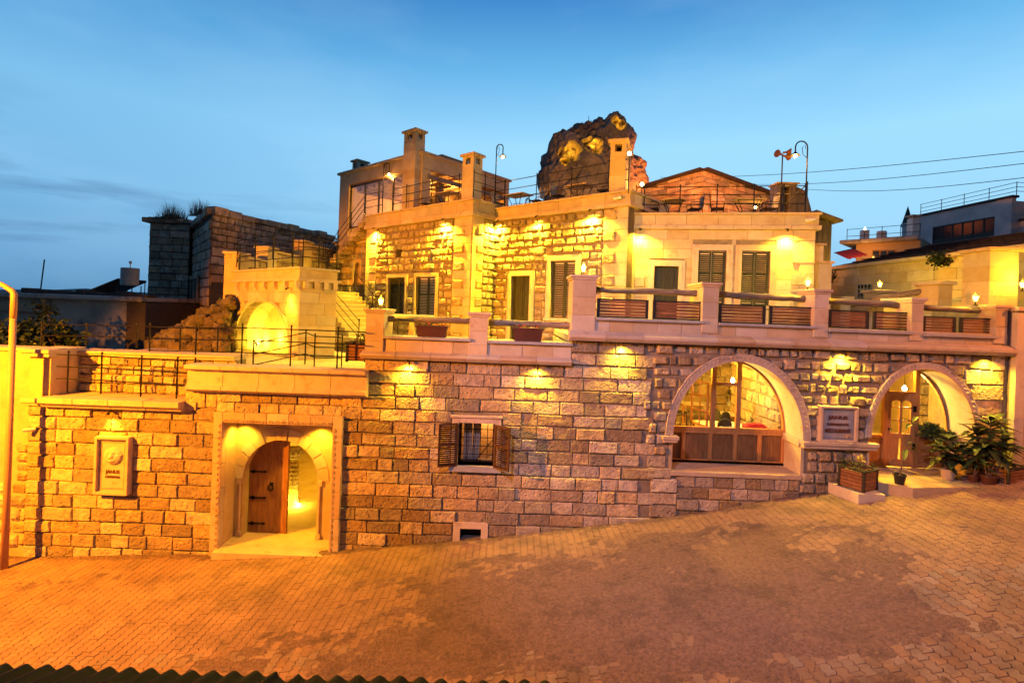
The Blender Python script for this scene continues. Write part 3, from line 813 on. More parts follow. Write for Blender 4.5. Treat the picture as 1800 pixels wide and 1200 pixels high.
# inner face with arch
ax0, _ = FM.L(427, 850, FD); ax1, _ = FM.L(558.5, 850, FD)
_, spr = FM.L(493, 843, FD); _, apx = FM.L(493, 773, FD)
xc, hw = (ax0+ax1)/2, (ax1-ax0)/2
HZ = 3.9
MB().poly([(x0-.05, -.3), (x1+.05, -.3), (x1+.05, HZ), (x0-.05, HZ)], [arch_hole(xc, hw, spr, apx-spr, -.2)], FD, FD+.42).build('arch_wall', M['smooth'], gw)
MB().box(x0+.02, ix0, .1, FD, -.3, HZ).box(ix1, x1, .1, FD, -.3, HZ).box(ix0, ix1, .1, FD, iz1, iz1+.3).build('reveal', M['smooth'], gw)
# voussoirs and keystone
v = MB()
nvs = 11
for k in range(nvs):
    a0, a1 = math.pi*k/nvs+.012, math.pi*(k+1)/nvs-.012
    r0, r1 = hw+.004, hw+.30
    pts = [(xc+r0*math.cos(a), spr+(apx-spr)/hw*r0*math.sin(a)) for a in (a0, (a0+a1)/2, a1)]+[(xc+r1*math.cos(a), spr+(apx-spr)/hw*r1*math.sin(a)) for a in (a1, (a0+a1)/2, a0)]
    q = MB().poly(pts, [], FD-(.045 if k == nvs//2 else .018), FD+.05); q.build('voussoir', M['smooth'], gw)
rr = MB()
for k in range(3): scallop(rr, xc, apx+.17, .045+.03*k, FD-.05, R(120*k)); scallop(rr, xc, apx+.17, .03+.025*k, FD-.05, R(120*k+180))
rr.build('rosette', M['trim'], gw)
for sx_ in (-1, 1):
    q = MB()
    q.box(xc+sx_*(hw+.02), xc+sx_*(hw+.13), FD-.06, FD+.02, spr-.12, spr+.02).tube([(xc+sx_*(hw+.06), FD-.03, .3), (xc+sx_*(hw+.06), FD-.03, spr-.12)], .03, 8).box(xc+sx_*(hw+.0), xc+sx_*(hw+.12), FD-.06, FD+.02, .18, .3)
    q.build('colonnette', M['trim'], gw)
MB().box(ix0-.05, ix1+.1, -.32, .1, -.2, .15).box(ix0-.2, ix1+.1, .1, 1.4, -.2, .154).build('threshold', M['smooth'], gw)
# door leaf standing in the left half
ly = FD+.26
dx0, _ = FM.L(436, 900, ly); dx1, _ = FM.L(501, 900, ly)
zt_ = lambda x: spr+(apx-spr)*math.sqrt(max(0, 1-((x-xc)/(hw+.03))**2))
for k in range(4):
    a, b = dx0+(dx1-dx0)*k/4+.003, dx0+(dx1-dx0)*(k+1)/4-.003
    xs_ = [a+(b-a)*i/6 for i in range(7)]
    if k == 0: leaf = MB().poly([(a, .165), (b, .165)]+[(x, zt_(x)) for x in xs_[::-1]], [], ly, ly+.07).build('door_leaf', M['door'], gw)
    else: MB().poly([(a, .165), (b, .165)]+[(x, zt_(x)) for x in xs_[::-1]], [], ly, ly+.07).build('plank', M['door'], leaf)
MB().box(dx1-.0, dx1+.05, ly-.03, ly+.08, .165, zt_(dx1)-.02).build('door_edge', M['door'], leaf)
for py_ in (828, 874, 919):
    _, zz_ = FM.L(450, py_, ly)
    MB().box(dx0+.02, dx0+.42, ly-.02, ly, zz_-.02, zz_+.02).lathe([(.001, 0), (.055, .0), (.055, .02), (.001, .02)], n=10, M=Matrix.Translation((dx0+.12, ly, zz_)) @ Matrix.Rotation(R(90), 4, 'X')).poly([(dx0+.42, zz_-.04), (dx0+.50, zz_), (dx0+.42, zz_+.04)], [], ly-.02, ly).build('hinge_strap', M['iron'], leaf)
kx, kz = FM.L(477, 853, ly)
MB().lathe([(.001, 0), (.055, 0), (.03, .03), (.001, .035)], n=10, M=Matrix.Translation((kx, ly, kz+.06)) @ Matrix.Rotation(R(90), 4, 'X')).tube([(kx+.07*math.cos(a), ly-.04, kz-.05+.08*math.sin(a)) for a in [math.pi*2*k/12 for k in range(13)]], .018, 6).build('knocker', M['iron'], leaf)
# cornice block
x0c, x1c, _, _ = FM.R(325, 640, 642, 690, -.3)
za, zb_ = FM.L(330, 690, -.3)[1], FM.L(330, 641, -.35)[1]
H_ = zb_-za
for a_, b_ in segs(x0c, x1c, .95): profile(MB(), a_, b_, [(.2, za), (-.12, za), (-.22, za+.06), (-.28, za+.08), (-.28, za+.17), (-.20, za+.20), (-.20, zb_-.16), (-.30, zb_-.11), (-.36, zb_-.10), (-.36, zb_), (.2, zb_)]).build('cornice', M['trim'], gw, bevel=.006)
# rows of blocks between frame and cornice
MB().box(xg+.15, FM.L(642, 700)[0], .04, .6, z1-.1, za+.02).box(xg, x0+.04, .04, .6, -.4, za+.02).build('wall', M['mortar'], gw)
zf = FM.L(380, 724)[1]
fill(gw, 'block', xg, FM.L(640, 700)[0], zf+.01, za, .32, (.4, .85), ['quiet', 'block'], y=0, seed=21)
tag_lamps = [('recessed lamp in the gateway soffit above the closed door leaf side', 424, 753), ('recessed lamp in the gateway soffit at the right jamb', 561, 756)]
for lb, x_, y_ in tag_lamps:
    p = FM.L(x_, y_, .40); downlight((p[0], D0+.40, iz1-.02), lb, power=58, col=(1, .44, .02), tgt_off=(0, .2, -2), name='soffit_lamp', ang=120)
rail_px('iron_railing', 'long black iron railing standing on the gateway cornice', [(262, 637, 14.4), (343, 640, 14.0), (424, 642, 13.6), (510, 646, 13.4), (592, 650, 13.2)], D0, 1.02, fr_=(.34, .66, .98), group='black iron railings', ext1=.75)
# courtyard behind the gate
cy_ = thing('courtyard', 'bright yellow lit courtyard seen through the open gate', 'room', (-6.5, D0+1.0, 0))
MB().box(-3.5, 3.3, 0, 9, -.3, .06).build('floor', M['smooth'], cy_)
MB().box(-3.5, 3.3, 8.6, 9, .06, 4).box(-3.6, -3.4, .1, 8.6, .06, 4).box(3.1, 3.3, .1, 8.6, .06, 4).build('wall', M['smooth'], cy_)
MB().box(-3.6, 3.3, .1, 9, 4.0, 4.15).build('ceiling', M['smooth'], cy_)
MB().box(.2, 3.1, 4.2, 4.6, .06, .2).build('kerb', M['trim'], cy_)
fill(cy_, 'stone', -1.6, 3.1, .2, 3.9, .4, (.4, .8), ['rubble', 'block'], y=8.55, seed=23)
cp = W(514, 905, D0+3.3)
t = thing('courtyard_column', 'rough stone column with carved capital lit from its foot behind the open gate', 'column', (cp.x, cp.y, .06))
MB().lathe([(.19, 0), (.19, .1), (.155, .14)], n=12).build('plinth', M['trim'], t)
q = MB(); q.lathe([(.15+.012*math.sin(i*3.1), .14+i*.068) for i in range(20)], n=14); q.build('shaft', M['rubble'], t)
q = MB(); q.lathe([(.16, 1.44), (.2, 1.5), (.2, 1.54), (.24, 1.6), (.30, 1.82), (.32, 1.84), (.32, 1.93)], n=16)
for k in range(12):
    a = k*math.pi/6; q.tube([(.26*math.cos(a-.2), .26*math.sin(a-.2), 1.62), (.30*math.cos(a), .30*math.sin(a), 1.78), (.27*math.cos(a+.2), .27*math.sin(a+.2), 1.62)], .02, 5)
q.build('capital', M['trim'], t)
for sx_ in (-.26, .26):
    MB().lathe([(.04, 0), (.05, .06), (.001, .07)], (sx_, -.2, .0), 8).build('foot_lamp', M['bulb'], t)
    lamp('POINT', (sx_, -.26, .14), YEL, 60, t, .04)
lamp('POINT', (1.6, 5.5, 3.4), (1, .52, .02), 520, cy_, .15); lamp('POINT', (-1.5, 2.5, 3.2), (1, .52, .02), 220, cy_, .15)

# ================================================================ THE RESTAURANT BUILDING
rb = fthing(FM, 'restaurant_building', 'two storey stone restaurant front with two large glazed arches', 'building')
xa = FM.L(598, 850)[0]; xz = FM.L(1771, 700)[0]
zl1 = FM.L(700, 631)[1]                    # underside of left cornice
zl2 = FM.L(1100, 601)[1]                   # underside of right cornice
x642, x1005 = FM.L(642, 630)[0], FM.L(1004, 630)[0]
# arches
A1 = dict(xc=FM.L(1296, 768)[0], hw=(FM.L(1410, 768)[0]-FM.L(1182, 768)[0])/2, spring=FM.L(1296, 769)[1]); A1['rise'] = FM.L(1297, 635)[1]-A1['spring']
A1['zb'] = FM.L(1296, 832)[1]
A2 = dict(xc=FM.L(1621, 768)[0], hw=(FM.L(1712, 768)[0]-FM.L(1530, 768)[0])/2, spring=FM.L(1621, 772)[1]); A2['rise'] = FM.L(1621, 648)[1]-A2['spring']
A2['zb'] = 2.62
wx0, wx1, wz0, wz1 = FM.R(807, 742, 867, 819)
hx0, hx1, hz0, hz1 = FM.R(809, 928, 845, 949)
bh = .72
m = MB().poly([(xa, -.6), (xz, -.6), (xz, zl2+.3), (x1005, zl2+.3), (x1005, zl1+.3), (x642, zl1+.3), (x642, zgc-.1), (xa, zgc-.1)],
       [arch_hole(A1['xc'], A1['hw']+.035, A1['spring'], A1['rise']+.035, A1['zb']-.05), arch_hole(A2['xc'], A2['hw']+.035, A2['spring'], A2['rise']+.035, A2['zb']-.05),
        [(wx0, wz0), (wx1, wz0), (wx1, wz1), (wx0, wz1)], [(hx0, hz0), (hx1, hz0), (hx1, hz1), (hx0, hz1)]], .024, bh)
m.build('wall', M['mortar'], rb)
def ag(A, e_): return blocked_arch(A['xc'], A['hw']+e_, A['spring'], A['rise']+e_, A['zb'])
impz = A1['spring']
def jamb(A, e_=.0): return blocked_rect(A['xc']-A['hw']-e_, A['xc']+A['hw']+e_, A['zb']-.12, A['spring']-.05)
wtrim = blocked_rect(wx0-.2, wx1+.2, wz0-.16, wz1+.2)
hole = blocked_rect(hx0-.19, hx1+.19, hz0-.05, hz1+.2)
xq = FM.L(1140, 750)[0]
x1417 = FM.L(1520, 850)[0]
blk = [ag(A1, .16), ag(A2, .14), jamb(A1, 0), jamb(A2, 0), wtrim, hole]
base_z = lambda x: gz(x)-.18
CH = .322
n1 = 14; ztop = zl1
# left ashlar field; courses step with the cornice heights
cut = blocked_rect(xa-1, x642, zgc-.02, 99)
wave = lambda a: xq+.22*math.sin(a*9)
fill(rb, 'block', xa, xq, zl1-16*CH, zl1-8*CH, CH, (.38, .95), ['block', 'block', 'quiet'], block=blk, seed=31, zlo=base_z, xlim=lambda a, b: (xa, wave(a)))
fill(rb, 'ashlar', xa, xq, zl1-8*CH, zl1, CH, (.38, .95), ['block', 'block', 'quiet'], block=blk+[cut], seed=32, xlim=lambda a, b: (xa, wave(a)))
fill(rb, 'ashlar', x1005, xq, zl1, zl2, CH, (.42, .85), ['block'], block=blk, seed=34, xlim=lambda a, b: (x1005, wave(a)))
fill(rb, 'quoin', xq+.1, FM.L(1190, 850)[0], zl1-16*CH, A1['zb']-.55, CH, (.42, .85), ['block', 'quiet'], block=blk, seed=35, zlo=base_z)
fill(rb, 'quoin', xq+.1, FM.L(1190, 850)[0], A1['zb']-.55, A1['zb']-.2, CH, (.35, .75), ['block', 'quiet'], block=[], seed=44)
# below arch 1: cut sill blocks, then rubble
zs = A1['zb']-.1
xend = FM.L(1520, 850)[0]
fill(rb, 'sill_block', FM.L(1190, 850)[0], FM.L(1405, 850)[0], zs-.30*2, zs, .30, (.3, .6), ['quiet'], block=blk, seed=36, zlo=base_z)
fill(rb, 'sill_block', FM.L(1190, 850)[0], FM.L(1405, 850)[0], zs-.30*4, zs-.6, .30, (.45, .8), ['quiet', 'block'], block=blk, seed=37, zlo=base_z)
# rubble field
xr1 = FM.L(1700, 700)[0]
ledge_z0 = FM.L(1475, 781)[1]
led = blocked_rect(A1['xc']+A1['hw']-.05, A2['xc']-A2['hw']+.05, ledge_z0-.03, ledge_z0+.15)
fill(rb, 'rubble_stone', xq, xr1, A1['spring']-.55, zl2, .285, (.18, .48), ['rubble'], block=blk+[led], seed=38, gap=.03, jit=.40, xlim=lambda a, b: (xq+.18*math.sin(a*9), xr1+.12*math.sin(a*7)), zlo=base_z)
fill(rb, 'rubble_stone', FM.L(1405, 850)[0], xend, A1['spring']-.55-5*.285, A1['spring']-.55, .285, (.20, .5), ['rubble', 'quiet'], block=blk+[led], seed=39, gap=.03, jit=.2, zlo=base_z)
fill(rb, 'quoin', xq, A1['xc']-A1['hw'], A1['zb']-.2, A1['spring']-.55, CH, (.35, .75), ['block', 'quiet'], block=blk, seed=40)
fill(rb, 'quoin', xr1, xz-.1, 2.3, zl2, .40, (.4, .75), ['block', 'quiet'], block=[ag(A2, .14)], seed=41, xlim=lambda a, b: (xr1+.12*math.sin(a*7), xz-.12))
# lining of the arches: carved ring, soffit, jambs
def arch_lining(A, ro, yd, front=-.05):
    n_ = 36
    outer = arch_pts(A['xc'], A['hw']+ro, A['spring'], A['rise']+ro, n_)
    inner = arch_pts(A['xc'], A['hw'], A['spring'], A['rise'], n_, rev=True)
    MB().poly(outer+inner, [], front, .06).build('arch_ring', M['trim'], rb, bevel=0)
    outer = arch_pts(A['xc'], A['hw']+.05, A['spring'], A['rise']+.05, n_)
    MB().poly(outer+inner, [], .06, yd).build('arch_soffit', M['smooth'], rb)
    c = MB(); ns = int(math.pi*(A['hw']+A['rise'])/2/.115)
    for k in range(ns):
        a = math.pi*(k+.5)/ns; r_ = .5*ro
        cx_, cz_ = A['xc']+(A['hw']+r_)*math.cos(a), A['spring']+(A['rise']+r_)*math.sin(a)
        scallop(c, cx_, cz_, .042, front-.006, a-.9, .011)
    c.tube([(A['xc']+(A['hw']+ro*.93)*math.cos(math.pi*k/40), front-.004, A['spring']+(A['rise']+ro*.93)*math.sin(math.pi*k/40)) for k in range(41)], .014, 5)
    c.build('carved_wave', M['trim'], rb)
arch_lining(A1, .2, .9); arch_lining(A2, .17, .85)
xL, xR = A1['xc']-A1['hw'], A1['xc']+A1['hw']
for (a, b) in ((xR, xR+.06), (xL-.06, xL)):
    MB().box(a-.012, b+.012, .01, .92, A1['zb'], A1['spring']-.11).build('jamb', M['smooth'], rb)
# sill of arch 1
MB().box(xL-.03, xR+.0, -.05, .95, A1['zb']-.10, A1['zb']+.012).build('window_sill', M['trim'], rb, bevel=.008)
# impost / ledge between the arches
zi = A1['spring']
def impost(x0, x1, y0, y1): return MB().box(x0, x1, y0, y1, zi-.16, zi-.09).box(x0-.03 if x0 != xR else x0, x1+.03, y0-.03, y1, zi-.09, zi)
impost(xL-.26, xL+.1, -.13, .12).build('impost', M['trim'], rb, bevel=.006)
x2l = A2['xc']-A2['hw']
MB().box(xR-.02, x2l+.1, -.14, .04, zi-.18, zi-.09).box(xR-.05, x2l+.13, -.18, .04, zi-.09, zi).box(xR-.06, xR+.05, .04, .9, zi-.18, zi).build('ledge', M['trim'], rb, bevel=.006)
MB().box(x2l-.05, x2l, .02, .86, A2['zb'], zi-.1).box(x2l+2*A2['hw'], x2l+2*A2['hw']+.05, .02, .86, A2['zb'], zi).build('jamb', M['smooth'], rb)
# small window with open brown shutters and grille
s = MB(); tr = .17
s.box(wx0-tr, wx0, -.05, .2, wz0, wz1+tr).box(wx1, wx1+tr, -.05, .2, wz0, wz1+tr).box(wx0, wx1, -.05, .2, wz1, wz1+tr)
s.box(wx0-tr-.04, wx1+tr+.04, -.09, .0, wz1+tr-.03, wz1+tr+.03)
wp = s.build('window', M['trim'], rb, bevel=.006)
MB().box(wx0-tr-.04, wx1+tr+.04, -.12, .45, wz0-.14, wz0).build('sill', M['slab'], wp)
f = MB(); yy = .34
f.box(wx0, wx0+.05, yy, yy+.06, wz0, wz1).box(wx1-.05, wx1, yy, yy+.06, wz0, wz1).box(wx0+.05, wx1-.05, yy, yy+.06, wz0, wz0+.05).box(wx0+.05, wx1-.05, yy, yy+.06, wz1-.05, wz1)
f.build('frame', M['brownshutter'], wp)
g = MB()
for k in range(1, 5): g.tube([(wx0+(wx1-wx0)*k/5, .27, wz0), (wx0+(wx1-wx0)*k/5, .27, wz1)], .010, 5)
for k in range(1, 5): g.tube([(wx0, .27, wz0+(wz1-wz0)*k/5), (wx1, .27, wz0+(wz1-wz0)*k/5)], .010, 5)
g.tube([(wx0+.45, .3, wz0+.05), (wx1-.05, .3, wz0+.6)], .012, 5)
g.build('grille', M['iron'], wp)
MB().box(wx0, wx1, yy+.02, yy+.03, wz0, wz1).build('pane', M['glass'], wp)
cu = MB()
for k in range(9): cu.tube([(wx0+.12+k*.045, yy+.12, wz0), (wx0+.12+k*.045+.05*(k > 4), yy+.12, wz1)], .028, 6)
cu.build('curtain', M['curtain'], wp)
MB().box(wx0-.3, wx1+.3, bh+.9, bh+1.0, wz0-.5, wz1+.4).box(wx0-.3, wx0-.2, bh, bh+.9, wz0-.5, wz1+.4).box(wx1+.2, wx1+.3, bh, bh+.9, wz0-.5, wz1+.4).box(wx0-.3, wx1+.3, bh, bh+.9, wz1+.3, wz1+.4).box(wx0-.3, wx1+.3, bh, bh+.9, wz0-.5, wz0-.4).build('room', M['plaster'], wp)
lamp('POINT', ((wx0+wx1)/2+.2, bh+.6, wz1-.1), (1, .42, .10), 60, wp, .05)
def shut(w_, h_):
    q = MB(); fw = .05
    q.box(0, fw, 0, .04, 0, h_).box(w_-fw, w_, 0, .04, 0, h_).box(fw, w_-fw, 0, .04, 0, fw).box(fw, w_-fw, 0, .04, h_-fw, h_).box(fw, w_-fw, 0, .04, h_*.5, h_*.5+fw)
    n_ = int(h_/.055)
    for k in range(n_):
        z_ = fw+(h_-2*fw)*k/n_
        q.add([(fw, .002, z_), (w_-fw, .002, z_), (w_-fw, .034, z_+.042), (fw, .034, z_+.042), (fw, .010, z_-.003), (w_-fw, .010, z_-.003), (w_-fw, .040, z_+.037), (fw, .040, z_+.037)], [(0, 1, 2, 3), (7, 6, 5, 4), (0, 4, 5, 1), (3, 2, 6, 7)])
    return q
shut(.5, wz1-wz0).build('shutter', M['brownshutter'], wp, loc=(wx0-.02, -.07, wz0), rotz=R(180+20))
q_ = shut(.5, wz1-wz0).build('shutter', M['brownshutter'], wp, loc=(wx1+.02, -.09, wz0), rotz=R(-38)); q_.scale.y = -1
# drain opening
f = MB().box(hx0-.18, hx0, -.03, .2, hz0-.2, hz1+.17).box(hx1, hx1+.18, -.03, .2, hz0-.2, hz1+.17).box(hx0, hx1, -.03, .2, hz1, hz1+.17)
dp = f.build('drain_frame', M['trim'], rb, bevel=.006)
MB().box(hx0, hx1, .3, .34, hz0-.2, hz1).build('drain_cover', M['iron'], dp)
px_, pz_ = FM.L(646, 905)
MB().lathe([(.06, 0), (.06, .05), (.045, .05), (.045, 0)], n=12, M=Matrix.Translation((px_, .0, pz_)) @ Matrix.Rotation(R(90), 4, 'X')).build('vent_pipe', M['iron'], rb)

# glazed window of arch 1
gy = .86
def gx(px, py=760): return FM.L(px, py, gy)[0]
def gzv(px, py): return FM.L(px, py, gy)[1]
gl = MB(); sp1 = A1['spring']
wf = MB(); fr0, fr1 = xL-.02, xR+.02
# curved outer frame
outer = arch_pts(A1['xc'], A1['hw']+.03, sp1, A1['rise']+.03, 30); inner = arch_pts(A1['xc'], A1['hw']-.05, sp1, A1['rise']-.05, 30, rev=True)
wf.poly(outer+inner, [], gy-.03, gy+.05)
topz = lambda x, A=A1: A['spring']+A['rise']*math.sqrt(max(0, 1-((x-A['xc'])/A['hw'])**2))
for a, b in ((1248, 1255.5), (1292, 1299.5)):
    u0, u1 = gx(a), gx(b); wf.box(u0, u1, gy-.04, gy+.06, sp1, topz((u0+u1)/2)-.03)
wf.box(gx(1255.5), gx(1292), gy-.03, gy+.05, gzv(1270, 677), gzv(1270, 672))
wf.box(fr0, fr1, gy-.05, gy+.07, sp1-.02, sp1+.07)
wa = wf.build('arched_window', M['pine'], rb)
p_ = MB(); zb0 = A1['zb']+.014
MB().box(fr0, fr1, gy+.02, gy+.05, zb0, sp1-.02).build('panel_insert', M['door'], wa)
for px_ in (1180, 1201, 1248, 1292, 1335, 1378):
    p_.box(gx(px_)-.05, gx(px_)+.05, gy-.04, gy+.02, zb0+.08, sp1-.1)
p_.box(fr0, fr1, gy-.04, gy+.02, zb0, zb0+.09).box(fr0, fr1, gy-.04, gy+.02, sp1-.1, sp1-.02)
p_.build('wood_panelling', M['pine'], wa)
xx = [fr0, gx(1248), gx(1255.5), gx(1292), gx(1299.5), fr1]
for a, b in ((xx[0], xx[1]), (xx[2], xx[3]), (xx[4], xx[5])):
    n_ = 10; q = [(a, sp1), (b, sp1)]+[(a+(b-a)*k/n_, topz(a+(b-a)*k/n_)) for k in range(n_, -1, -1)]
    MB().poly(q, [], gy+.015, gy+.02).build('pane', M['glass'], wa)
# half open inner casement leaf seen through the left pane
t_ = MB(); h_ = sp1+1.3-(sp1+.05)
for a in (0, .55): t_.box(a, a+.05, 0, .04, 0, h_)
for z_ in (0, h_*.33, h_*.66, h_-.05): t_.box(.05, .55, 0, .04, z_, z_+.04)
t_.box(.28, .30, 0, .04, 0, h_)
t_.build('casement', M['pine'], wa, loc=(gx(1246), gy+.08, sp1+.04), rotz=R(118))

# glazing and door of arch 2
gy = .80
sp2 = A2['spring']; xl2, xr2 = A2['xc']-A2['hw'], A2['xc']+A2['hw']; tz2 = lambda x: topz(x, A2)
wf = MB()
outer = arch_pts(A2['xc'], A2['hw']+.03, sp2, A2['rise']+.03, 30); inner = arch_pts(A2['xc'], A2['hw']-.05, sp2, A2['rise']-.05, 30, rev=True)
wf.poly(outer+inner, [], gy-.03, gy+.05)
for a, b in ((1551, 1558), (1605, 1613)):
    u0, u1 = gx(a), gx(b); wf.box(u0, u1, gy-.04, gy+.06, A2['zb'], tz2((u0+u1)/2)-.03)
zt_r = gzv(1580, 691)
wf.box(gx(1558), gx(1605), gy-.03, gy+.05, zt_r-.03, zt_r+.05)
zsl = gzv(1640, 769)
wf.box(xl2, gx(1551), gy-.04, gy+.06, zsl-.04, zsl+.04).box(gx(1613), xr2, gy-.04, gy+.06, zsl-.04, zsl+.04)
wd = wf.build('door_surround', M['pine'], rb)
for a, b in ((xl2, gx(1551)), (gx(1613), xr2)):
    q = MB()
    q.box(a, b, gy+.01, gy+.04, A2['zb'], zsl-.04)
    q.box(a, b, gy-.02, gy+.01, A2['zb'], A2['zb']+.12)
    n_ = max(1, round((b-a)/.4))
    for k in range(n_+1): q.box(a+(b-a)*k/n_-.03, a+(b-a)*k/n_+.03, gy-.02, gy+.01, A2['zb']+.12, zsl-.04)
    q.build('wood_panelling', M['pine'], wd)
for a, b, z_ in ((xl2, gx(1551), zsl+.04), (gx(1613), xr2, zsl+.04), (gx(1558), gx(1605), zt_r+.05)):
    q = [(a, z_), (b, z_)]+[(a+(b-a)*k/10, max(z_+.001, tz2(a+(b-a)*k/10))) for k in range(10, -1, -1)]
    MB().poly(q, [], gy+.015, gy+.02).build('pane', M['glass'], wd)
dw = gx(1604)-gx(1559); dh = zt_r-.05-A2['zb']
q = MB(); fw = .10
q.box(0, fw, 0, .05, 0, dh).box(dw-fw, dw, 0, .05, 0, dh).box(fw, dw-fw, 0, .05, 0, .2).box(fw, dw-fw, 0, .05, .78, .9).box(fw, dw-fw, 0, .05, dh-.14, dh).box(dw/2-.03, dw/2+.03, 0, .05, .9, dh-.1)
q.poly([(fw, dh-.14), (fw, dh-.22)]+[(fw+(dw-2*fw)*k/12, dh-.22+.07*abs(math.sin(math.pi*k/6))) for k in range(1, 12)]+[(dw-fw, dh-.22), (dw-fw, dh-.14)], [], 0, .05)
for z_ in (1.25, 1.6): q.box(fw, dw-fw, .01, .04, z_, z_+.025)
q.box(fw, dw/2-.03, .015, .035, .2, .78).box(dw/2+.03, dw-fw, .015, .035, .2, .78)
dr = q.build('door', M['pine'], wd, loc=(gx(1604), gy-.02, A2['zb']+.02), rotz=R(180-7))
for a, b in ((fw, dw/2-.03), (dw/2+.03, dw-fw)): pass
q = MB()
for z_ in (.5, dh-.45): q.box(-.02, .05, .05, .08, z_, z_+.16)
q.box(dw-.09, dw-.03, .05, .12, 1.0, 1.04).build('hinge', M['iron'], wd, loc=(gx(1604), gy-.02, A2['zb']+.02), rotz=R(180-7))

# dining room behind the arches
dr_ = thing('dining_room', 'warmly lit dining room behind the arched glazing', 'room', (0, D0, 2.55))
def rb_(m_, *a, **k): return m_
rx0, rx1, ry0, ry1, rh = 1.75, xr2+2.2, .96, 8.0, 3.1
MB().box(rx0, rx1, bh+.1, ry1, -.1, .05).build('floor', M['floor'], dr_)
MB().box(rx0, rx1, ry1, ry1+.2, 0, rh).box(rx0-.2, rx0, ry0, ry1, 0, rh).box(rx1, rx1+.2, ry0, ry1, 0, rh).build('wall', M['smooth'], dr_)
MB().box(rx0, rx1, .76, ry1, rh, rh+.1).build('ceiling', M['smooth'], dr_)
fill(dr_, 'stone', rx0, rx1, .05, rh, .36, (.3, .7), ['block', 'quiet'], y=ry1-.08, seed=51)
# stone pier and rough partition between the two arches
pw0 = FM.L(1352, 740, 1.6)[0]; pw1 = FM.L(1335, 740, 3.0)[0]
MB().box(pw0+.02, pw0+.5, 1.0, 4.2, 0, rh).build('partition', M['mortar'], dr_)
fill(dr_, 'stone', -4.2, -1.0, .05, rh, .34, (.3, .5), ['rubble', 'block'], y=0, seed=52, M4=Matrix.Translation((pw0, 0, 0)) @ Matrix.Rotation(R(-90), 4, 'Z'))
c0 = FM.L(1306, 740, 4.6)[0]; c1 = FM.L(1340, 740, 4.6)[0]
MB().box(c0, c1+.25, 4.4, 5.0, 0, rh).box(c0-.06, c1+.3, 4.34, 5.06, rh-.5, rh-.38).build('pier', M['smooth'], dr_)
# rough inner wall seen through arch 2
wx_ = FM.L(1615, 700, 3.2)[0]
MB().box(wx_, rx1, 3.3, 3.6, 0, rh).build('partition', M['mortar'], dr_)
fill(dr_, 'stone', wx_, rx1, .05, rh, .34, (.3, .5), ['rubble', 'block'], y=3.25, seed=53)
for lx, ly_, pw_ in ((A1['xc']-1.6, 3.0, 1700), (A1['xc']+.6, 5.2, 1500), (A2['xc']-.3, 2.2, 1300), (A1['xc']-2.2, 6.4, 1500)):
    lamp('POINT', (lx, ly_, rh-.35), WARM if ly_ > 1 else YEL, pw_, dr_, .12)
def pendant(pos, label, power):
    t = thing('pendant_lamp', label, 'lamp', pos, 0, 'pendant bulbs in the restaurant')
    MB().tube([(0, 0, .04), (0, 0, .9)], .008, 5).build('cord', M['iron'], t)
    MB().lathe([(.001, -.07), (.05, -.05), (.06, 0), (.03, .05), (.02, .07)], n=10).build('bulb', M['bulb'], t)
    lamp('POINT', (0, -.02, -.16), (1, .68, .2), power, t, .05)
p = W(1288, 668, D0+1.6); pendant(p, 'glowing pendant bulb inside the larger left arch', 170)
p = W(1590, 682, D0+1.5); pendant(p, 'glowing pendant bulb inside the right arch above the door', 150)
# ================================================================ FRONT PARAPETS OF THE TERRACE
FLZ = 5.2                                     # terrace floor
ftr = struct(MB().box(1.58, 13.5, D0+bh, 24, FLZ+.52, FLZ+.70).build('upper_terrace_floor', M['smooth']))
ft = struct(MB().foot([(-3.92, D0+bh), (1.58, D0+bh), (1.58, 26), (-9, 26), (-9, 22.8), (-3.92, 18.6)], FLZ-.2, FLZ).build('terrace_floor', M['smooth']))
ft2 = struct(MB().foot([(-13.5, D0+1.45), (-8.0, D0+1.45), (-8.0, D0+.25), (-3.95, D0+.25), (-3.95, 24), (-13.5, 24)], 4.3, 4.62).build('lower_terrace_floor', M['smooth']))
tag(struct(MB().box(-5.9, -4.9, D0+.9, D0+1.9, 4.63, 4.66).build('artificial_grass', M['carpet']), 'stuff'), 'strip of green artificial grass on the terrace beside the kiosk', 'grass')
tp = fthing(FM, 'terrace_parapet', 'pale stone terrace parapet with pillars, logs and framed wood panels', 'parapet')
def band(x0, x1, z0, z1, seed):
    MB().box(x0, x1, .03, bh, z0, z1).build('core', M['smooth'], tp)
    fill(tp, 'facing_block', x0, x1, z0, z1, z1-z0, (.55, 1.0), ['smooth'], y=0, seed=seed, gap=.006, jit=.0)
# left section
zl0 = zl1; zls = FM.L(700, 592)[1]
band(x642, x1005, zl1+.10, zls-.06, 61)
for a_, b_ in segs(x642-.08, x1005, .95): profile(MB(), a_, b_, [(.1, zl1), (-.16, zl1), (-.24, zl1+.09), (-.24, zl1+.13), (0, zl1+.20), (.1, zl1+.20)]).build('cornice', M['trim'], tp, bevel=.005)
xz1 = FM.L(1771, 610)[0]
zr0 = FM.L(1100, 601)[1]
for a_, b_ in segs(x1005-.1, xz1, .95): profile(MB(), a_, b_, [(.1, zr0), (-.20, zr0), (-.28, zr0+.09), (-.28, zr0+.16), (-.03, zr0+.26), (.1, zr0+.26)]).build('cornice', M['trim'], tp, bevel=.005)
def slab(p0, p1, th=.07):
    a = FM.L(*p0); b = FM.L(*p1); z = (a[1]+b[1])/2
    MB().box(a[0], b[0], -.10, bh+.05, z-th, z).build('ledge_slab', M['slab'], tp, bevel=.006)
    return a[0], b[0], z
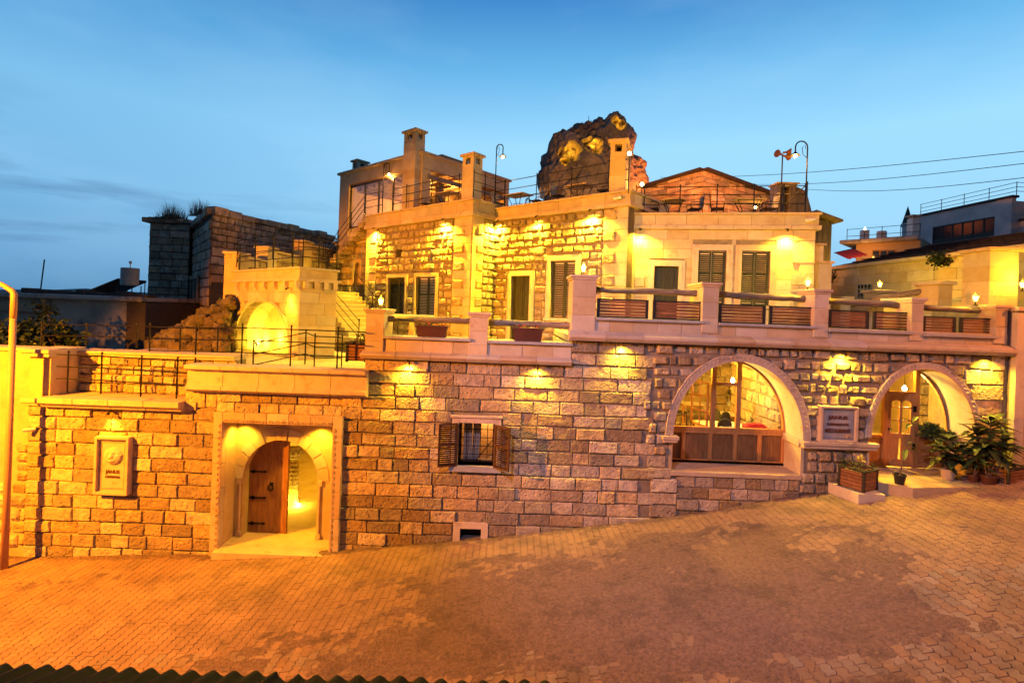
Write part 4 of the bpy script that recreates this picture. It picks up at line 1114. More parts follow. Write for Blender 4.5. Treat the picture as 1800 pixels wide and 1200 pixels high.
slabs = [slab((675, 590), (828, 595)), slab((858, 598), (1006, 603)), slab((1047, 557), (1236, 565)), slab((1262, 567), (1433, 573)), slab((1455, 577), (1603, 584)), slab((1621, 585), (1750, 591))]
def pillar(px0, px1, py_top, zbase, label=None, capb=.07, dep=.95, capt=.12):
    a = FM.L(px0, py_top)[0]; b, zt = FM.L(px1, py_top)
    q = MB().box(a, b, -.03, dep, zbase, zt-capt); pl_ = q.build('pillar', M['smooth'], tp)
    n_ = max(2, round((zt-capt-zbase)/.42))
    for k in range(n_):
        h_ = (zt-capt-zbase)/n_
        MB().box(a-.008, b+.008, -.042, dep+.01, zbase+k*h_+.006, zbase+(k+1)*h_-.006).build('block', M['smooth'], pl_, bevel=.006)
    MB().box(a-capb, b+capb, -.03-capb, dep+capb, zt-capt*.55, zt).box(a-capb*.5, b+capb*.5, -.03-capb*.5, dep+capb*.5, zt-capt, zt-capt*.55).build('cap', M['trim'], pl_, bevel=.006)
    return (a+b)/2, zt
P1 = pillar(645, 676, 543, zls-.5); P2 = pillar(827, 858, 549.5, zls-.5)
P3 = pillar(1008, 1048, 484, zr0+.2); P4 = pillar(1236, 1263, 497, zr0+.3)
P5 = pillar(1432, 1456, 509, zr0+.3); P6 = pillar(1602, 1622, 524, zr0+.3); P7 = pillar(1749, 1769, 537, zr0+.3)
band(x1005, xz1, zr0+.24, slabs[2][2]-.06, 62)
def log(p0, p1, r, off=.45, parent=None):
    a = FM.L(p0[0], p0[1], off); b = FM.L(p1[0], p1[1], off); n_ = 12; rs_ = random.Random(int(p0[0]))
    pts = [(a[0]-.05+(b[0]-a[0]+.1)*k/n_, off+rs_.uniform(-.012, .012), a[1]+(b[1]-a[1])*k/n_+rs_.uniform(-.012, .012)) for k in range(n_+1)]
    MB().tube(pts, [r*rs_.uniform(.88, 1.1) for _ in pts], 12).build('log_rail', M['oldwood'], tp, smooth=True)
for a in (((678, 559.5), (827, 564), .085), ((859, 567), (1008, 572), .088), ((1048, 509), (1234, 516), .085), ((1264, 517.5), (1430, 526), .088), ((1457, 529), (1600, 538), .088), ((1622, 540), (1748, 548), .08)): log(*a)
def panel(p0, p1, mid, seed):
    x0, x1, z0, z1 = FM.R(*p0, *p1, .12)
    for a, b in ((x0, FM.L(mid[0], 560, .12)[0]-.0), (FM.L(mid[1], 560, .12)[0]+.0, x1)):
        f = .07
        q = MB().box(a, a+f, .10, .16, z0, z1).box(b-f, b, .10, .16, z0, z1).box(a+f, b-f, .10, .16, z0, z0+f*.6).box(a+f, b-f, .10, .16, z1-f*.6, z1)
        fp = q.build('fence_panel', M['blackframe'], tp); n_ = 5
        for k in range(n_):
            h_ = (z1-z0-f*1.2)/n_
            MB().box(a+f, b-f, .115, .14, z0+f*.6+k*h_+.008, z0+f*.6+(k+1)*h_-.006).build('board', M['board'], fp)
for a in (((1050, 524), (1234, 564), (1139, 1147)), ((1264, 534), (1431, 573), (1345, 1352)), ((1457, 544), (1601, 581), (1527, 1535)), ((1622, 555), (1747, 590), (1680, 1688))): panel(*a, 0)
lantern((P1[0]+.05, D0+.3, P1[1]), 'lit lantern on the pillar above the gateway end of the terrace', 170)
lantern((P3[0], D0+.3, P3[1]), 'lit lantern on the tallest pillar in the middle of the parapet', 300)
lantern((P5[0]-.1, D0+.45, P5[1]), 'lit lantern on the pillar right of the smooth walled house', 200)
lantern((P7[0]-.25, D0+.45, P7[1]), 'lit lantern on the last parapet pillar before the right edge', 60)
for px_, py_, lb in ((716, 628, 'downlight under the cornice right above the stone gateway corner'), (945, 637, 'downlight under the cornice right of the small shuttered window'), (1095, 597, 'downlight beside the block pillar left of the big arch'), (1487, 611, 'downlight above the square restaurant sign'), (1742, 619, 'downlight above the quoins at the right end of the facade')):
    p = FM.L(px_, py_+2, -.2); downlight((p[0], D0-.10, (zl1 if px_ < 1000 else zr0)+.02), lb, power=85 if px_ != 1487 else 130, wide=.9 if px_ != 1487 else 1.1)
# flower boxes on the ledge
def flowerbox(px0, px1, ptop, pbot, label):
    x0, x1, z0, z1 = FM.R(px0, ptop, px1, pbot, .2)
    z0 = slabs[0][2] if px0 < 850 else slabs[1][2]
    w_ = x1-x0; h_ = z1-z0
    t = thing('flower_box', label, 'planter', (x0, D0+.05, z0), 0, 'flower boxes on the terrace ledge')
    MB().add([(.04, .03, 0), (w_-.04, .03, 0), (w_-.04, .27, 0), (.04, .27, 0), (0, 0, h_), (w_, 0, h_), (w_, .3, h_), (0, .3, h_)], [(0, 3, 2, 1), (4, 5, 6, 7), (0, 1, 5, 4), (1, 2, 6, 5), (2, 3, 7, 6), (3, 0, 4, 7)]).box(-.02, w_+.02, -.02, .32, h_-.03, h_+.01).build('box', M['terracotta'], t)
    g = MB(); f = MB(); rs_ = random.Random(px0)
    for k in range(70):
        x, y, z = rs_.uniform(.05, w_-.05), rs_.uniform(.05, .25), h_+rs_.uniform(0, .07)
        leaf_quad(g if k % 3 else f, (x, y, z), rs_, .035)
    g.build('leaves', M['leaf'], t); f.build('flowers', M['red'], t)
def leaf_quad(mb, c, rs_, s_, ln=1.6, dirv=None):
    a = Vector((rs_.gauss(0, 1), rs_.gauss(0, 1), rs_.gauss(0, 1))).normalized() if dirv is None else Vector(dirv).normalized()
    b = a.cross(Vector((rs_.gauss(0, 1), rs_.gauss(0, 1), rs_.gauss(0, 1)))).normalized(); c = Vector(c)
    n_ = a.cross(b)*s_*.25
    mb.add([c, c+a*s_*ln*.5+b*s_*.5+n_, c+a*s_*ln, c+a*s_*ln*.5-b*s_*.5+n_], [(0, 1, 2), (0, 2, 3)])
flowerbox(733, 786, 572, 591, 'brown flower box with red flowers below the left log rail')
flowerbox(902, 953, 576, 599, 'brown flower box with red flowers below the right log rail')

# ================================================================ THE HOUSES ON THE TERRACE
AN = R(40.5)
def cfr(px, py, D, z0=FLZ, an=AN):
    p = W(px, py, D); return Fr((p.x, p.y), (p.x+math.cos(an), p.y-math.sin(an)), z0)
def quoins(t, x0, x1, z0, z1, outer, pool='rubble', seed=0, Mx=None, wfrac=.62, y=-.02):
    """smooth corner blocks, every second one short with a rough stone beside it"""
    n_ = round((z1-z0)/.37); h_ = (z1-z0)/n_; rs_ = random.Random(seed)
    for k in range(n_):
        a, b = z0+k*h_, z0+(k+1)*h_
        def put(p, q, pl, yy):
            o = bpy.data.objects.new('quoin', rs_.choice(POOL[pl])); COL.objects.link(o); o.parent = t
            o.scale = (q-p-.008, 1, b-a-.008); L = Vector(((p+q)/2, yy, (a+b)/2))
            o.location = (Mx @ L) if Mx else L
            if Mx: o.rotation_euler = Mx.to_euler()
        if k % 2: put(x0, x1, 'smooth', y)
        else:
            xm = x0+(x1-x0)*wfrac if outer == 'R' else x1-(x1-x0)*wfrac
            if outer == 'R': put(xm, x1, 'smooth', y); put(x0, xm, pool, y+.0)
            else: put(x0, xm, 'smooth', y); put(xm, x1, pool, y+.0)
def parapet(t, x0, x1, zlo, zlip, ztop, sx=None, side=True, d=.16):
    """lip + parapet + coping round the front (and right) edge; zlo..zlip moulding, zlip..ztop parapet"""
    yend = sx if sx else 5
    for nm, o, a, b in (('cornice', d, zlo, zlip-.02), ('parapet', .10, zlip-.02, ztop-.07), ('coping', .17, ztop-.07, ztop)):
        m_ = M['trim'] if nm != 'parapet' else M['smooth']
        for p_, q_ in segs(x0-o*.3, x1+o, .95): MB().box(p_, q_, -o, .25, a, b).build(nm, m_, t, bevel=.008)
        if side:
            for p_, q_ in segs(.25, yend, .95): MB().box(x1-.25, x1+o, p_, q_, a, b).build(nm, m_, t, bevel=.008)
# --- wing A
fa = cfr(828, 460, 20.2)
A_L = fa.L(643, 470)[0]; za_top = fa.L(828, 350)[1]-FLZ; za_lip = fa.L(828, 371)[1]-FLZ; za_lo = fa.L(828, 380)[1]-FLZ
A = fthing(fa, 'left_guest_house', 'floodlit rubble stone house left of the inner corner, two shuttered windows', 'house')
def fl(fr, *a): x, z = fr.L(*a); return x, z-FLZ
a_w = [(*[fl(fa, px_, 520)[0] for px_ in (683, 713)],), (*[fl(fa, px_, 520)[0] for px_ in (732, 767)],)]
wz0_, wz1_ = fl(fa, 700, 556)[1], fl(fa, 700, 488)[1]; wz1b = fl(fa, 750, 486)[1]
qa_l, qa_r = fl(fa, 662, 450)[0], fl(fa, 797, 450)[0]
nx0, nx1 = fl(fa, 695, 445)[0], fl(fa, 706, 445)[0]; nzz = fl(fa, 700, 452)[1], fl(fa, 700, 438)[1]
MB().poly([(A_L, 0), (0, 0), (0, za_lo), (A_L, za_lo)], [[(a, wz0_), (b, wz0_), (b, z_), (a, z_)] for (a, b), z_ in zip(a_w, (wz1_, wz1b))]+[[(nx0, nzz[0]), (nx1, nzz[0]), (nx1, nzz[1]), (nx0, nzz[1])]], .03, .4).build('front_wall', M['mortar'], A)
MB().box(A_L, -.04, .4, 7, 0, za_lo+.1).build('body', M['mortar'], A)
MB().box(-.4, -.03, .03, 7, 0, za_lo).build('side_wall', M['mortar'], A)
bl = [blocked_rect(a-.17, b+.17, wz0_-.1, z_+.17) for (a, b), z_ in zip(a_w, (wz1_, wz1b))]+[blocked_rect(nx0, nx1, nzz[0], nzz[1])]
fill(A, 'stone', qa_l, qa_r, 0, za_lo, .30, (.20, .58), ['rubble'], block=bl, seed=71, gap=.03, jit=.42)
quoins(A, A_L, qa_l, 0, za_lo, 'L', seed=1); quoins(A, qa_r, 0, 0, za_lo, 'R', seed=2)
sm = side_matrix(0)
for i_, ((a, b), z_) in enumerate(zip(a_w, (wz1_, wz1b))): window(A, a, b, wz0_, z_, 0, .16, .06, lit=(i_ == 1))
ys = fa.S(872, 450)[0]
fill(A, 'side_stone', .62, ys+.6, 0, za_lo, .30, (.24, .44), ['rubble'], seed=72, gap=.03, jit=.2, M4=side_matrix(.0))
quoins(A, .0, .62, 0, za_lo, 'L', seed=3, Mx=side_matrix(.02))
parapet(A, A_L, 0, za_lo, za_lip, za_top, sx=4)
MB().box(A_L, 0, .25, 7, za_lip-.1, za_lip+.05).build('roof_deck', M['smooth'], A)
# --- wing B
fb = cfr(1103, 430, 17.23)
B_L = fb.L(862, 450)[0]-.4; zb_top = fb.L(1103, 335)[1]-FLZ; zb_lip = fb.L(1103, 355)[1]-FLZ; zb_lo = fb.L(1103, 363)[1]-FLZ
B = fthing(fb, 'middle_guest_house', 'floodlit rubble stone house in the middle with panelled door and tall shutters', 'house')
d0_, d1_ = fl(fb, 899, 530)[0], fl(fb, 932, 530)[0]; dz = fl(fb, 915, 485)[1]
w0_, w1_ = fl(fb, 968, 510)[0], fl(fb, 1012, 510)[0]; wza, wzb = fl(fb, 990, 560)[1], fl(fb, 990, 458)[1]
qb = fl(fb, 1060, 430)[0]
MB().poly([(B_L, 0), (0, 0), (0, zb_lo), (B_L, zb_lo)], [[(d0_, .02), (d1_, .02), (d1_, dz), (d0_, dz)], [(w0_, wza), (w1_, wza), (w1_, wzb), (w0_, wzb)]], .03, .4).build('front_wall', M['mortar'], B)
MB().box(B_L, -.04, .4, 6, 0, zb_lo+.1).build('body', M['mortar'], B)
MB().box(-.4, -.0, .03, 6, 0, zb_lo).build('side_wall', M['smooth'], B)
bl = [blocked_rect(d0_-.2, d1_+.2, 0, dz+.2), blocked_rect(w0_-.2, w1_+.2, wza-.1, wzb+.2)]
fill(B, 'stone', B_L, qb, 0, zb_lo, .30, (.20, .60), ['rubble'], block=bl, seed=73, gap=.03, jit=.42)
quoins(B, qb, 0, 0, zb_lo, 'R', seed=4, wfrac=.55)
window(B, d0_, d1_, .02, dz, 0, .2, .06, kind='door', name='doorway'); window(B, w0_, w1_, wza, wzb, 0, .2, .06, lit=True)
parapet(B, B_L, 0, zb_lo, zb_lip, zb_top, sx=3)
MB().box(B_L, 0, .25, 6, zb_lip-.1, zb_lip+.05).build('roof_deck', M['smooth'], B)
# --- wing C, smooth cut stone
pc0, pc1 = W(1113, 450, 17.7), W(1430, 450, 16.6)
fc = Fr((pc0.x, pc0.y), (pc1.x, pc1.y), FLZ)
C_R = fc.L(1430, 450)[0]; zc_top = fl(fc, 1270, 375)[1]; zc_lip = fl(fc, 1270, 396)[1]; zc_lo = fl(fc, 1270, 404)[1]
Ch = fthing(fc, 'right_guest_house', 'house of smooth cut stone with one door and two tall shuttered windows', 'house')
d0_, d1_ = fl(fc, 1149, 500)[0], fl(fc, 1192, 500)[0]; dz = fl(fc, 1170, 468)[1]
cw = [(fl(fc, 1226, 490)[0], fl(fc, 1275, 490)[0]), (fl(fc, 1302, 490)[0], fl(fc, 1352, 490)[0])]; cza, czb = fl(fc, 1290, 536)[1], fl(fc, 1290, 441)[1]
qc = fl(fc, 1393, 450)[0]
MB().poly([(-.6, 0), (C_R, 0), (C_R, zc_lo), (-.6, zc_lo)], [[(d0_, .02), (d1_, .02), (d1_, dz), (d0_, dz)]]+[[(a, cza), (b, cza), (b, czb), (a, czb)] for a, b in cw], .03, .4).build('front_wall', M['mortar'], Ch)
MB().box(-.6, C_R-.02, .4, 7, 0, zc_lo+.1).build('body', M['smooth'], Ch)
bl = [blocked_rect(d0_-.18, d1_+.18, 0, dz+.18)]+[blocked_rect(a-.18, b+.18, cza-.1, czb+.18) for a, b in cw]
fill(Ch, 'cut_block', -.6, qc, 0, zc_lo, .34, (.5, 1.0), ['smooth'], block=bl, seed=75, gap=.006, jit=.0)
n_ = round(zc_lo/.37); h_ = zc_lo/n_
for k in range(n_):
    MB().box(qc if k % 2 else qc+.22, C_R+.02, -.05 if k % 2 else -.035, .05, k*h_+.004, (k+1)*h_-.004).build('quoin', M['smooth'], Ch, bevel=.006)
    if not k % 2: MB().box(qc, qc+.22, -.0, .05, k*h_+.004, (k+1)*h_-.004).build('quoin', M['smooth'], Ch)
window(Ch, d0_, d1_, .02, dz, 0, .2, .06, kind='door', name='doorway')
for a, b in cw: window(Ch, a, b, cza, czb, 0, .2, .06, lit=True)
parapet(Ch, -.3, C_R, zc_lo, zc_lip, zc_top, sx=5, side=True)
MB().box(-.6, C_R, .25, 7, zc_lip-.1, zc_lip+.05).build('roof_deck', M['smooth'], Ch)
x_, z_ = fl(fc, 1124, 495); MB().box(x_-.16, x_+.16, -.1, 0, z_-.17, z_+.17).build('wall_box', M['trim'], Ch, bevel=.01)
# downlights on the houses
for fr_, px_, py_, z_, lb, pw in ((fa, 663, 402, za_lo, 'downlight at the left end of the left guest house', 70), (fa, 785, 384, za_lo, 'downlight near the right quoins of the left guest house', 95),
        (fb, 880, 392, zb_lo, 'downlight in the inner corner beside the chimney', 85), (fb, 948, 382, zb_lo, 'downlight over the door of the middle guest house', 60), (fb, 1042, 369, zb_lo, 'downlight over the right side of the tall shutters', 85),
        (fc, 1125, 404, zc_lo, 'downlight left of the door in the smooth house', 75), (fc, 1381, 400, zc_lo, 'downlight beside the projecting quoins of the smooth house', 75)):
    x_ = fr_.L(px_, py_)[0]; rot_downlight(fr_, x_, -.14, z_, lb, power=pw, tgt_off=(0, .14, -2)) if False else None
    p_ = fr_.w(x_, -.17, z_); t = downlight(p_, lb, power=pw*(1.8 if fr_ is not fc else 1.0), wide=7.0 if fr_ is not fc else 4.0); t.rotation_euler = (0, 0, fr_.ang)
# cameras on cornices
for (px_, py_, fr_, lb) in ((1088, 349, fb, 'white bullet camera on the parapet of the middle house'), (1421, 388, fc, 'white bullet camera at the right end of the smooth house')):
    x_, z_ = fr_.L(px_, py_, -.16); t = thing('bullet_camera', lb, 'camera', fr_.w(x_, -.16, z_-FLZ), fr_.ang, 'white bullet cameras')
    MB().tube([(0, 0, 0), (.03, -.1, 0)], .03, 6).build('mount', M['white'], t); MB().tube([(-.12, -.16, -.02), (.14, -.1, .02)], .05, 8).build('body', M['white'], t)
# --- roof railings
zA = za_top+FLZ; zB = zb_top+FLZ; zC = zc_top+FLZ
def onf(fr, px, y, z, py=360):
    return fr.w(fr.L(px, py, y)[0], y, z-fr.o.z)
railing('iron_railing', 'roof railing of the left guest house, running past the corner chimney', [onf(fa, px_, .1, zA) for px_ in (690, 714, 758, 806)]+[fa.w(-.1, .1, zA-FLZ)]+[fa.w(-.1, y_, zA-FLZ) for y_ in (.75, 1.35)]+[fa.w(-.1, 1.95, zA-FLZ)], 1.08, group='black iron railings', fr_=(.36, .68, 1))
railing('iron_railing', 'roof railing of the middle guest house in front of the tall rock', [onf(fb, px_, .1, zB) for px_ in (870, 887, 942, 1003, 1068)]+[fb.w(-.1, .1, zB-FLZ)], 1.1, group='black iron railings', fr_=(.36, .68, 1))
railing('iron_railing', 'roof railing of the smooth walled house around the bistro tables', [onf(fc, px_, .1, zC) for px_ in (1118, 1132, 1195, 1260, 1325, 1377, 1415)], .92, group='black iron railings', fr_=(.36, .7, 1))
railing('stair_railing', 'sloping iron handrail at the right end of the roof terrace', [onf(fc, 1375, .5, zC-.1), onf(fc, 1418, .7, zC+.7)], .45, group='black iron railings', fr_=(.4, .95), r=.018)
# --- chimneys
def chimney(px_c, D, px_l, px_r, py_top, py_bot, name, label, an=AN, cap=.09, vents=True, z0=None):
    fr = cfr(px_c, (py_top+py_bot)/2, D, 0, an)
    L_ = fr.L(px_l, py_top)[0]; Wd = fr.S(px_r, py_top)[0]; zt = fr.L(px_c, py_top)[1]; zb = fr.L(px_c, py_bot)[1]-.3 if z0 is None else z0
    fr.o.z = zb; H = zt-zb
    t = fthing(fr, name, label, 'chimney', 'stone chimneys')
    cx = .09
    vz0, vz1 = H-.42, H-.16
    q = MB().box(L_, 0, 0, Wd, 0, vz0)
    for (a, b) in ((L_, L_-L_*.28), (L_*.28, 0)):
        for (c_, d_) in ((0, Wd*.28), (Wd*.72, Wd)): q.box(min(a, b), max(a, b), c_, d_, vz0, vz1)
    q.box(L_, 0, 0, Wd, vz1, H-.09)
    s_ = q.build('shaft', M['smooth'], t)
    MB().box(L_*.72, L_*.28, Wd*.3, Wd*.7, vz0, vz1).build('flue', M['oldcore'], t)
    MB().box(L_-cap, cap, -cap, Wd+cap, H-.09, H).build('cap', M['trim'], t, bevel=.006)
    n_ = int(vz0/.42)
    for k in range(n_):
        MB().box(L_-.006, .006, -.006, Wd+.006, k*.42+.006, (k+1)*.42-.006).build('block', M['smooth'], t, bevel=.008)
    return t
chimney(729, 23.0, 711, 748, 226, 366, 'tall_chimney', 'tallest square chimney, its lower half floodlit yellow')
chimney(831.5, 20.3, 814, 849, 268, 352, 'chimney', 'square chimney on the corner of the left guest house')
chimney(1100, 17.45, 1074, 1110, 244, 336, 'chimney', 'square chimney standing in front of the tall rock', an=R(18))
chimney(628.5, 27.3, 620, 647, 280, 300, 'small_chimney', 'short chimney on the flat roof of the glazed room')
# ================================================================ glazed rooftop room
fg = cfr(712, 340, 24.0, 0)
zt = fg.L(708, 275)[1]; zwt = fg.L(705, 303)[1]; gL = fg.L(597, 340)[0]; zbs = 9.9
gh = fthing(fg, 'glazed_roof_room', 'flat roofed rooftop room with wide glass front, warmly lit inside', 'building')
wL = fg.L(613, 340)[0]; wb = fg.L(613, 401)[1]
q = MB().box(gL, 1.2, 0, 6, zwt+.0, zt-.12).box(gL, wL, 0, .5, zbs, zwt).box(-.05, 1.2, 0, .5, zbs, zwt).box(gL, gL+.4, .5, 6, zbs, zwt).box(gL, 1.2, 5.7, 6, zbs, zwt)
q.build('wall', M['smooth'], gh)
MB().box(gL-.12, 1.3, -.12, 6.1, zt-.12, zt).build('coping', M['trim'], gh, bevel=.01)
MB().box(gL-.25, 1.2, -.15, 6, zbs-.15, zbs).box(gL-.35, 1.2, -.3, 6, zbs-.25, zbs-.15).build('floor', M['smooth'], gh)
MB().box(gL-.1, -.2, 0, 6, 4, zbs-.26).build('base', M['rubble'], gh)
MB().box(gL, 1.2, .1, 6, zwt-.05, zwt-.002).build('ceiling', M['ceiling'], gh)
q = MB(); 
for k in range(9): q.box(gL+.5+k*.62, gL+.62+k*.62, .55, 5.7, zwt-.2, zwt-.051)
q.build('beam', M['oldwood'], gh)
q = MB(); xs_ = [wL]+[fg.L(p_, 350)[0] for p_ in (638, 662, 687)]+[-.05]
for x_ in xs_: q.box(x_-.035, x_+.035, .10, .17, wb, zwt-.05)
q.box(wL, -.05, .10, .17, zwt-.14, zwt-.05).box(wL, -.05, .10, .17, wb, wb+.07)
wn = q.build('glass_front', M['blackframe'], gh)
for a, b in zip(xs_, xs_[1:]): MB().box(a+.036, b-.036, .13, .14, wb+.07, zwt-.14).build('pane', M['glass'], wn)
q = MB(); q.box(wL+.6, wL+1.0, 3.5, 3.9, zbs, zwt); q.box(-1.9, -1.0, 4, 4.4, zbs, zbs+1.6).build('fireplace', M['plaster'], gh)
lamp('POINT', (-1.6, 2.6, zwt-.8), (1, .46, .06), 520, gh, .15); lamp('POINT', (-4.2, 3.2, zwt-.8), (1, .38, .14), 130, gh, .15)
# side of the room: open pergola with beams
q = MB(); ysd = fg.S(806, 349, 1.2)[0]
pz = fg.S(744, 304, 1.2)[1]
MB().box(1.0, 1.25, .3, max(5.5, ysd), pz-.2, pz).build('side_beam', M['oldwood'], gh)
for k in range(8): MB().box(-.1, 1.15, 1.0+k*.62, 1.16+k*.62, pz-.16, pz-.02).build('rafter', M['oldwood'], gh)
MB().box(.75, 1.0, 1.2, 1.5, zbs, pz-.2).box(.75, 1.0, 3.8, 4.1, zbs, pz-.2).build('post', M['oldwood'], gh)
lamp('POINT', (.4, 2.6, pz-.6), (1, .35, .04), 260, gh, .12)
# timber box room above
fk = cfr(776.5, 290, 25.6, 0); kz1 = fk.L(776.5, 274)[1]; kz0 = fk.L(776.5, 303)[1]; kL = fk.L(752, 290)[0]; kW = fk.S(813, 300)[0]
kb = fthing(fk, 'timber_box_room', 'orange lit timber clad box jutting out behind the tall chimney', 'building')
for k in range(3):
    h_ = (kz1-kz0)/3
    MB().box(kL, 0, 0, .05, kz0+k*h_+.006, kz0+(k+1)*h_).box(-.05, 0, .05, kW, kz0+k*h_+.006, kz0+(k+1)*h_).build('board', M['pine'], kb)
MB().box(kL+.02, -.06, .06, kW-.02, kz0, kz1-.01).build('body', M['oldwood'], kb)
MB().box(kL-.05, .05, -.05, kW, kz1, kz1+.06).build('roof', M['trim'], kb)
for k in range(4): MB().box(kL, 0, .2+k*kW/4, .4+k*kW/4, kz0-.2, kz0-.01).build('beam', M['oldwood'], kb)
MB().box(kL+.3, kL+.7, 1, 2, zbs, kz0-.2).build('support', M['oldwood'], kb)
# ================================================================ tall rock behind
RD = 55.0; rcx, rcy = 1045, 300
outl = [(540, 700), (540, 660), (575, 600), (600, 490), (650, 410), (655, 340), (690, 275), (740, 262), (785, 290), (870, 250), (950, 200), (1010, 195), (1060, 190), (1130, 148), (1190, 145), (1240, 80), (1290, 52), (1330, 80), (1390, 118), (1412, 165), (1450, 180), (1480, 240), (1525, 310), (1530, 400), (1530, 470), (1600, 530), (1640, 600), (1655, 680), (1680, 770), (1700, 860), (1760, 1900), (1200, 2300), (560, 1900), (590, 930), (560, 800)]
outl = [(850+a/5.713, 190+b/5.713) for a, b in outl]
rc = W(rcx, rcy, RD)
pol = []
for a, b in outl:
    p_ = W(a, b, RD); pol.append((math.atan2(p_.z-rc.z, p_.x-rc.x), math.hypot(p_.z-rc.z, p_.x-rc.x)))
pol.sort()
def rad_at(t):
    n_ = len(pol)
    for i in range(n_):
        a0, r0 = pol[i-1]; a1, r1 = pol[i]
        if i == 0: a0 -= 2*math.pi
        if a0 <= t <= a1: return r0+(r1-r0)*(t-a0)/max(1e-6, a1-a0)
    a0, r0 = pol[-1]; a1, r1 = pol[0][0]+2*math.pi, pol[0][1]
    return r0+(r1-r0)*(t-a0)/(a1-a0)
caves = [(1002, 266, .78), (993, 280, .4), (1043, 252, .85), (1090, 213, .6)]
vs, fs = [], []; nt_, npz = 260, 96
def crag(p_):
    a = noise.fractal(p_*.28, 1, 2, 4)*1.0
    d_, _ = noise.voronoi(Vector((p_.x*.42, p_.y*.42, p_.z*.30)))
    d2, _ = noise.voronoi(Vector((p_.x*1.1+4, p_.y*1.1, p_.z*.8)))
    return a+(d_[1]-d_[0])*1.5-.6+(d2[1]-d2[0])*.55-.2+noise.fractal(p_*2.2, .8, 2, 3)*.16
for j in range(npz+1):
    ph = math.pi*j/npz
    for i in range(nt_):
        t_ = -math.pi+2*math.pi*i/nt_
        r_ = rad_at(t_)*math.sin(ph)**.72 if 0 < j < npz else 0
        x, z, y = r_*math.cos(t_), r_*math.sin(t_), -4.2*math.cos(ph)
        p_ = Vector((x, y, z)); dsp = crag(p_); edge = math.sin(ph)
        nrm = Vector((math.cos(t_)*edge*.55, -math.cos(ph), math.sin(t_)*edge*.55))
        vs.append(list(p_+nrm*dsp*(.9 if 0 < j < npz else 0)))
for j in range(npz):
    for i in range(nt_):
        i2 = (i+1) % nt_; fs.append((j*nt_+i, (j+1)*nt_+i, (j+1)*nt_+i2, j*nt_+i2))
from mathutils.bvhtree import BVHTree
def caster(): return BVHTree.FromPolygons([Vector(v_) for v_ in vs], fs)
bv = caster(); eye = Vector((0, 0, EYE))-rc; hits = []
for a, b, r_ in caves:
    h_ = bv.ray_cast(eye, ray(a, b).normalized())
    if h_[0]: hits.append((h_[0], r_))
for h_, r_ in hits:
    for v_ in vs:
        if v_[1] < 2:
            d = math.hypot((v_[0]-h_.x)/1.2, v_[2]-h_.z)/r_+noise.noise(Vector((v_[0]*1.6, v_[2]*1.6, 1)))*.5
            if d < 1.15: v_[1] += min(1, (1.15-d)*3.0)*1.3
me = bpy.data.meshes.new('rock_body'); me.from_pydata(vs, [], fs); me.materials.append(M['rock']); me.shade_flat()
rk = thing('rock_tower', 'tall jagged rock with floodlit cave hollows rising behind the middle house', 'rock', rc)
link('rock_body', me, rk)
bv = caster()
for h_, r_ in hits:
    g_ = bv.ray_cast(eye, (h_-eye).normalized())
    if g_[0]:
        p_ = g_[0]; lamp('POINT', (p_.x-.1, p_.y-.55*max(.6, r_), p_.z-.25), (1, .50, .02), 130*r_*r_+18, rk, .2)
lamp('SPOT', (0, -17, -8), (1, .48, .14), 8000, rk, .4, (-1, 0, 0), 50)
lamp('SPOT', (6.5, -13, -10), (1, .26, .05), 52000, rk, .4, (3.2, 0, 0), 30)
lamp('SPOT', (-4.5, -13, -11), (1, .42, .06), 20000, rk, .4, (-3.0, 0, -5), 34)
a_ = MB().tube([(W(1035, 222, RD)-rc), (W(1035, 204, RD)-rc)], .03, 4)
for px_ in (1014, 1022, 1046): a_.tube([W(px_, 224-(px_-1014)*.15, RD)-rc, W(px_, 216-(px_-1014)*.2, RD)-rc], .02, 4)
a_.tube([W(1014, 218, RD)-rc, W(1060, 208, RD)-rc], .015, 4)
a_.build('summit_railing', M['iron'], rk)
# ================================================================ lamp posts
Z = lambda z: Vector((0, 0, z))
gooseneck(fa.w(fa.L(672, 370, .5)[0], .5, zA-FLZ-.15), 2.75, (.30, -.12), 'curved lamp post in front of the glazed roof room', 130)
gooseneck(fb.w(fb.L(869.5, 360, .12)[0], .12, zB-FLZ), 2.72, (.27, -.1), 'tall curved lamp post above the inner corner of the roofs', 60)
gooseneck(fb.w(fb.L(931, 350, 2.6)[0], 2.6, zB-FLZ-.3), 1.25, (-.17, -.1), 'small curved lamp low behind the roof table', 30, drop=.1)
gooseneck(onf(fc, 1416, .3, zC-.02), 2.45, (-.40, .0), 'tallest curved lamp post at the right end of the roof terrace', 150, drop=.15)
gooseneck(fc.w(fc.L(1340, 350, 1.8)[0], 1.8, zc_top-.2), 1.15, (-.34, -.2), 'curved lamp behind the rectangular table right of the gable ridge', 90, drop=.1)
for px_, py_, D_, pw, lb in ((1106.5, 270, 16.8, 30, 'glowing globe lamp at the top of the chimney by the rock'), (1128.5, 324, 18.2, 70, 'glowing globe lamp on a post just right of the rock chimney')):
    p_ = W(px_, py_, D_); t = thing('globe_lamp', lb, 'lamp', p_, 0, 'globe lamps by the rock chimney')
    MB().lathe([(.001, -.07), (.05, -.05), (.07, 0), (.05, .05), (.001, .07)], n=10).build('globe', M['bulbs'], t)
    MB().tube([(.0, .03, -.06), (.02, .05, -1.3 if py_ < 300 else -.9)], .018, 6).tube([(0, .03, .06), (0, .10, .1), (.0, .15, .02)], .012, 5).build('post', M['iron'], t)
    lamp('POINT', (-.02, -.15, -.02), (1, .38, .05), pw, t, .07)
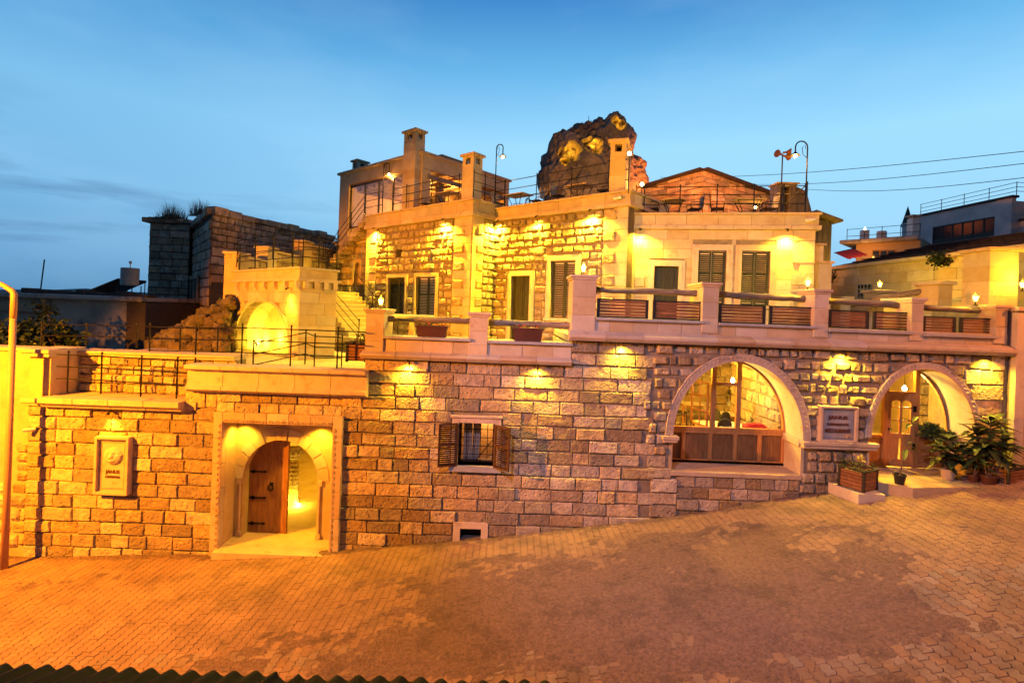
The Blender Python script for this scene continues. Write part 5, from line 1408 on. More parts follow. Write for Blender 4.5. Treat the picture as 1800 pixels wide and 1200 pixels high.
# ================================================================ roof furniture
def chair(pos, rz, label, dark=False):
    t = thing('garden_chair', label, 'chair', pos, rz, 'metal chairs on the roof terraces')
    MB().box(-.21, .21, -.21, .21, .43, .47).build('seat', M['blackcloth'], t)
    q = MB()
    for x in (-.19, .19): q.tube([(x, .20, .45), (x*1.02, .27, .95)], .013, 5)
    q.tube([(-.19, .27, .95), (-.1, .28, 1.0), (.1, .28, 1.0), (.19, .27, .95)], .013, 5)
    q.box(-.15, .15, .235, .255, .52, .90).build('backrest', M['cloth'] if not dark else M['iron'], t)
    for x, y in ((-.19, -.19), (.19, -.19), (-.19, .2), (.19, .2)): MB().tube([(x, y, .43), (x*1.08, y*1.1, 0)], .013, 5).build('leg', M['iron'], t)
    for x in (-.22, .22): MB().tube([(x, .24, .66), (x, 0, .68), (x, -.2, .66), (x, -.22, .58), (x, -.18, .45)], .013, 5).build('armrest', M['iron'], t)
    return t
def table(pos, rz, w_, d_, label, round_=False):
    t = thing('garden_table', label, 'table', pos, rz, 'tables on the roof terraces')
    if round_: MB().lathe([(w_/2, .72), (w_/2+.01, .735), (w_/2, .75)], n=24).build('tabletop', M['trim'], t)
    else: MB().box(-w_/2, w_/2, -d_/2, d_/2, .72, .75).build('tabletop', M['trim'], t, bevel=.005)
    f = w_*.36; g = (d_*.36 if not round_ else f)
    for x, y in ((-f, -g), (f, -g), (-f, g), (f, g)): MB().tube([(x, y, .72), (x*.55, y*.55, .35), (x*1.1, y*1.1, 0)], .016, 5).build('leg', M['iron'], t)
    q = MB()
    q.tube([(-f, -g, .70), (f, -g, .70)], .012, 5).tube([(-f, g, .70), (f, g, .70)], .012, 5).tube([(f*.6*math.cos(a), g*.6*math.sin(a), .36) for a in [math.pi*k/8 for k in range(17)]], .012, 5).build('frame', M['iron'], t)
    return t
rzA, rzC = fa.ang, fc.ang
def put(fr, px, y, z, py=345): return fr.w(fr.L(px, py, y)[0], y, z-FLZ)
zfA, zfB, zfC = zA-.10, zB-.10, zC-.16
table(put(fa, 786, .75, zfA), rzA, 1.15, .7, 'rectangular roof table left of the corner chimney')
chair(put(fa, 749, .8, zfA), rzA+R(95), 'roof chair left of the table by the corner chimney')
table(put(fb, 911, .75, zfB), rzA, 1.05, .75, 'rectangular roof table beside the tall curved lamp post')
chair(put(fb, 876, .6, zfB), rzA+R(80), 'roof chair at the inner corner lamp post')
chair(put(fb, 944, 1.0, zfB), rzA-R(85), 'roof chair with pale back right of the table at the lamp post')
table(put(fb, 1020, .85, zfB), rzA, 1.0, .75, 'rectangular roof table directly in front of the rock')
chair(put(fb, 980, .7, zfB), rzA+R(80), 'roof chair on the left of the table in front of the rock')
chair(put(fb, 1062, .9, zfB), rzA-R(80), 'roof chair between the rock table and the chimney')
table(put(fc, 1184, .7, zfC), rzC, .85, .85, 'round roof table with crossed iron legs', True)
chair(put(fc, 1148, .8, zfC), rzC+R(80), 'roof chair left of the round table', True)
chair(put(fc, 1222, .8, zfC), rzC-R(80), 'roof chair right of the round table', True)
table(put(fc, 1315, .7, zfC), rzC, 1.05, .75, 'rectangular roof table below the gable slope')
chair(put(fc, 1262, .75, zfC), rzC+R(80), 'roof chair left of the table below the gable slope', True)
chair(put(fc, 1352, .8, zfC), rzC-R(80), 'roof chair with pale back right of the table below the gable slope')
# loudspeaker post
p_ = put(fc, 1373, 1.2, zfC); t = thing('loudspeaker_post', 'metal post carrying three horn loudspeakers', 'loudspeaker', p_)
hs_ = W(1373, 272, p_.y).z-p_.z
MB().tube([(0, 0, 0), (0, 0, hs_)], .022, 7).build('post', M['iron'], t)
for dx, dy, dz_ in ((-.22, -.1, .0), (.18, -.10, .12), (.20, .05, -.06)):
    d_ = Vector((dx, dy, 0)).normalized(); c_ = Vector((0, 0, hs_+dz_*.6))
    MB().tube([c_, c_+d_*.1, c_+d_*.17, c_+d_*.27], [.03, .035, .07, .135], 12).build('horn', M['terracotta'], t)
# ================================================================ kiosk with the arch
fk2 = cfr(525, 560, 17.0, 4.62)
def fk_(*a): x, z = fk2.L(*a); return x, z-4.62
kL = fk_(401, 560)[0]; kt = fk_(525, 469)[1]; kp = fk_(525, 493)[1]; kc = fk_(525, 505)[1]
ks = thing('arched_kiosk', 'small stone pavilion with yellow lit arched alcove and corbelled parapet', 'pavilion', fk2.o, fk2.ang)
ka0, ka1 = fk_(414, 590)[0], fk_(507, 590)[0]; kspr = fk_(460, 598)[1]; kap = fk_(461, 528)[1]
kx, khw = (ka0+ka1)/2, (ka1-ka0)/2
yside = fk2.S(590, 560)[0]; vd = min(2.2, yside-.12)
MB().poly([(kL, 0), (0, 0), (0, kp), (kL, kp)], [arch_hole(kx, khw, kspr, kap-kspr, .02)], .03, .4).build('front_wall', M['mortar'], ks)
fill(ks, 'cut_block', kL, 0, 0, kp, .36, (.5, 1.0), ['smooth'], y=0, block=[blocked_arch(kx, khw+.1, kspr, kap-kspr+.1, 0)], seed=81, gap=.006, jit=0)
outer = arch_pts(kx, khw+.12, kspr, kap-kspr+.12, 24); inner = arch_pts(kx, khw, kspr, kap-kspr, 24, rev=True)
MB().poly(outer+inner, [], -.03, .05).build('arch_ring', M['trim'], ks)
outer = arch_pts(kx, khw+.16, kspr, kap-kspr+.16, 24)
MB().poly(outer+inner, [], .05, vd).build('vault', M['smooth'], ks)
MB().box(kL, kx-khw, .4, vd, 0, kspr+.1).box(kx+khw, -.42, .4, vd, 0, kspr+.1).box(kL, -.42, vd-.2, vd+.05, 0, kp-.02).build('inner_wall', M['smooth'], ks)
fill(ks, 'inner_block', .42, vd-.2, 0, kspr+.3, .36, (.5, 1.0), ['smooth'], seed=83, gap=.02, jit=0, M4=side_matrix(kx-khw+.03))
MB().box(-.4, -.02, .03, yside, 0, kp).build('side_wall', M['mortar'], ks)
fill(ks, 'cut_block', 0, yside, 0, kp, .36, (.5, 1.0), ['smooth'], seed=82, gap=.006, jit=0, M4=side_matrix(.01))
MB().box(kL, 0, 0.05, yside, kp, kp+.1).build('roof', M['smooth'], ks)
MB().box(kL-.1, .14, -.14, yside+.1, kp-.02, kp+.08).build('cornice', M['trim'], ks, bevel=.006)
MB().box(kL, .02, -.03, .2, kp+.08, kt-.07).box(-.2, .02, .2, yside, kp+.08, kt-.07).build('parapet', M['smooth'], ks)
MB().box(kL-.08, .1, -.1, .28, kt-.07, kt).box(-.28, .1, .28, yside+.05, kt-.07, kt).build('coping', M['trim'], ks, bevel=.006)
nc_ = 8
for k in range(nc_):
    x_ = kL+.15+(0-.25-kL)*k/(nc_-1)
    profile(MB(), x_, x_+.12, [(.0, kc-.08), (-.05, kc-.08), (-.14, kc+.05), (-.14, kp-.02), (0, kp-.02)]).build('corbel', M['trim'], ks)
for k in range(4):
    y_ = .1+(yside-.3)*k/3
    MB().box(.01, .14, y_, y_+.16, kc-.02, kp-.02).build('corbel', M['trim'], ks)
MB().box(kL-.12, kL+.35, -.08, .5, kp+.08, fk_(400, 455)[1]).box(kL-.2, kL+.43, -.16, .58, fk_(400, 455)[1], fk_(400, 450)[1]).build('corner_pier', M['smooth'], ks, bevel=.005)
for px_, lb in ((405, 'downlight at the left corbel of the arched kiosk'), (513, 'downlight at the right corner of the arched kiosk')):
    x_ = fk2.L(px_, 500)[0]; t = downlight(fk2.w(x_, -.14, kc-.03), lb, power=70, tgt_off=(0, .08, -2), ang=80); t.rotation_euler = (0, 0, fk2.ang)
yk, zk = fk2.S(481, 603, kx-khw); zk -= 4.62; yk = min(yk, vd-.4)
t = thing('wall_lamp', 'glowing wall lamp inside the arched alcove', 'lamp', fk2.w(kx-khw+.03, yk, zk), fk2.ang)
MB().box(-.03, .03, -.05, .05, -.08, .08).build('mount', M['iron'], t); MB().lathe([(.04, 0), (.12, .16), (.10, .17), (.02, .02)], (.12, 0, 0), 10).build('shade', M['lantern'], t); MB().lathe([(.001, -.02), (.05, .04), (.05, .1), (.001, .14)], (.12, 0, 0), 8).build('bulb', M['bulb'], t)
lamp('POINT', (.40, -.05, .12), YEL, 130, t, .08)
lamp('POINT', (1.6, .0, .3), YEL, 120, t, .1)
# upper railing on the kiosk
def kput(px, py, y): x, z = fk2.L(px, py, y); return fk2.w(x, y, kt)
railing('iron_railing', 'tall iron railing on the roof of the arched kiosk', [kput(px_, 474, .1) for px_ in (421, 448, 480, 514)]+[fk2.w(-.05, .1, kt)]+[fk2.w(-.05, y_, kt) for y_ in (yside*.5, yside)], 1.0, group='black iron railings', fr_=(.35, .68, 1))
# low walls on the slope behind the kiosk
for i_, (pa, pb, Da, Db, yt, lb) in enumerate(((418, 480, 20.5, 23, 447, 'low stone terrace wall directly behind the kiosk railing'), (470, 535, 22.5, 25.5, 437, 'stone terrace wall with capped pier above the kiosk'), (534, 600, 25, 28.5, 426, 'highest capped terrace wall below the roof stairs'))):
    p0, p1 = W(pa, yt, Da), W(pb, yt, Db); f_ = Fr((p0.x, p0.y), (p1.x, p1.y), 5.0)
    t = fthing(f_, 'terrace_wall', lb, 'wall', 'stepped terrace walls behind the kiosk'); L_ = (p1-p0).length; z_ = p0.z-5
    MB().box(0, L_, .03, .4, -.5, z_-.1).build('core', M['mortar'], t)
    fill(t, 'stone', .6, L_, z_-1.9, z_-.12, .34, (.35, .6), ['rubble', 'block'], y=0, seed=90+i_)
    MB().box(-.08, .6, -.08, .5, -.5, z_).build('pier', M['smooth'], t)
    MB().box(-.15, .66, -.15, .55, z_, z_+.1).box(.6, L_, -.08, .46, z_-.12, z_-.02).build('coping', M['trim'], t, bevel=.005)
p_ = [W(416, 470, 19.5), W(448, 462, 20.5), W(479, 456, 21.6), W(513, 452, 22.8), W(568, 452, 24)]
railing('iron_railing', 'rear iron railing with a scroll end on the upper terrace behind the kiosk', p_, 1.0, group='black iron railings', fr_=(.35, .68, 1), curl=True)
railing('iron_railing', 'short railing run on the terrace below the roof stairs', [W(525, 440, 24.5), W(546, 442, 25.5), W(572, 446, 26.5), W(590, 450, 27.5)], .9, group='black iron railings', fr_=(.4, .7, 1))
# handrail of the ramp in front of the kiosk
railing('stair_railing', 'cranked iron handrail climbing in front of the lit kiosk arch', [W(444, 660, 14.6), W(536, 640, 14.9), W(552, 646, 15), W(600, 647, 15.3)], .92, group='black iron railings', fr_=(.33, .66, 1), knob=True)
# ================================================================ stairs between kiosk and house
st_ = thing('garden_stairs', 'flight of pale stone steps rising behind the kiosk', 'stairs', fa.o, fa.ang)
sxa, sxb = fa.L(588, 540, -1.4)[0], fa.L(655, 600, -1.4)[0]
sza, szb = fa.L(592, 512, -1.4)[1]-FLZ, fa.L(650, 600, -1.4)[1]-FLZ
ns_ = 11
for k in range(ns_):
    x0_ = sxb+(sxa-sxb)*k/ns_; x1_ = sxb+(sxa-sxb)*(k+1)/ns_; z_ = szb+(sza-szb)*(k+1)/ns_
    MB().box(x1_-.04, x0_, -2.4, -.3, min(z_-.6, szb-.6), z_).build('step', M['smooth'], st_, bevel=.01)
MB().poly([(sxb, szb-.8), (sxb, szb), (sxa, sza), (sxa-3, sza), (sxa-3, szb-.8)], [], -.35, -.25).build('string_wall', M['mortar'], st_)
railing('stair_railing', 'sloping iron handrail of the steps behind the kiosk', [fa.w(sxa, -2.35, sza), fa.w((sxa+sxb)/2, -2.35, (sza+szb)/2), fa.w(sxb+.4, -2.35, szb-.1)], 1.0, group='black iron railings', fr_=(.33, .66, 1))
railing('stair_railing', 'inner sloping handrail beside the left guest house wall', [fa.w(sxa, -.4, sza), fa.w((sxa+sxb)/2, -.4, (sza+szb)/2), fa.w(sxb+.4, -.4, szb-.1)], 1.0, group='black iron railings', fr_=(.5, 1))
# stepped wall against the left end of the guest house with its cantilevered steps
rs_t = thing('roof_stairs', 'stepped stone stair climbing the left end of the guest house to the roof', 'stairs', fa.o, fa.ang)
ux0 = fa.L(586, 450, .4)[0]; ux1 = A_L; uz0 = fa.L(588, 476, .4)[1]-FLZ; uz1 = za_top-.1
ns_ = 12
pp = [(ux0-2.5, 0), (ux1, 0), (ux1, uz1)]
for k in range(ns_): pp += [(ux1-(ux1-ux0)*k/ns_, uz1-(uz1-uz0)*k/ns_), (ux1-(ux1-ux0)*(k+1)/ns_, uz1-(uz1-uz0)*k/ns_)]
pp += [(ux0, uz0-.1), (ux0-2.5, uz0-.1)]
cl = [pp[0]]
for q_ in pp[1:]:
    if abs(q_[0]-cl[-1][0])+abs(q_[1]-cl[-1][1]) > 1e-4: cl.append(q_)
nx_, nz_ = fa.L(628, 480, .4); nz_ -= FLZ
MB().poly(cl, [arch_hole(nx_, .26, nz_+.3, .26, nz_-.5, 8)], .43, 1.6).build('wall', M['mortar'], rs_t)
MB().poly([(nx_-.4, nz_-.5), (nx_+.4, nz_-.5), (nx_+.4, nz_+.7), (nx_-.4, nz_+.7)], [arch_hole(nx_, .26, nz_+.3, .26, nz_-.499, 8)], .36, .5).build('niche_surround', M['smooth'], rs_t)
MB().box(nx_-.3, nx_+.3, .8, .85, nz_-.5, nz_+.6).build('niche_back', M['plaster'], rs_t)
def stairlim(a, b):
    m_ = (a+b)/2
    x_ = ux0-2.4 if m_ < uz0 else ux0+(ux1-ux0)*(m_-uz0)/(uz1-uz0)+.1
    return (x_, ux1-.02)
fill(rs_t, 'stone', ux0-2.4, ux1, 0, uz1-.3, .32, (.3, .5), ['rubble', 'block'], y=.40, seed=95, xlim=stairlim, block=[blocked_rect(nx_-.4, nx_+.4, nz_-.5, nz_+.7)])
for k in range(ns_):
    x0_ = ux0+(ux1-ux0)*k/ns_; z_ = uz0+(uz1-uz0)*(k+1)/ns_
    MB().box(x0_, x0_+.5, -.15, 1.55, z_-.24, z_+.004).build('step', M['block'], rs_t, bevel=.02)
railing('stair_railing', 'steep iron handrail of the stepped stair up to the roof', [fa.w(ux0-.4, -.1, uz0-.3), fa.w(ux0+(ux1-ux0)*.33, -.1, uz0+(uz1-uz0)*.36), fa.w(ux0+(ux1-ux0)*.66, -.1, uz0+(uz1-uz0)*.70), fa.w(ux1-.1, -.1, uz1+.05), fa.w(ux1+1.2, .0, uz1+.1)], 1.05, group='black iron railings', fr_=(.4, .7, 1))
# warm light that the stair lamps throw here comes from the house lantern below
# ================================================================ far left: ruined old house, low house, hills side
def fpx(px, D, py=450): p_ = W(px, py, D); return (p_.x, p_.y)
oh = thing('old_stone_house', 'dark weathered stone house with ragged roofline left of the terraces', 'house', (0, 0, 0))
c262, c332, c332b, c370, c583 = fpx(262, 31), fpx(333, 31), fpx(332, 33), fpx(370, 26), fpx(585, 34.7)
zt1 = W(300, 384, 31).z; zt2_ = W(370, 364, 26).z
MB().foot([c262, c332, (c332[0], 40), (c262[0], 40)], 3, zt1-.15).build('left_body', M['oldcore'], oh)
MB().foot([c332b, c370, c583, (c583[0]-1, 44), (c332b[0], 44)], 3, zt2_-.35).build('body', M['oldcore'], oh)
def face(Pa, Pb, z0, z1, seed, pool=('old',), name='stone', block=(), h=.42, lw=(.4, .9), zr=None):
    f_ = Fr(Pa, Pb, 0); L_ = math.hypot(Pb[0]-Pa[0], Pb[1]-Pa[1])
    M4 = Matrix.Translation(f_.o-f_.n*.04) @ Matrix.Rotation(f_.ang, 4, 'Z')
    fill(oh, name, 0, L_, z0, z1, h, lw, list(pool), seed=seed, M4=M4, block=block, gap=.02, jit=.2); return f_, L_, M4
face(c262, c332, 5, zt1-.3, 101, h=.42, lw=(.5, .9))
fm_, Lm, _ = face(c332b, c370, 5.2, zt2_-.6, 102, h=.5, lw=(.6, 1.6))
fr2, Lr, Mr = face(c370, c583, 7.4, zt2_-2.0, 103, h=.5, lw=(.6, 1.3), name='ashlar')
face(c370, c583, zt2_-2.0, zt2_-.35, 104, h=.33, lw=(.25, .6), pool=('oldrubble', 'old'), name='rubble')
for f_, L_, zt_ in ((fm_, Lm, zt2_), (fr2, Lr, zt2_)):
    MM = Matrix.Translation(f_.o) @ Matrix.Rotation(f_.ang, 4, 'Z')
    n_ = int(L_/.8); rs_ = random.Random(8)
    for k in range(n_):
        MB().box(k*L_/n_, (k+1)*L_/n_-.02, -.22, .5, zt_-.36+rs_.uniform(-.03, .03), zt_+rs_.uniform(-.10, .06), MM).build('coping_stone', M['old'], oh, bevel=.03)
rs_ = random.Random(5); f_ = Fr(c262, c332, 0); L_ = c332[0]-c262[0]
MM = Matrix.Translation(f_.o)
for k in range(8):
    MB().box(-.3+k*(L_+.4)/8, -.3+(k+1)*(L_+.4)/8-.02, -.35, .5, zt1-.3, zt1-.05+rs_.uniform(-.1, .12), MM).build('coping_stone', M['old'], oh, bevel=.04)
x0_, z0_ = fm_.L(333, 545); x1_, z1_ = fm_.L(354, 489)
MM = Matrix.Translation(fm_.o) @ Matrix.Rotation(fm_.ang, 4, 'Z')
wq = MB().box(x0_, x1_, -.12, .0, z0_, z1_, MM).build('window', M['oldcore'], oh)
q = MB()
for k in range(4): q.box(x0_+(x1_-x0_-.18)*k/3, x0_+(x1_-x0_-.18)*k/3+.18, -.2, -.13, z0_-.1, z1_, MM)
q.box(x0_-.1, x1_+.1, -.2, -.13, z1_, z1_+.2, MM).build('window_frame', M['old'], wq)
g = MB(); rs_ = random.Random(9)
for k in range(420):
    px_ = rs_.choice([rs_.gauss(300, 14), rs_.gauss(352, 9)]); p_ = W(px_, 385-(5 if px_ > 330 else 0), 30.5); l_ = rs_.uniform(.3, 1.1)*(1.2-abs(px_-(300 if px_ < 330 else 352))/40)
    d_ = Vector((rs_.gauss(0, .35), rs_.gauss(0, .3), 1)).normalized(); s_ = Vector((.018, 0, 0))
    a_ = p_+d_*l_
    g.add([p_-s_, p_+s_, a_+Vector((rs_.gauss(0, .1), 0, 0))], [(0, 1, 2)])
tag(struct(g.build('dry_grass', M['twig']), 'stuff'), 'dry grass growing on the roof of the old stone house', 'grass')
# heap of fallen stones
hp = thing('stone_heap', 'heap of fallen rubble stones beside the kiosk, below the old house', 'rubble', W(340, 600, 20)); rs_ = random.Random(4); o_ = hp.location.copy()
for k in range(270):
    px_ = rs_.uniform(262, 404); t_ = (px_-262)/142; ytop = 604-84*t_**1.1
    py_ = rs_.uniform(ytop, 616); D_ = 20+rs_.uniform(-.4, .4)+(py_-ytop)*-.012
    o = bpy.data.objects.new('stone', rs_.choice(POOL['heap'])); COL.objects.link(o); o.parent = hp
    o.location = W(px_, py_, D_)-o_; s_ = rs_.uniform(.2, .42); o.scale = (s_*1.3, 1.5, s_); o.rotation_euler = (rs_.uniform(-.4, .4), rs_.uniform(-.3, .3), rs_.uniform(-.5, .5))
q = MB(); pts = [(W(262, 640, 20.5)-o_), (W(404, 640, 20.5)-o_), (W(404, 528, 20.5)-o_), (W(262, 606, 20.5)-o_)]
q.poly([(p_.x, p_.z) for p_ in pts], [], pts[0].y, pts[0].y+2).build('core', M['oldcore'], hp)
# low plastered house
zr_ = W(130, 522, 24).z; p0, p1 = fpx(-250, 24), fpx(240, 24)
lh = thing('low_house', 'low grey plastered house with thick stained roof slab behind the coping railing', 'house', (p0[0], 24, 0))
MB().box(0, p1[0]-p0[0], 0, 8, 3, zr_-.1).build('wall', M['greyplaster'], lh)
MB().box(0, (fpx(100, 24)[0])-p0[0], -.35, 0, zr_-.75, zr_-.35).build('orange_band', M['plaster'], lh)
MB().box(0, fpx(262, 24)[0]-p0[0], -.4, 8.3, zr_-.12, zr_+.12).build('roof_slab', M['greyplaster'], lh, bevel=.05)
rs_ = random.Random(2)
for k in range(16):
    px_ = 40+k*14; x_ = fpx(px_, 24)[0]-p0[0]
    MB().box(x_, x_+.4, -.25+rs_.uniform(0, .2), .6, zr_+.12, zr_+.2+rs_.uniform(0, .16)).build('loose_slab', M['oldcore'], lh, bevel=.03)
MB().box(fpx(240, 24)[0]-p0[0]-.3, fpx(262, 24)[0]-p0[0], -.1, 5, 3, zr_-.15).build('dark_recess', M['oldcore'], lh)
# solar collector, tank, antenna
pa, pb = W(150, 512, 24.5), W(207, 489, 25.5)
t = thing('solar_collector', 'dark tilted solar collector on the low roof', 'solar panel', pa)
d_ = pb-pa
q = MB().add([(0, 0, 0), d_, d_+Vector((0, 2.0, 0)), (0, 2.0, 0), (0, 0, -.1), d_+Z(-.1), d_+Vector((0, 2, -.1)), (0, 2, -.1)], [(0, 1, 2, 3), (4, 7, 6, 5), (0, 4, 5, 1), (1, 5, 6, 2), (2, 6, 7, 3), (3, 7, 4, 0)]); q.build('panel', M['panel'], t)
q = MB().tube([d_+Z(-.1), d_+Vector((0, 0, -.8))], .025, 5).tube([d_+Vector((0, 1.9, -.1)), d_+Vector((0, 1.9, -.8))], .025, 5).tube([d_+Z(-.2), Vector((.3, 0, -.1))], .02, 5); q.build('stand', M['iron'], t)
x0_, x1_ = W(214.5, 490, 24.8), W(242, 490, 24.8); zt_, zb_2 = W(228, 471, 24.8).z, W(228, 502, 24.8).z; zr3 = zr_+.12
t = thing('water_tank', 'pale upright water tank on legs on the low roof', 'tank', ((x0_.x+x1_.x)/2, 24.8, zr3))
r_ = (x1_.x-x0_.x)/2
MB().lathe([(r_*.97, zb_2-zr3), (r_, zb_2-zr3+.04), (r_, zt_-zr3-.04), (r_*.95, zt_-zr3)], n=20).build('drum', M['tank'], t, smooth=False)
for x in (-r_*.9, r_*.9):
    for y in (-.3, .3): MB().tube([(x, y, zb_2-zr3), (x, y, 0)], .025, 5).build('leg', M['iron'], t)
MB().tube([(0, 0, zt_-zr3), (0, 0, zt_-zr3+.25)], .02, 5).lathe([(.05, zt_-zr3+.2), (.07, zt_-zr3+.3), (.05, zt_-zr3+.34)], n=8).build('valve', M['white'], t)
pa = W(71, 512, 24.5); t = tag(MB().tube([(0, 0, 0), (.14, 0, W(77, 456, 24.5).z-pa.z)], .028, 6).build('antenna_mast', M['iron'], None, loc=pa), 'thin leaning mast rising from the low roof at the left', 'mast')
# ================================================================ right: stone wall with tiled roof, houses
p0, p1 = W(1455, 472, 24.8), W(1830, 428, 15.6); fw_ = Fr((p0.x, p0.y), (p1.x, p1.y), 5.0)
Lw = math.hypot(p1.x-p0.x, p1.y-p0.y); zw = p1.z-5
bwll = fthing(fw_, 'long_stone_house', 'long smooth stone wall under a dark sloping roof at the right', 'house')
MB().box(-.5, Lw+3, .05, 4, -1.5, zw-.1).build('wall_core', M['mortar'], bwll)
g0, g1 = fw_.L(1508, 510)[0], fw_.L(1533, 510)[0]; gz0, gz1 = fw_.L(1520, 523)[1]-5, fw_.L(1520, 500)[1]-5
fill(bwll, 'cut_block', -.5, Lw+3, 0, zw-.1, .42, (.8, 1.6), ['smooth'], y=0, block=[blocked_rect(g0, g1, gz0, gz1)], seed=111, gap=.01, jit=0)
MB().box(-.6, Lw+3, -.15, .3, zw-.12, zw+.03).build('coping', M['trim'], bwll, bevel=.01)
q = MB(); q.add([(.4, .0, zw+.05), (Lw+3, .0, zw+.05), (Lw+3, 3.2, zw+1.0), (2.0, 3.2, zw+.9)], [(0, 1, 2, 3)])
rf_ = q.build('roof', M['tile'], bwll)
for j in range(7):
    for i in range(24):
        x_ = 1.0+i*(Lw+1)/24
        if x_ < .4+j*.25: continue
        MB().box(x_, x_+(Lw+1)/24-.03, j*.45, j*.45+.5, zw+.07+j*.135, zw+.10+j*.135).build('slate', M['tile'], rf_)
q = MB()
for k in range(5): q.tube([(g0+(g1-g0)*k/4, -.05, gz0), (g0+(g1-g0)*k/4, -.05, gz1)], .014, 5)
for k in range(4): q.tube([(g0, -.05, gz0+(gz1-gz0)*k/3), (g1, -.05, gz0+(gz1-gz0)*k/3)], .014, 5)
gw_ = MB().box(g0, g1, -.0, .04, gz0, gz1).build('window', M['darkglass'], bwll); q.build('grille', M['tank'], gw_)
def bush(pos, r_, label, n_=260, name='wall_bush', m_='leaf', flat=.7):
    t = thing(name, label, 'bush', pos); g = MB(); rs_ = random.Random(int(pos[0]*10))
    for k in range(n_):
        v_ = Vector((rs_.gauss(0, .5), rs_.gauss(0, .4), rs_.gauss(0, .5)*flat)); 
        if v_.length > 1.2: continue
        leaf_quad(g, v_*r_, rs_, .09*r_/.4, dirv=v_+Vector((rs_.gauss(0, .4), rs_.gauss(0, .4), rs_.gauss(0, .3))))
    g.build('foliage', M[m_], t); MB().tube([(0, .1, -.1), (0, -.05, 0), (.05, -.1, .1)], .03, 5).build('trunk', M['stem'], t); return t
x_, z_ = fw_.L(1661, 456); bush(fw_.w(x_, -.15, z_-5), .34, 'dark tuft of weeds growing out of the long stone wall', 420)
x_, z_ = fw_.L(1465, 487); bush(fw_.w(x_, -.1, z_-5), .30, 'round dark tuft of weeds low at the left end of the long wall', 220)
# tall pier and end house at the right edge
def blockpier(px0, px1, D, pt, zb, name, label, dep=.6, cap=.08, seed=0, cat='pillar', group=None):
    a, b = W(px0, pt, D), W(px1, pt, D); t = thing(name, label, cat, (a.x, D, zb), 0, group); w_ = b.x-a.x; h_ = a.z-zb
    MB().box(.01, w_-.01, .01, dep-.01, 0, h_-.1).build('core', M['smooth'], t)
    n_ = max(1, int(h_/.42))
    for k in range(n_): MB().box(0, w_, 0, dep, k*(h_-.1)/n_+.005, (k+1)*(h_-.1)/n_-.005).build('block', M['smooth'], t, bevel=.008)
    MB().box(-cap, w_+cap, -cap, dep+cap, h_-.1, h_).build('cap', M['trim'], t, bevel=.008); return t
blockpier(1741, 1792, 14.9, 434, 5.2, 'tall_pier', 'tall orange lit stone pier at the right edge of the terrace', dep=.9, cap=.1)
blockpier(1536, 1571, 18.5, 509, 5.0, 'stone_pier', 'inner terrace pier carrying a lantern near the grilled window', dep=.5)
blockpier(1650, 1675, 16.0, 494, 5.0, 'stone_pier', 'inner terrace pier with floodlit yellow face right of the raised log', dep=.9)
blockpier(1478, 1496, 18.8, 521, 5.0, 'stone_pier', 'short lit inner pier behind the third wood panel pair', dep=.4)
p_ = W(1553, 509, 18.5); lantern((p_.x, 18.7, p_.z), 'lit lantern on the inner pier near the grilled window', 160)
p_ = W(1797, 512, 14.6); lantern((p_.x, 14.6, p_.z), 'lit wall lantern cut by the right edge of the photo', 60)
for (pa, pb, Da, Db, lb) in (((1496, 536), (1632, 510), 18.2, 16.6, 'raised log rail leading to the floodlit inner pier'), ((1674, 545), (1745, 541), 16.2, 15.4, 'log rail between the floodlit pier and the tall pier')):
    a_, b_ = W(*pa, Da), W(*pb, Db); o = MB().tube([(0, 0, 0), (b_-a_)*.5+Z(.02), b_-a_], .10, 10).build('log_rail', M['oldwood'], None, loc=a_, smooth=True); tag(o, lb, 'log', 'log rails of the inner terrace')
ip = thing('inner_parapet', 'low stone parapet and wood box behind the front panels on the right', 'parapet', (8.6, 17.4, 5.0))
MB().box(0, 4.5, 0, .3, 0, .75).build('wall', M['smooth'], ip)
for k in range(3): MB().box(.6, 2.2, -.3, -.26, .25+k*.2, .43+k*.2).build('board', M['board'], ip)
MB().box(3.0, 5.5, -1.6, -.4, .3, .42).build('hedge_top', M['leaf2'], ip)
eb = fthing(FM, 'end_house', 'orange lit smooth stone house front at the far right edge', 'house')
ex = FM.L(1772, 700)[0]
MB().box(ex, ex+9, -.08, 2.5, -1, FM.L(1790, 545)[1]).build('wall_core', M['mortar'], eb)
fill(eb, 'cut_block', ex, ex+4, 2.6, FM.L(1790, 545)[1], .42, (.5, .9), ['smooth'], y=-.13, seed=121, gap=.01, jit=0)
MB().box(ex-.05, ex+9, -.25, .5, FM.L(1790, 547)[1], FM.L(1790, 540)[1]).build('string_course', M['trim'], eb, bevel=.01)
MB().box(ex-.02, ex+.22, -.2, -.05, 2.6, FM.L(1790, 550)[1]).build('pilaster', M['smooth'], eb)
# stepped wall end by the smooth house
x_, z_ = 0, 0
sw = thing('stepped_wall', 'stepped lit wall end just right of the smooth house', 'wall', W(1431, 520, 17.2)); o_ = sw.location.copy()
for (a, b, c_, d_) in ((1431, 431, 1447, 460), (1431, 462, 1459, 560)):
    p_, q_ = W(a, b, 17.2)-o_, W(c_, d_, 17.2)-o_
    MB().box(p_.x, q_.x, 0, .6, q_.z, p_.z).build('wall', M['smooth'], sw); MB().box(p_.x-.05, q_.x+.06, -.06, .66, p_.z-.0, p_.z+.07).build('coping', M['trim'], sw)
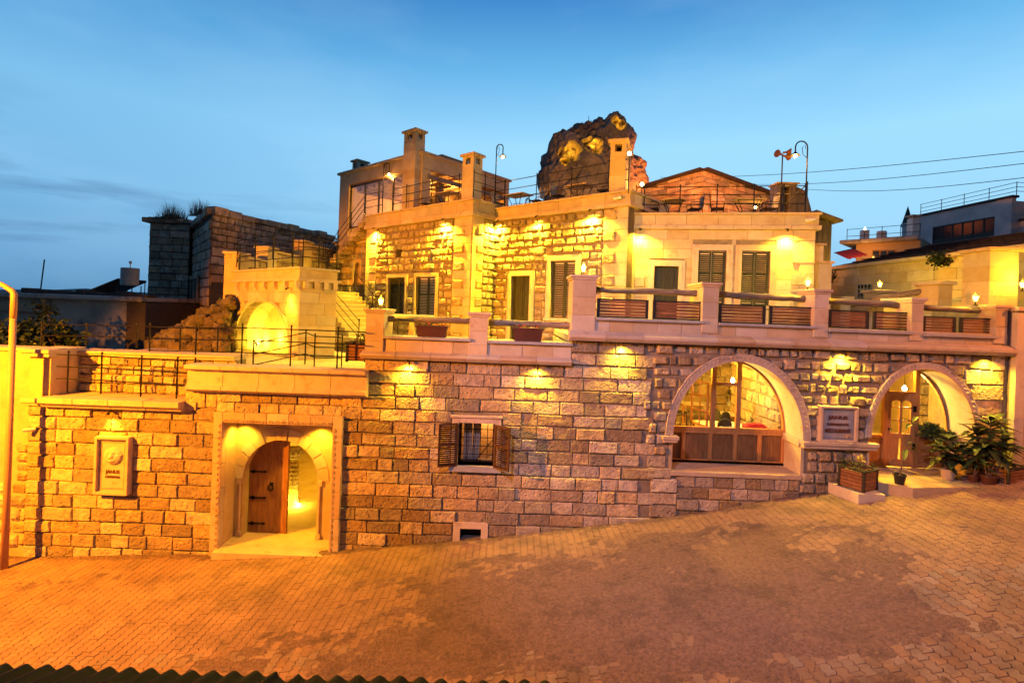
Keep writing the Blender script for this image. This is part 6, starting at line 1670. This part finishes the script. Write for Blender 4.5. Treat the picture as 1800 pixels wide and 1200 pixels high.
# wooden shed behind
sh = thing('wooden_shed', 'dark plank shed with overhanging roof behind the smooth house', 'shed', W(1428, 460, 20)); o_ = sh.location.copy()
p_, q_ = W(1428, 386, 20)-o_, W(1460, 465, 20)-o_
for k in range(7):
    MB().box(p_.x+(q_.x-p_.x)*k/7+.005, p_.x+(q_.x-p_.x)*(k+1)/7-.006, 0, .05, q_.z, p_.z).build('plank', M['oldwoodz'], sh)
MB().box(p_.x-1, q_.x, .06, 2, q_.z-3, p_.z).build('body', M['oldcore'], sh)
a_, b_ = W(1425, 372, 20)-o_, W(1471, 389, 20)-o_
MB().add([(a_.x, -.4, a_.z), (b_.x, -.4, b_.z), (b_.x, 2, b_.z), (a_.x, 2, a_.z), (a_.x, -.4, a_.z-.1), (b_.x, -.4, b_.z-.08), (b_.x, 2, b_.z-.08), (a_.x, 2, a_.z-.1)], [(0, 1, 2, 3), (4, 7, 6, 5), (0, 4, 5, 1), (1, 5, 6, 2), (2, 6, 7, 3), (3, 7, 4, 0)]).build('roof', M['oldwood'], sh)
# crate like chimney
p_ = W(1384, 355, 19); t = thing('brick_flue', 'dark weathered square flue with an opening below the loudspeakers', 'chimney', p_)
w_ = .36; h_ = W(1384, 323, 19).z-p_.z
MB().box(-w_, -w_*.7, 0, .6, -.6, h_).box(w_*.2, w_*.9, 0, .6, -.6, h_).box(-w_*.7, w_*.2, 0, .6, h_-.12, h_).box(-w_*.7, w_*.2, .3, .6, -.6, h_-.12).build('shaft', M['oldwoodz'], t)
MB().box(-w_-.05, w_+.05, -.05, .65, h_, h_+.05).build('cap', M['old'], t)
MB().add([(.3, .1, -.7), (1.1, .1, -.7), (.75, .1, .45), (.4, .1, .6), (.3, .8, -.7), (1.1, .8, -.7), (.75, .8, .45), (.4, .8, .6)], [(0, 1, 2, 3), (4, 7, 6, 5), (0, 4, 5, 1), (1, 5, 6, 2), (2, 6, 7, 3), (3, 7, 4, 0)]).build('buttress', M['oldwoodz'], t)
# gabled stone house behind
gb = thing('gabled_house', 'reddish stone house with low pitched gable behind the right roof terrace', 'house', W(1236, 380, 26)); o_ = gb.location.copy()
def gpoly(pts, Ds, seed):
    P_ = [W(a, b, D)-o_ for (a, b), D in zip(pts, Ds)]
    return P_
zl_, zm_, zr2 = W(1130, 331, 29)-o_, W(1236, 300, 26)-o_, W(1380, 352, 30)-o_
for (pa, pb, nm, sd) in ((zl_, zm_, 'left_wall', 131), (zm_, zr2, 'right_wall', 132)):
    f_ = Fr((pa.x, pa.y), (pb.x, pb.y), 0); L_ = math.hypot(pb.x-pa.x, pb.y-pa.y); MM = Matrix.Translation(f_.o) @ Matrix.Rotation(f_.ang, 4, 'Z')
    MB().poly([(0, -5), (L_, -5), (L_, pb.z), (0, pa.z)], [], .04, .4, MM).build(nm, M['oldcore'], gb)
    def lim(a, b, pa=pa, pb=pb, L_=L_):
        m_ = a+(b-a)*.3
        t_ = (m_-pa.z)/(pb.z-pa.z)
        if pa.z < pb.z: return (max(0, t_*L_), L_)
        return (0, min(L_, t_*L_))
    zmin = -1.6
    fill(gb, 'stone', 0, L_, zmin, max(pa.z, pb.z), .27, (.6, 1.1), ['quiet', 'old'], seed=sd, M4=MM, gap=.015, jit=.1, xlim=lim)
    a3, b3 = Vector((pa.x, pa.y, pa.z)), Vector((pb.x, pb.y, pb.z)); n3 = f_.n
    v_ = [a3-n3*.3, b3-n3*.3, b3+n3*3, a3+n3*3]
    MB().add(v_+[q_+Z(.12) for q_ in v_], [(0, 3, 2, 1), (4, 5, 6, 7), (0, 1, 5, 4), (1, 2, 6, 5), (2, 3, 7, 6), (3, 0, 4, 7)]).build('roof_edge', M['tile'], gb)
lamp('SPOT', (-1.5, -6.2, -1.2), (1, .28, .05), 6000, gb, .2, (-1.5, 0, -.6), 110)
lamp('SPOT', (3.0, -5.6, -1.2), (1, .32, .07), 4000, gb, .2, (3.0, 0, -.6), 110)
# white house with ribbon window
a_, b_ = W(1612, 377, 40), W(1779, 353, 33); f_ = Fr((a_.x, a_.y), (b_.x, b_.y), 0); L_ = math.hypot(b_.x-a_.x, b_.y-a_.y)
wh = fthing(f_, 'white_house', 'pale flat roofed house with long dark ribbon window, upper right', 'house'); zt_ = (a_.z+b_.z)/2
r0, r1 = f_.L(1639, 410)[0], f_.L(1748, 400)[0]; rz0, rz1 = f_.L(1693, 422)[1], f_.L(1693, 390)[1]
MB().poly([(0, 5), (L_, 5), (L_, zt_), (0, zt_)], [[(r0, rz0), (r1, rz0), (r1, rz1), (r0, rz1)]], 0, .3).build('wall', M['whitewall'], wh)
MB().box(-.1, L_+.1, -.1, .4, zt_, zt_+.15).build('coping', M['tile'], wh)
MB().box(L_-.01, L_+8, .6, 1, 5, zt_-1.5).build('side_wall', M['whitewall'], wh); MB().box(L_, L_+8, .5, 1.1, zt_-1.5, zt_-1.35).build('coping', M['tile'], wh)
q = MB()
for k in range(7): q.box(r0+(r1-r0)*k/6-.05, r0+(r1-r0)*k/6+.05, .05, .12, rz0, rz1)
q.box(r0, r1, .05, .12, rz0, rz0+.35).box(r0, r1, .05, .12, rz1-.1, rz1)
rw_ = q.build('ribbon_window', M['blackframe'], wh)
for k in range(6): MB().box(r0+(r1-r0)*k/6+.05, r0+(r1-r0)*(k+1)/6-.05, .08, .10, rz0+.35, rz1-.1).build('pane', M['darkglass'], rw_)
MB().box(0, L_, 0.31, 6, 4, zt_-.2).build('body', M['whitewall'], wh)
railing('roof_railing', 'thin metal railing on the roof of the pale house', [f_.w(L_*k/4, .3, zt_+.15) for k in range(5)]+[f_.w(L_, 2, zt_+.15)], .85, fr_=(.33, .66, 1), r=.02, pr=.022, knob=False)
# orange rendered house
a_, b_ = W(1487, 428, 36), W(1616, 409, 33); f_ = Fr((a_.x, a_.y), (b_.x, b_.y), 0); L_ = math.hypot(b_.x-a_.x, b_.y-a_.y); zt_ = (a_.z+b_.z)/2
og = fthing(f_, 'ochre_house', 'orange rendered house with overhanging roof slab and three small windows', 'house')
MB().box(.5, L_, .5, 5, 5, zt_-.25).build('wall', M['orangewall'], og)
MB().box(-.3, L_, -.4, 5.5, zt_-.25, zt_).build('roof_slab', M['old'], og, bevel=.04)
for k in range(3):
    x_, z_ = f_.L(1540+k*13.5, 447, .5)
    fr3 = MB().box(x_-.24, x_+.24, .44, .5, z_-.34, z_+.30).build('window', M['pine'], og)
    MB().box(x_-.17, x_+.17, .42, .44, z_-.27, z_+.23).build('pane', M['darkglass'], fr3)
lamp('POINT', (1.2, -.9, zt_-1.1), (1, .45, .08), 60, og, .1)
a_, b_ = W(1466, 455, 34), W(1500, 437, 34)
q = MB(); n_ = 8
vsr = []
for j in range(2):
    for i in range(n_+1): vsr.append(((b_.x-a_.x)*i/n_, -1.4*j, (b_.z-a_.z)*(.55+.45*i/n_)-j*(.55+.06*(i % 2))))
q.add(vsr, [(i, i+1, n_+2+i, n_+1+i) for i in range(n_)]); t = thing('awning', 'red awning hanging left of the ochre house', 'awning', a_); q.build('canvas', M['awning'], t)
MB().tube([(0, 0, (b_.z-a_.z)*.55), (b_.x-a_.x, 0, b_.z-a_.z)], .03, 5).build('rail', M['iron'], t)
lamp('POINT', (.6, -2.2, .3), (1, .5, .12), 40, t, .1)
railing('roof_railing', 'thin railing along the roof of the ochre house', [f_.w(L_*k/4, .2, zt_) for k in range(5)], .8, fr_=(.4, 1), r=.018, pr=.02, knob=False)
x_ = f_.L(1550, 405, .5)[0]; t = tag(MB().lathe([(.28, 0), (.3, .05), (.3, .5), (.27, .55)], n=14).build('roof_drum', M['white'], None, loc=f_.w(x_, .5, zt_)), 'small white drum on the roof of the ochre house', 'tank')
x_ = f_.L(1520, 405, .5)[0]; t = thing('roof_lamp_block', 'small block with a glowing lamp on the ochre house roof', 'lamp', f_.w(x_, .5, zt_)); MB().box(-.2, .2, -.2, .2, 0, .7).build('block', M['white'], t); MB().lathe([(.001, .7), (.07, .76), (.05, .85), (.001, .9)], n=8).build('bulb', M['bulb'], t)
x_ = f_.L(1606, 385, 1)[0]; t = thing('white_chimney', 'white chimney with dark cap beside the pale house', 'chimney', f_.w(x_, 1, zt_)); MB().box(-.25, .25, -.25, .25, 0, 1.3).build('shaft', M['white'], t); MB().box(-.32, .32, -.32, .32, 1.42, 1.52).box(-.2, .2, -.2, .2, 1.3, 1.42).build('cap', M['old'], t)
p_ = W(1595, 392, 90); hh_ = W(1595, 361, 90).z-p_.z; t = thing('minaret', 'slim dark pointed minaret spire far behind the ochre house', 'tower', (p_.x, 90, p_.z-4))
MB().lathe([(.75, 0), (.75, 3.2), (.9, 3.4), (.9, 3.9)], n=12).build('shaft', M['whitewall'], t); MB().lathe([(.8, 3.9), (.75, 4.1), (.01, 3.9+hh_)], n=12).build('spire', M['copper'], t)
# power lines
for i_, (pa, pb) in enumerate((((1160, 312), (1830, 263)), ((1290, 324), (1830, 284)), ((1420, 333), (1830, 309)))):
    a_, b_ = W(pa[0], pa[1], 60), W(pb[0], pb[1], 30); d_ = b_-a_
    pts = [d_*(k/14)+Z(-.5*math.sin(math.pi*k/14)) for k in range(15)]
    tag(MB().tube(pts, .022, 4).build('power_line', M['iron'], None, loc=a_), ['uppermost thin power line crossing the sky on the right', 'middle thin power line crossing the sky on the right', 'lowest thin power line crossing the sky on the right'][i_], 'cable', 'power lines across the sky')
# ================================================================ SIGN, PLANTS, STREET LIGHTS, FOREGROUND ROOF
x0, x1, z0, z1 = FM.R(1446, 714, 1511, 768, -.22)
z0 = A1['spring']+.002
sx, sz = x1-x0, z1-z0
t = thing('restaurant_sign', 'square framed stone restaurant sign on the ledge between the arches', 'sign', (x0, D0-.17, z0))
fw = .06
MB().box(0, fw, 0, .22, 0, sz).box(sx-fw, sx, 0, .22, 0, sz).box(fw, sx-fw, 0, .22, 0, fw).box(fw, sx-fw, 0, .22, sz-fw, sz).build('frame', M['trim'], t, bevel=.008)
MB().box(fw, sx-fw, .08, .2, fw, sz-fw).build('panel', M['slab'], t)
g = MB(); meander(g, fw+.04, sx-fw-.04, fw+.04, sz-fw-.04, .072, .045); g.build('carved_border', M['slab'], t)
text('JANUS', .50, .12, (sx/2, .07, sz*.68), t, M['letter'])
text('CAPPADOCIA', .56, .065, (sx/2, .07, sz*.49), t, M['letter'])
text('RESTAURANT', .64, .10, (sx/2, .07, sz*.31), t, M['letter'])
# entrance step
st2 = thing('entrance_step', 'low stone platform in front of the restaurant door', 'step', (0, 0, 0))
xs0, xs1 = W(1548, 850, 12.6).x, W(1810, 840, 12.6).x
MB().foot([(xs0+.2, D0+bh), (xs0-.1, D0-.55), (xs0+.55, D0-.95), (xs1, D0-.55), (xs1, D0+bh)], 2.2, 2.615).build('platform', M['smooth'], st2)
MB().foot([(xs0-.95, D0-.1), (xs0-.75, D0-.95), (xs0-.1, D0-.95), (xs0-.1, D0-.1)], 2.0, 2.42).build('lower_slab', M['smooth'], st2)
def wood_planter(pos, rz, s_, h_, label, n=5, plant=None):
    t = thing('wooden_planter', label, 'planter', pos, rz, 'wooden slatted planters')
    for x, y in ((0, 0), (s_-.06, 0), (0, s_-.06), (s_-.06, s_-.06)): MB().box(x, x+.06, y, y+.06, 0, h_).build('post', M['blackframe'], t)
    for k in range(n):
        a, b = .03+k*(h_-.05)/n, .03+(k+1)*(h_-.05)/n-.012
        for q in (MB().box(.06, s_-.06, .012, .035, a, b), MB().box(.06, s_-.06, s_-.035, s_-.012, a, b), MB().box(.012, .035, .06, s_-.06, a, b), MB().box(s_-.035, s_-.012, .06, s_-.06, a, b)): q.build('slat', M['board'], t)
    MB().box(-.02, s_+.02, -.02, .05, h_, h_+.03).box(-.02, s_+.02, s_-.05, s_+.02, h_, h_+.03).box(-.02, .05, .05, s_-.05, h_, h_+.03).box(s_-.05, s_+.02, .05, s_-.05, h_, h_+.03).build('rim', M['blackframe'], t)
    MB().box(.04, s_-.04, .04, s_-.04, h_-.1, h_-.06).build('soil', M['earth'], t)
    if plant:
        rs_ = random.Random(int(pos[0]*7)); sm_, lf = MB(), MB()
        for k in range(plant[0]):
            x, y = s_/2+rs_.gauss(0, s_*.16), s_/2+rs_.gauss(0, s_*.16); tx, ty, tz = x+rs_.gauss(0, .1), y+rs_.gauss(0, .1), h_+plant[1]*rs_.uniform(.6, 1)
            sm_.tube([(x, y, h_-.08), ((x+tx)/2, (y+ty)/2, h_+.1), (tx, ty, tz)], .006, 4)
            for j in range(plant[2]): leaf_quad(lf, (tx+rs_.gauss(0, .05), ty+rs_.gauss(0, .05), tz-rs_.uniform(0, .2)), rs_, .045)
        sm_.build('stems', M['stem'], t); lf.build('leaves', M['leaf2'], t)
        if plant[3]:
            q = MB()
            for k in range(40): leaf_quad(q, (s_*.62+rs_.gauss(0, .035), s_/2+rs_.gauss(0, .035), h_+plant[1]+rs_.gauss(0, .03)), rs_, .05)
            q.build('flower', M['yellowf'], t)
    return t
p_ = W(1537, 861, 12.35); wood_planter((p_.x-.25, p_.y, 2.425), R(28), .62, .48, 'wooden planter with a single pale yellow flower left of the door', plant=(12, .22, 5, True))
p_ = W(1789, 822, 12.4); wood_planter((p_.x-.1, p_.y+.1, 2.62), R(20), .75, .45, 'wooden planter with small plants at the right edge', plant=(14, .35, 6, False))
p_ = W(610, 640, 13.6); wood_planter((p_.x, 13.45, 5.02), 0, .55, .5, 'dark wooden planter at the end of the gateway cornice', plant=(10, .32, 6, False))
# slender potted plant
p_ = W(1581, 850, 12.55); t = thing('potted_stick_plant', 'spindly potted plant with few leaves in a small black pot by the door', 'plant', (p_.x, p_.y, 2.62))
MB().lathe([(.10, 0), (.13, .20), (.145, .21), (.145, .24), (.12, .24), (.115, .20), (.001, .19)], n=14).build('pot', M['blackframe'], t)
tip = W(1604, 742, 12.55)-t.location
pts = [(0, 0, .18), (.05, 0, .5), (.12, 0, .95), tip*.8, tip]
MB().tube(pts, .016, 6, r1=.006).build('stem', M['stem'], t)
q = MB(); rs_ = random.Random(12)
def big_leaf(mb, base, d_, ln, wd, droop=.35, up=Vector((0, 0, 1))):
    """folded, drooping long leaf"""
    d_ = Vector(d_).normalized(); base = Vector(base); sd = d_.cross(up)
    if sd.length < .1: sd = Vector((1, 0, 0))
    sd.normalize(); vs = []; fs = []; n_ = 5
    for i in range(n_+1):
        t_ = i/n_; c = base+d_*ln*t_+Vector((0, 0, -droop*ln*t_*t_)); w_ = wd*math.sin(math.pi*min(.97, .06+t_*.94))**.8*.5
        vs += [c-sd*w_+Vector((0, 0, w_*.35)), c, c+sd*w_+Vector((0, 0, w_*.35))]
    for i in range(n_):
        a = i*3; fs += [(a, a+1, a+4, a+3), (a+1, a+2, a+5, a+4)]
    mb.add(vs, fs)
for bp, dd in (((tip), (.3, 0, .5)), (tip, (-.5, 0, .3)), (tip*.97, (.7, -.2, .1)), (tip*.97, (-.6, -.3, 0)), (Vector((.16, 0, .95)), (.8, -.1, -.2)), (Vector((.15, 0, .9)), (.6, -.3, -.5)), (Vector((.17, 0, 1.0)), (.9, .1, .1)), (Vector((.13, 0, .85)), (-.3, -.3, -.3))):
    big_leaf(q, bp, dd, .27, .12, .3)
q.build('leaves', M['leaf2'], t)
# large leafy plants
def rosette(px, py, D, zb, label, pot_r, stems, seed, pot_m, ln=(.4, .7), wd=.12, name='leafy_potted_plant', sc_=1.0, lm='leaf'):
    p_ = W(px, py, D); t = thing(name, label, 'plant', (p_.x, p_.y, zb)); rs_ = random.Random(seed)
    MB().lathe([(pot_r*.75, 0), (pot_r, pot_r*1.3), (pot_r*1.08, pot_r*1.32), (pot_r*1.05, pot_r*1.5), (pot_r*.9, pot_r*1.45), (.001, pot_r*1.4)], n=16).build('pot', M[pot_m], t)
    sm_ = MB()
    for (dx, dy, h_, nl) in stems:
        top = Vector((dx, dy, h_)); sm_.tube([(dx*.1, dy*.1, pot_r*1.2), (dx*.5, dy*.5, h_*.55), top], .022, 6, r1=.012)
        for k in range(nl):
            f = rs_.uniform(.35, 1)**.7; b_ = Vector((dx*f, dy*f, h_*f)); a = k*2.4+rs_.uniform(-.3, .3); el = (f-.55)*1.6+rs_.uniform(-.15, .3)
            lf = MB(); big_leaf(lf, b_, (math.cos(a), math.sin(a), el), rs_.uniform(*ln)*(1.15-.4*f), wd*rs_.uniform(.8, 1.2), rs_.uniform(.2, .6)); lf.build('leaf', M[lm], t, smooth=True)
    sm_.build('stem', M['stem'], t); return t
rosette(1738, 832, 12.7, 2.62, 'largest dark leafy potted plant spreading long leaves at the right', .17, [(.0, 0, 1.62, 46), (-.25, .1, 1.25, 26), (.26, -.05, 1.15, 26)], 1, 'terracotta', (.48, .82), .16)
rosette(1667, 824, 13.1, 2.62, 'broad dark leafy plant in a clay pot in front of the arch', .17, [(.0, 0, 1.05, 32), (-.26, .0, .85, 24), (.22, -.1, .85, 24)], 2, 'plaster', (.3, .5), .17)
rosette(1712, 828, 12.9, 2.62, 'low yellowish leafed plant between the two dark potted plants', .13, [(.0, -.1, .8, 18), (.12, -.1, .6, 14)], 3, 'terracotta', (.3, .5), .14, lm='leaf2')
# plants in the window box of arch 2
p0, p1 = W(1612, 768, D0+.78), W(1664, 768, D0+.78)
t = thing('window_plants', 'row of bushy green plants on the sill right of the glazed door', 'plant', p0); g = MB(); rs_ = random.Random(6)
for k in range(900):
    x = rs_.uniform(0, p1.x-p0.x); h_ = .30+.12*math.sin(x*7)
    leaf_quad(g, (x, rs_.uniform(-.25, -.06), rs_.uniform(0, 1)**.8*h_), rs_, .06)
MB().box(.02, p1.x-p0.x, -.24, -.07, -.02, .06).build('trough', M['terracotta'], t); g.build('leaves', M['leaf2'], t)
# tables and chairs in the dining room
def dchair(x, y, rz, label, m_='blackcloth'):
    t = thing('dining_chair', label, 'chair', (x, y, 2.6), rz, 'chairs in the dining room')
    MB().box(-.22, .22, -.22, .22, .43, .49).build('seat', M[m_], t, bevel=.02)
    MB().poly([(-.20, .47), (.20, .47), (.23, .85), (.15, .96), (0, 1.0), (-.15, .96), (-.23, .85)], [], .20, .25).build('backrest', M[m_], t, bevel=.015)
    for a, b in ((-.18, -.18), (.18, -.18), (-.18, .2), (.18, .2)): MB().tube([(a, b, .43), (a*1.05, b*1.1, 0)], .02, 5).build('leg', M['door'], t)
def dtable(x, y, w_, d_, label, cloth=True):
    t = thing('dining_table', label, 'table', (x, y, 2.6), 0, 'tables in the dining room')
    MB().box(-w_/2, w_/2, -d_/2, d_/2, .72, .76).build('tabletop', M['door'], t)
    for a, b in ((-w_/2+.06, -d_/2+.06), (w_/2-.06, -d_/2+.06), (-w_/2+.06, d_/2-.06), (w_/2-.06, d_/2-.06)): MB().box(a-.03, a+.03, b-.03, b+.03, 0, .72).build('leg', M['door'], t)
    if cloth:
        q = MB().box(-w_/2+.1, w_/2-.1, -d_/2+.05, d_/2-.05, .762, .768)
        q.build('place_mat', M['cloth'], t)
    return t
def gp(px, py, zf=2.6):
    d = ray(px, py); Y = (zf-EYE)/d.z; return d.x*Y, Y
for (px_, D_, rz, lb) in ((1195, 18.6, 80, 'dark dining chair at the far left table seen through the left arch'), (1286, 15.9, 30, 'dark upholstered dining chair behind the laid table'), (1282, 14.75, 10, 'dark dining chair closest to the arched window'), (1248, 16.4, -70, 'dark dining chair left of the middle table'), (1302, 17.6, 190, 'dining chair at the rear table beside the pier')):
    p_ = W(px_, 740, D_); dchair(p_.x, D_, R(rz), lb)
for (px_, D_, w_, d_, lb) in ((1222, 18.8, 1.3, .9, 'wooden dining table at the back left of the room'), (1268, 15.3, 1.5, .9, 'laid dining table close to the arched window'), (1280, 17.0, 1.3, .9, 'dining table in the middle of the room with a cushion')):
    p_ = W(px_, 740, D_); dtable(p_.x, D_, w_, d_, lb)
rosette(1325, 760, 14.9, 2.6, 'spiky palm like plant in a tall pot beside the window pier', .15, [(0, 0, .95, 46)], 8, 'plaster', (.32, .5), .04, name='spiky_plant')
rosette(1283, 725, 18.6, 3.35, 'small dark leafy plant at the back of the dining room', .12, [(0, 0, .55, 22)], 9, 'slab', (.2, .3), .12, name='indoor_plant')
p_ = W(1326, 763, 14.45); tag(MB().box(-.3, .3, -.14, .14, 0, .09).box(-.24, .26, -.1, .1, .09, .13).build('red_cushion', M['red'], None, loc=(p_.x, 14.45, A1['spring']-.0), bevel=.03), 'red cushion on the inner sill at the right of the left arch', 'cushion')
t = thing('metal_stand', 'small black wrought iron stand on the inner sill at the left', 'stand', (W(1186, 765, 14.3).x, 14.3, A1['spring'])); q = MB()
for a, b, h_ in ((0, 0, .34), (.32, 0, .34), (.46, .05, .2)): q.tube([(a, b, 0), (a, b, h_)], .015, 5)
q.tube([(0, 0, .32), (.32, 0, .32)], .014, 5).tube([(-.05, 0, .05), (.5, 0, .05)], .014, 5).tube([(.1, 0, .0), (.14, 0, .08), (.2, 0, 0)], .03, 5).build('frame', M['iron'], t)
# terrace table behind the left parapet
p_ = W(725, 555, 15.2); t = thing('terrace_table', 'pale stone topped table on the terrace behind the log rail', 'table', (p_.x, 15.2, FLZ))
zt_ = W(725, 553, 15.2).z-FLZ
MB().box(-.55, .6, -.4, .4, zt_-.05, zt_).build('tabletop', M['smooth'], t, bevel=.01); MB().poly([(-.12, 0), (.12, 0), (.05, zt_-.05), (-.05, zt_-.05)], [], -.1, .1).build('pedestal', M['smooth'], t)
# trees at the left
def tree(px, py, D, r_, label, n_=900, zb=3.5, squash=.8, seed=1):
    c = W(px, py, D); t = thing('dark_tree', label, 'tree', (c.x, c.y, zb)); rs_ = random.Random(seed); H = c.z-zb
    tr = MB().tube([(0, 0, 0), (.1, 0, H*.5), (0, 0, H)], .09, 6, r1=.04); cl = []
    for k in range(9):
        a = rs_.uniform(0, 6.28); d_ = Vector((math.cos(a)*rs_.uniform(.3, 1)*r_, math.sin(a)*rs_.uniform(.2, .7)*r_, rs_.gauss(0, .5)*r_*squash)); cl.append(d_)
        tr.tube([(0, 0, H*.6), Vector((0, 0, H))+d_*.5, Vector((0, 0, H))+d_], .03, 4, r1=.01)
    g = MB()
    for k in range(n_):
        c_ = rs_.choice(cl); v_ = c_+Vector((rs_.gauss(0, .2), rs_.gauss(0, .2), rs_.gauss(0, .15)))*r_
        leaf_quad(g, v_+Vector((0, 0, H)), rs_, rs_.uniform(.10, .17), 1.3)
    g.build('crown', M['leaf'], t); tr.build('trunk', M['stem'], t)
tree(95, 575, 19, .85, 'dark leafy fig tree behind the curled end of the coping railing', 800, seed=3)
tree(22, 590, 18, 1.0, 'dark tree behind the pole at the far left edge', 900, seed=4)
tree(62, 596, 19.5, .7, 'low dark shrub between the two trees at the left', 500, seed=6)
# corrugated roof in the foreground, below the camera
cr0, cr1 = W(-60, 1163, 3.75), W(1140, 1204, 3.75)
t = thing('corrugated_roof', 'dark corrugated sheet roof edge along the bottom left of the view', 'roof', (0, 0, 0))
vs, fs = [], []; pitch = .152; n_ = int((cr1.x-cr0.x+5)/pitch*10)
yrow = [3.75, 3.4, 2.8, 2.0, 1.0]
for j, y in enumerate(yrow):
    for i in range(n_+1):
        x = cr0.x-2.5+i*pitch/10
        tz = (x-cr0.x)/(cr1.x-cr0.x)
        z = cr0.z+(cr1.z-cr0.z)*tz-.022+.022*math.sin(2*math.pi*x/pitch)+(-.03 if -1.62 < x < -1.48 else 0)
        vs.append((x+(3.75-y)*-.35, y+.03*noise.noise(Vector((x*2, 0, 0))), z+(3.75-y)*.10))
for j in range(len(yrow)-1):
    for i in range(n_):
        a = j*(n_+1)+i; fs.append((a, a+1, a+n_+2, a+n_+1))
me = bpy.data.meshes.new('sheet'); me.from_pydata(vs, [], fs); me.materials.append(M['zinc']); me.shade_smooth()
o = link('sheet', me, t); md = o.modifiers.new('t', 'SOLIDIFY'); md.thickness = .006
MB().box(cr0.x-2, cr1.x+2, 1.0, 3.4, cr0.z-.5, cr0.z-.12).build('batten', M['oldwoodz'], t)
# real street lamps, standing outside the frame, that light the street
def street_lamp(pos, h, arm, col, power, label, size=.12, tgt=None, cone=120):
    t = thing('street_lamp', label, 'street lamp', pos, 0, 'street lamps lighting the road')
    MB().tube([(0, 0, -.3), (0, 0, h)], .08, 10, r1=.05).build('pole', M['iron'], t)
    a = Vector((arm[0], arm[1], 0)); MB().tube([(0, 0, h-.1), a*.4+Z(h+.25), a+Z(h+.3)], .035, 8).build('arm', M['iron'], t)
    c = a+Z(h+.22)
    MB().lathe([(.05, .14), (.2, .05), (.2, .02), (.05, .12)], c, 12).build('head', M['tank'], t)
    b_ = emit('street_bulb', col, 30); MB().lathe([(.001, -.03), (.1, -.01), (.1, .02), (.001, .03)], c, 10).build('bulb', b_, t)
    if tgt: lamp('SPOT', c+Z(-.14), col, power, t, size, Vector(tgt)-Vector(pos), cone, .3)
    elif power: lamp('POINT', c+Z(-.14), col, power, t, size)
street_lamp((-16.0, 5.6, 0), 8.0, (1.0, .9), (1, .30, .002), 30000, 'sodium street lamp beyond the left side of the view', tgt=(-9.0, 11.0, .3), cone=138)
street_lamp((17.8, 9.4, 3.6), 6.2, (-.9, -.2), (1, .26, .02), 3600, 'sodium street lamp beyond the right side of the view', tgt=(12.0, 12.6, 3.6), cone=110)
street_lamp((-4.6, -1.2, 5.6), 7.6, (1.0, 1.8), (1, .58, .72), 0, 'pinkish street lamp behind the viewpoint')
sp_ = lamp('SPOT', (-3.6, .6, 13.2), (.76, .60, 1.0), 6000, None, .15, (4.6, 13.2, 4.3), 54, .7)
sp_.parent = [o for o in sc.objects if o.name.startswith('street_lamp') and o.get('label', '').startswith('pinkish')][0]; sp_.location = Vector((-3.6, .6, 13.2))-sp_.parent.location
# fonts become meshes
dg = bpy.context.evaluated_depsgraph_get()
for o in [o for o in sc.objects if o.type == 'FONT']:
    me = bpy.data.meshes.new_from_object(o.evaluated_get(dg)); n_ = link('lettering', me, o.parent); n_.matrix_local = o.matrix_local
    bpy.data.objects.remove(o)
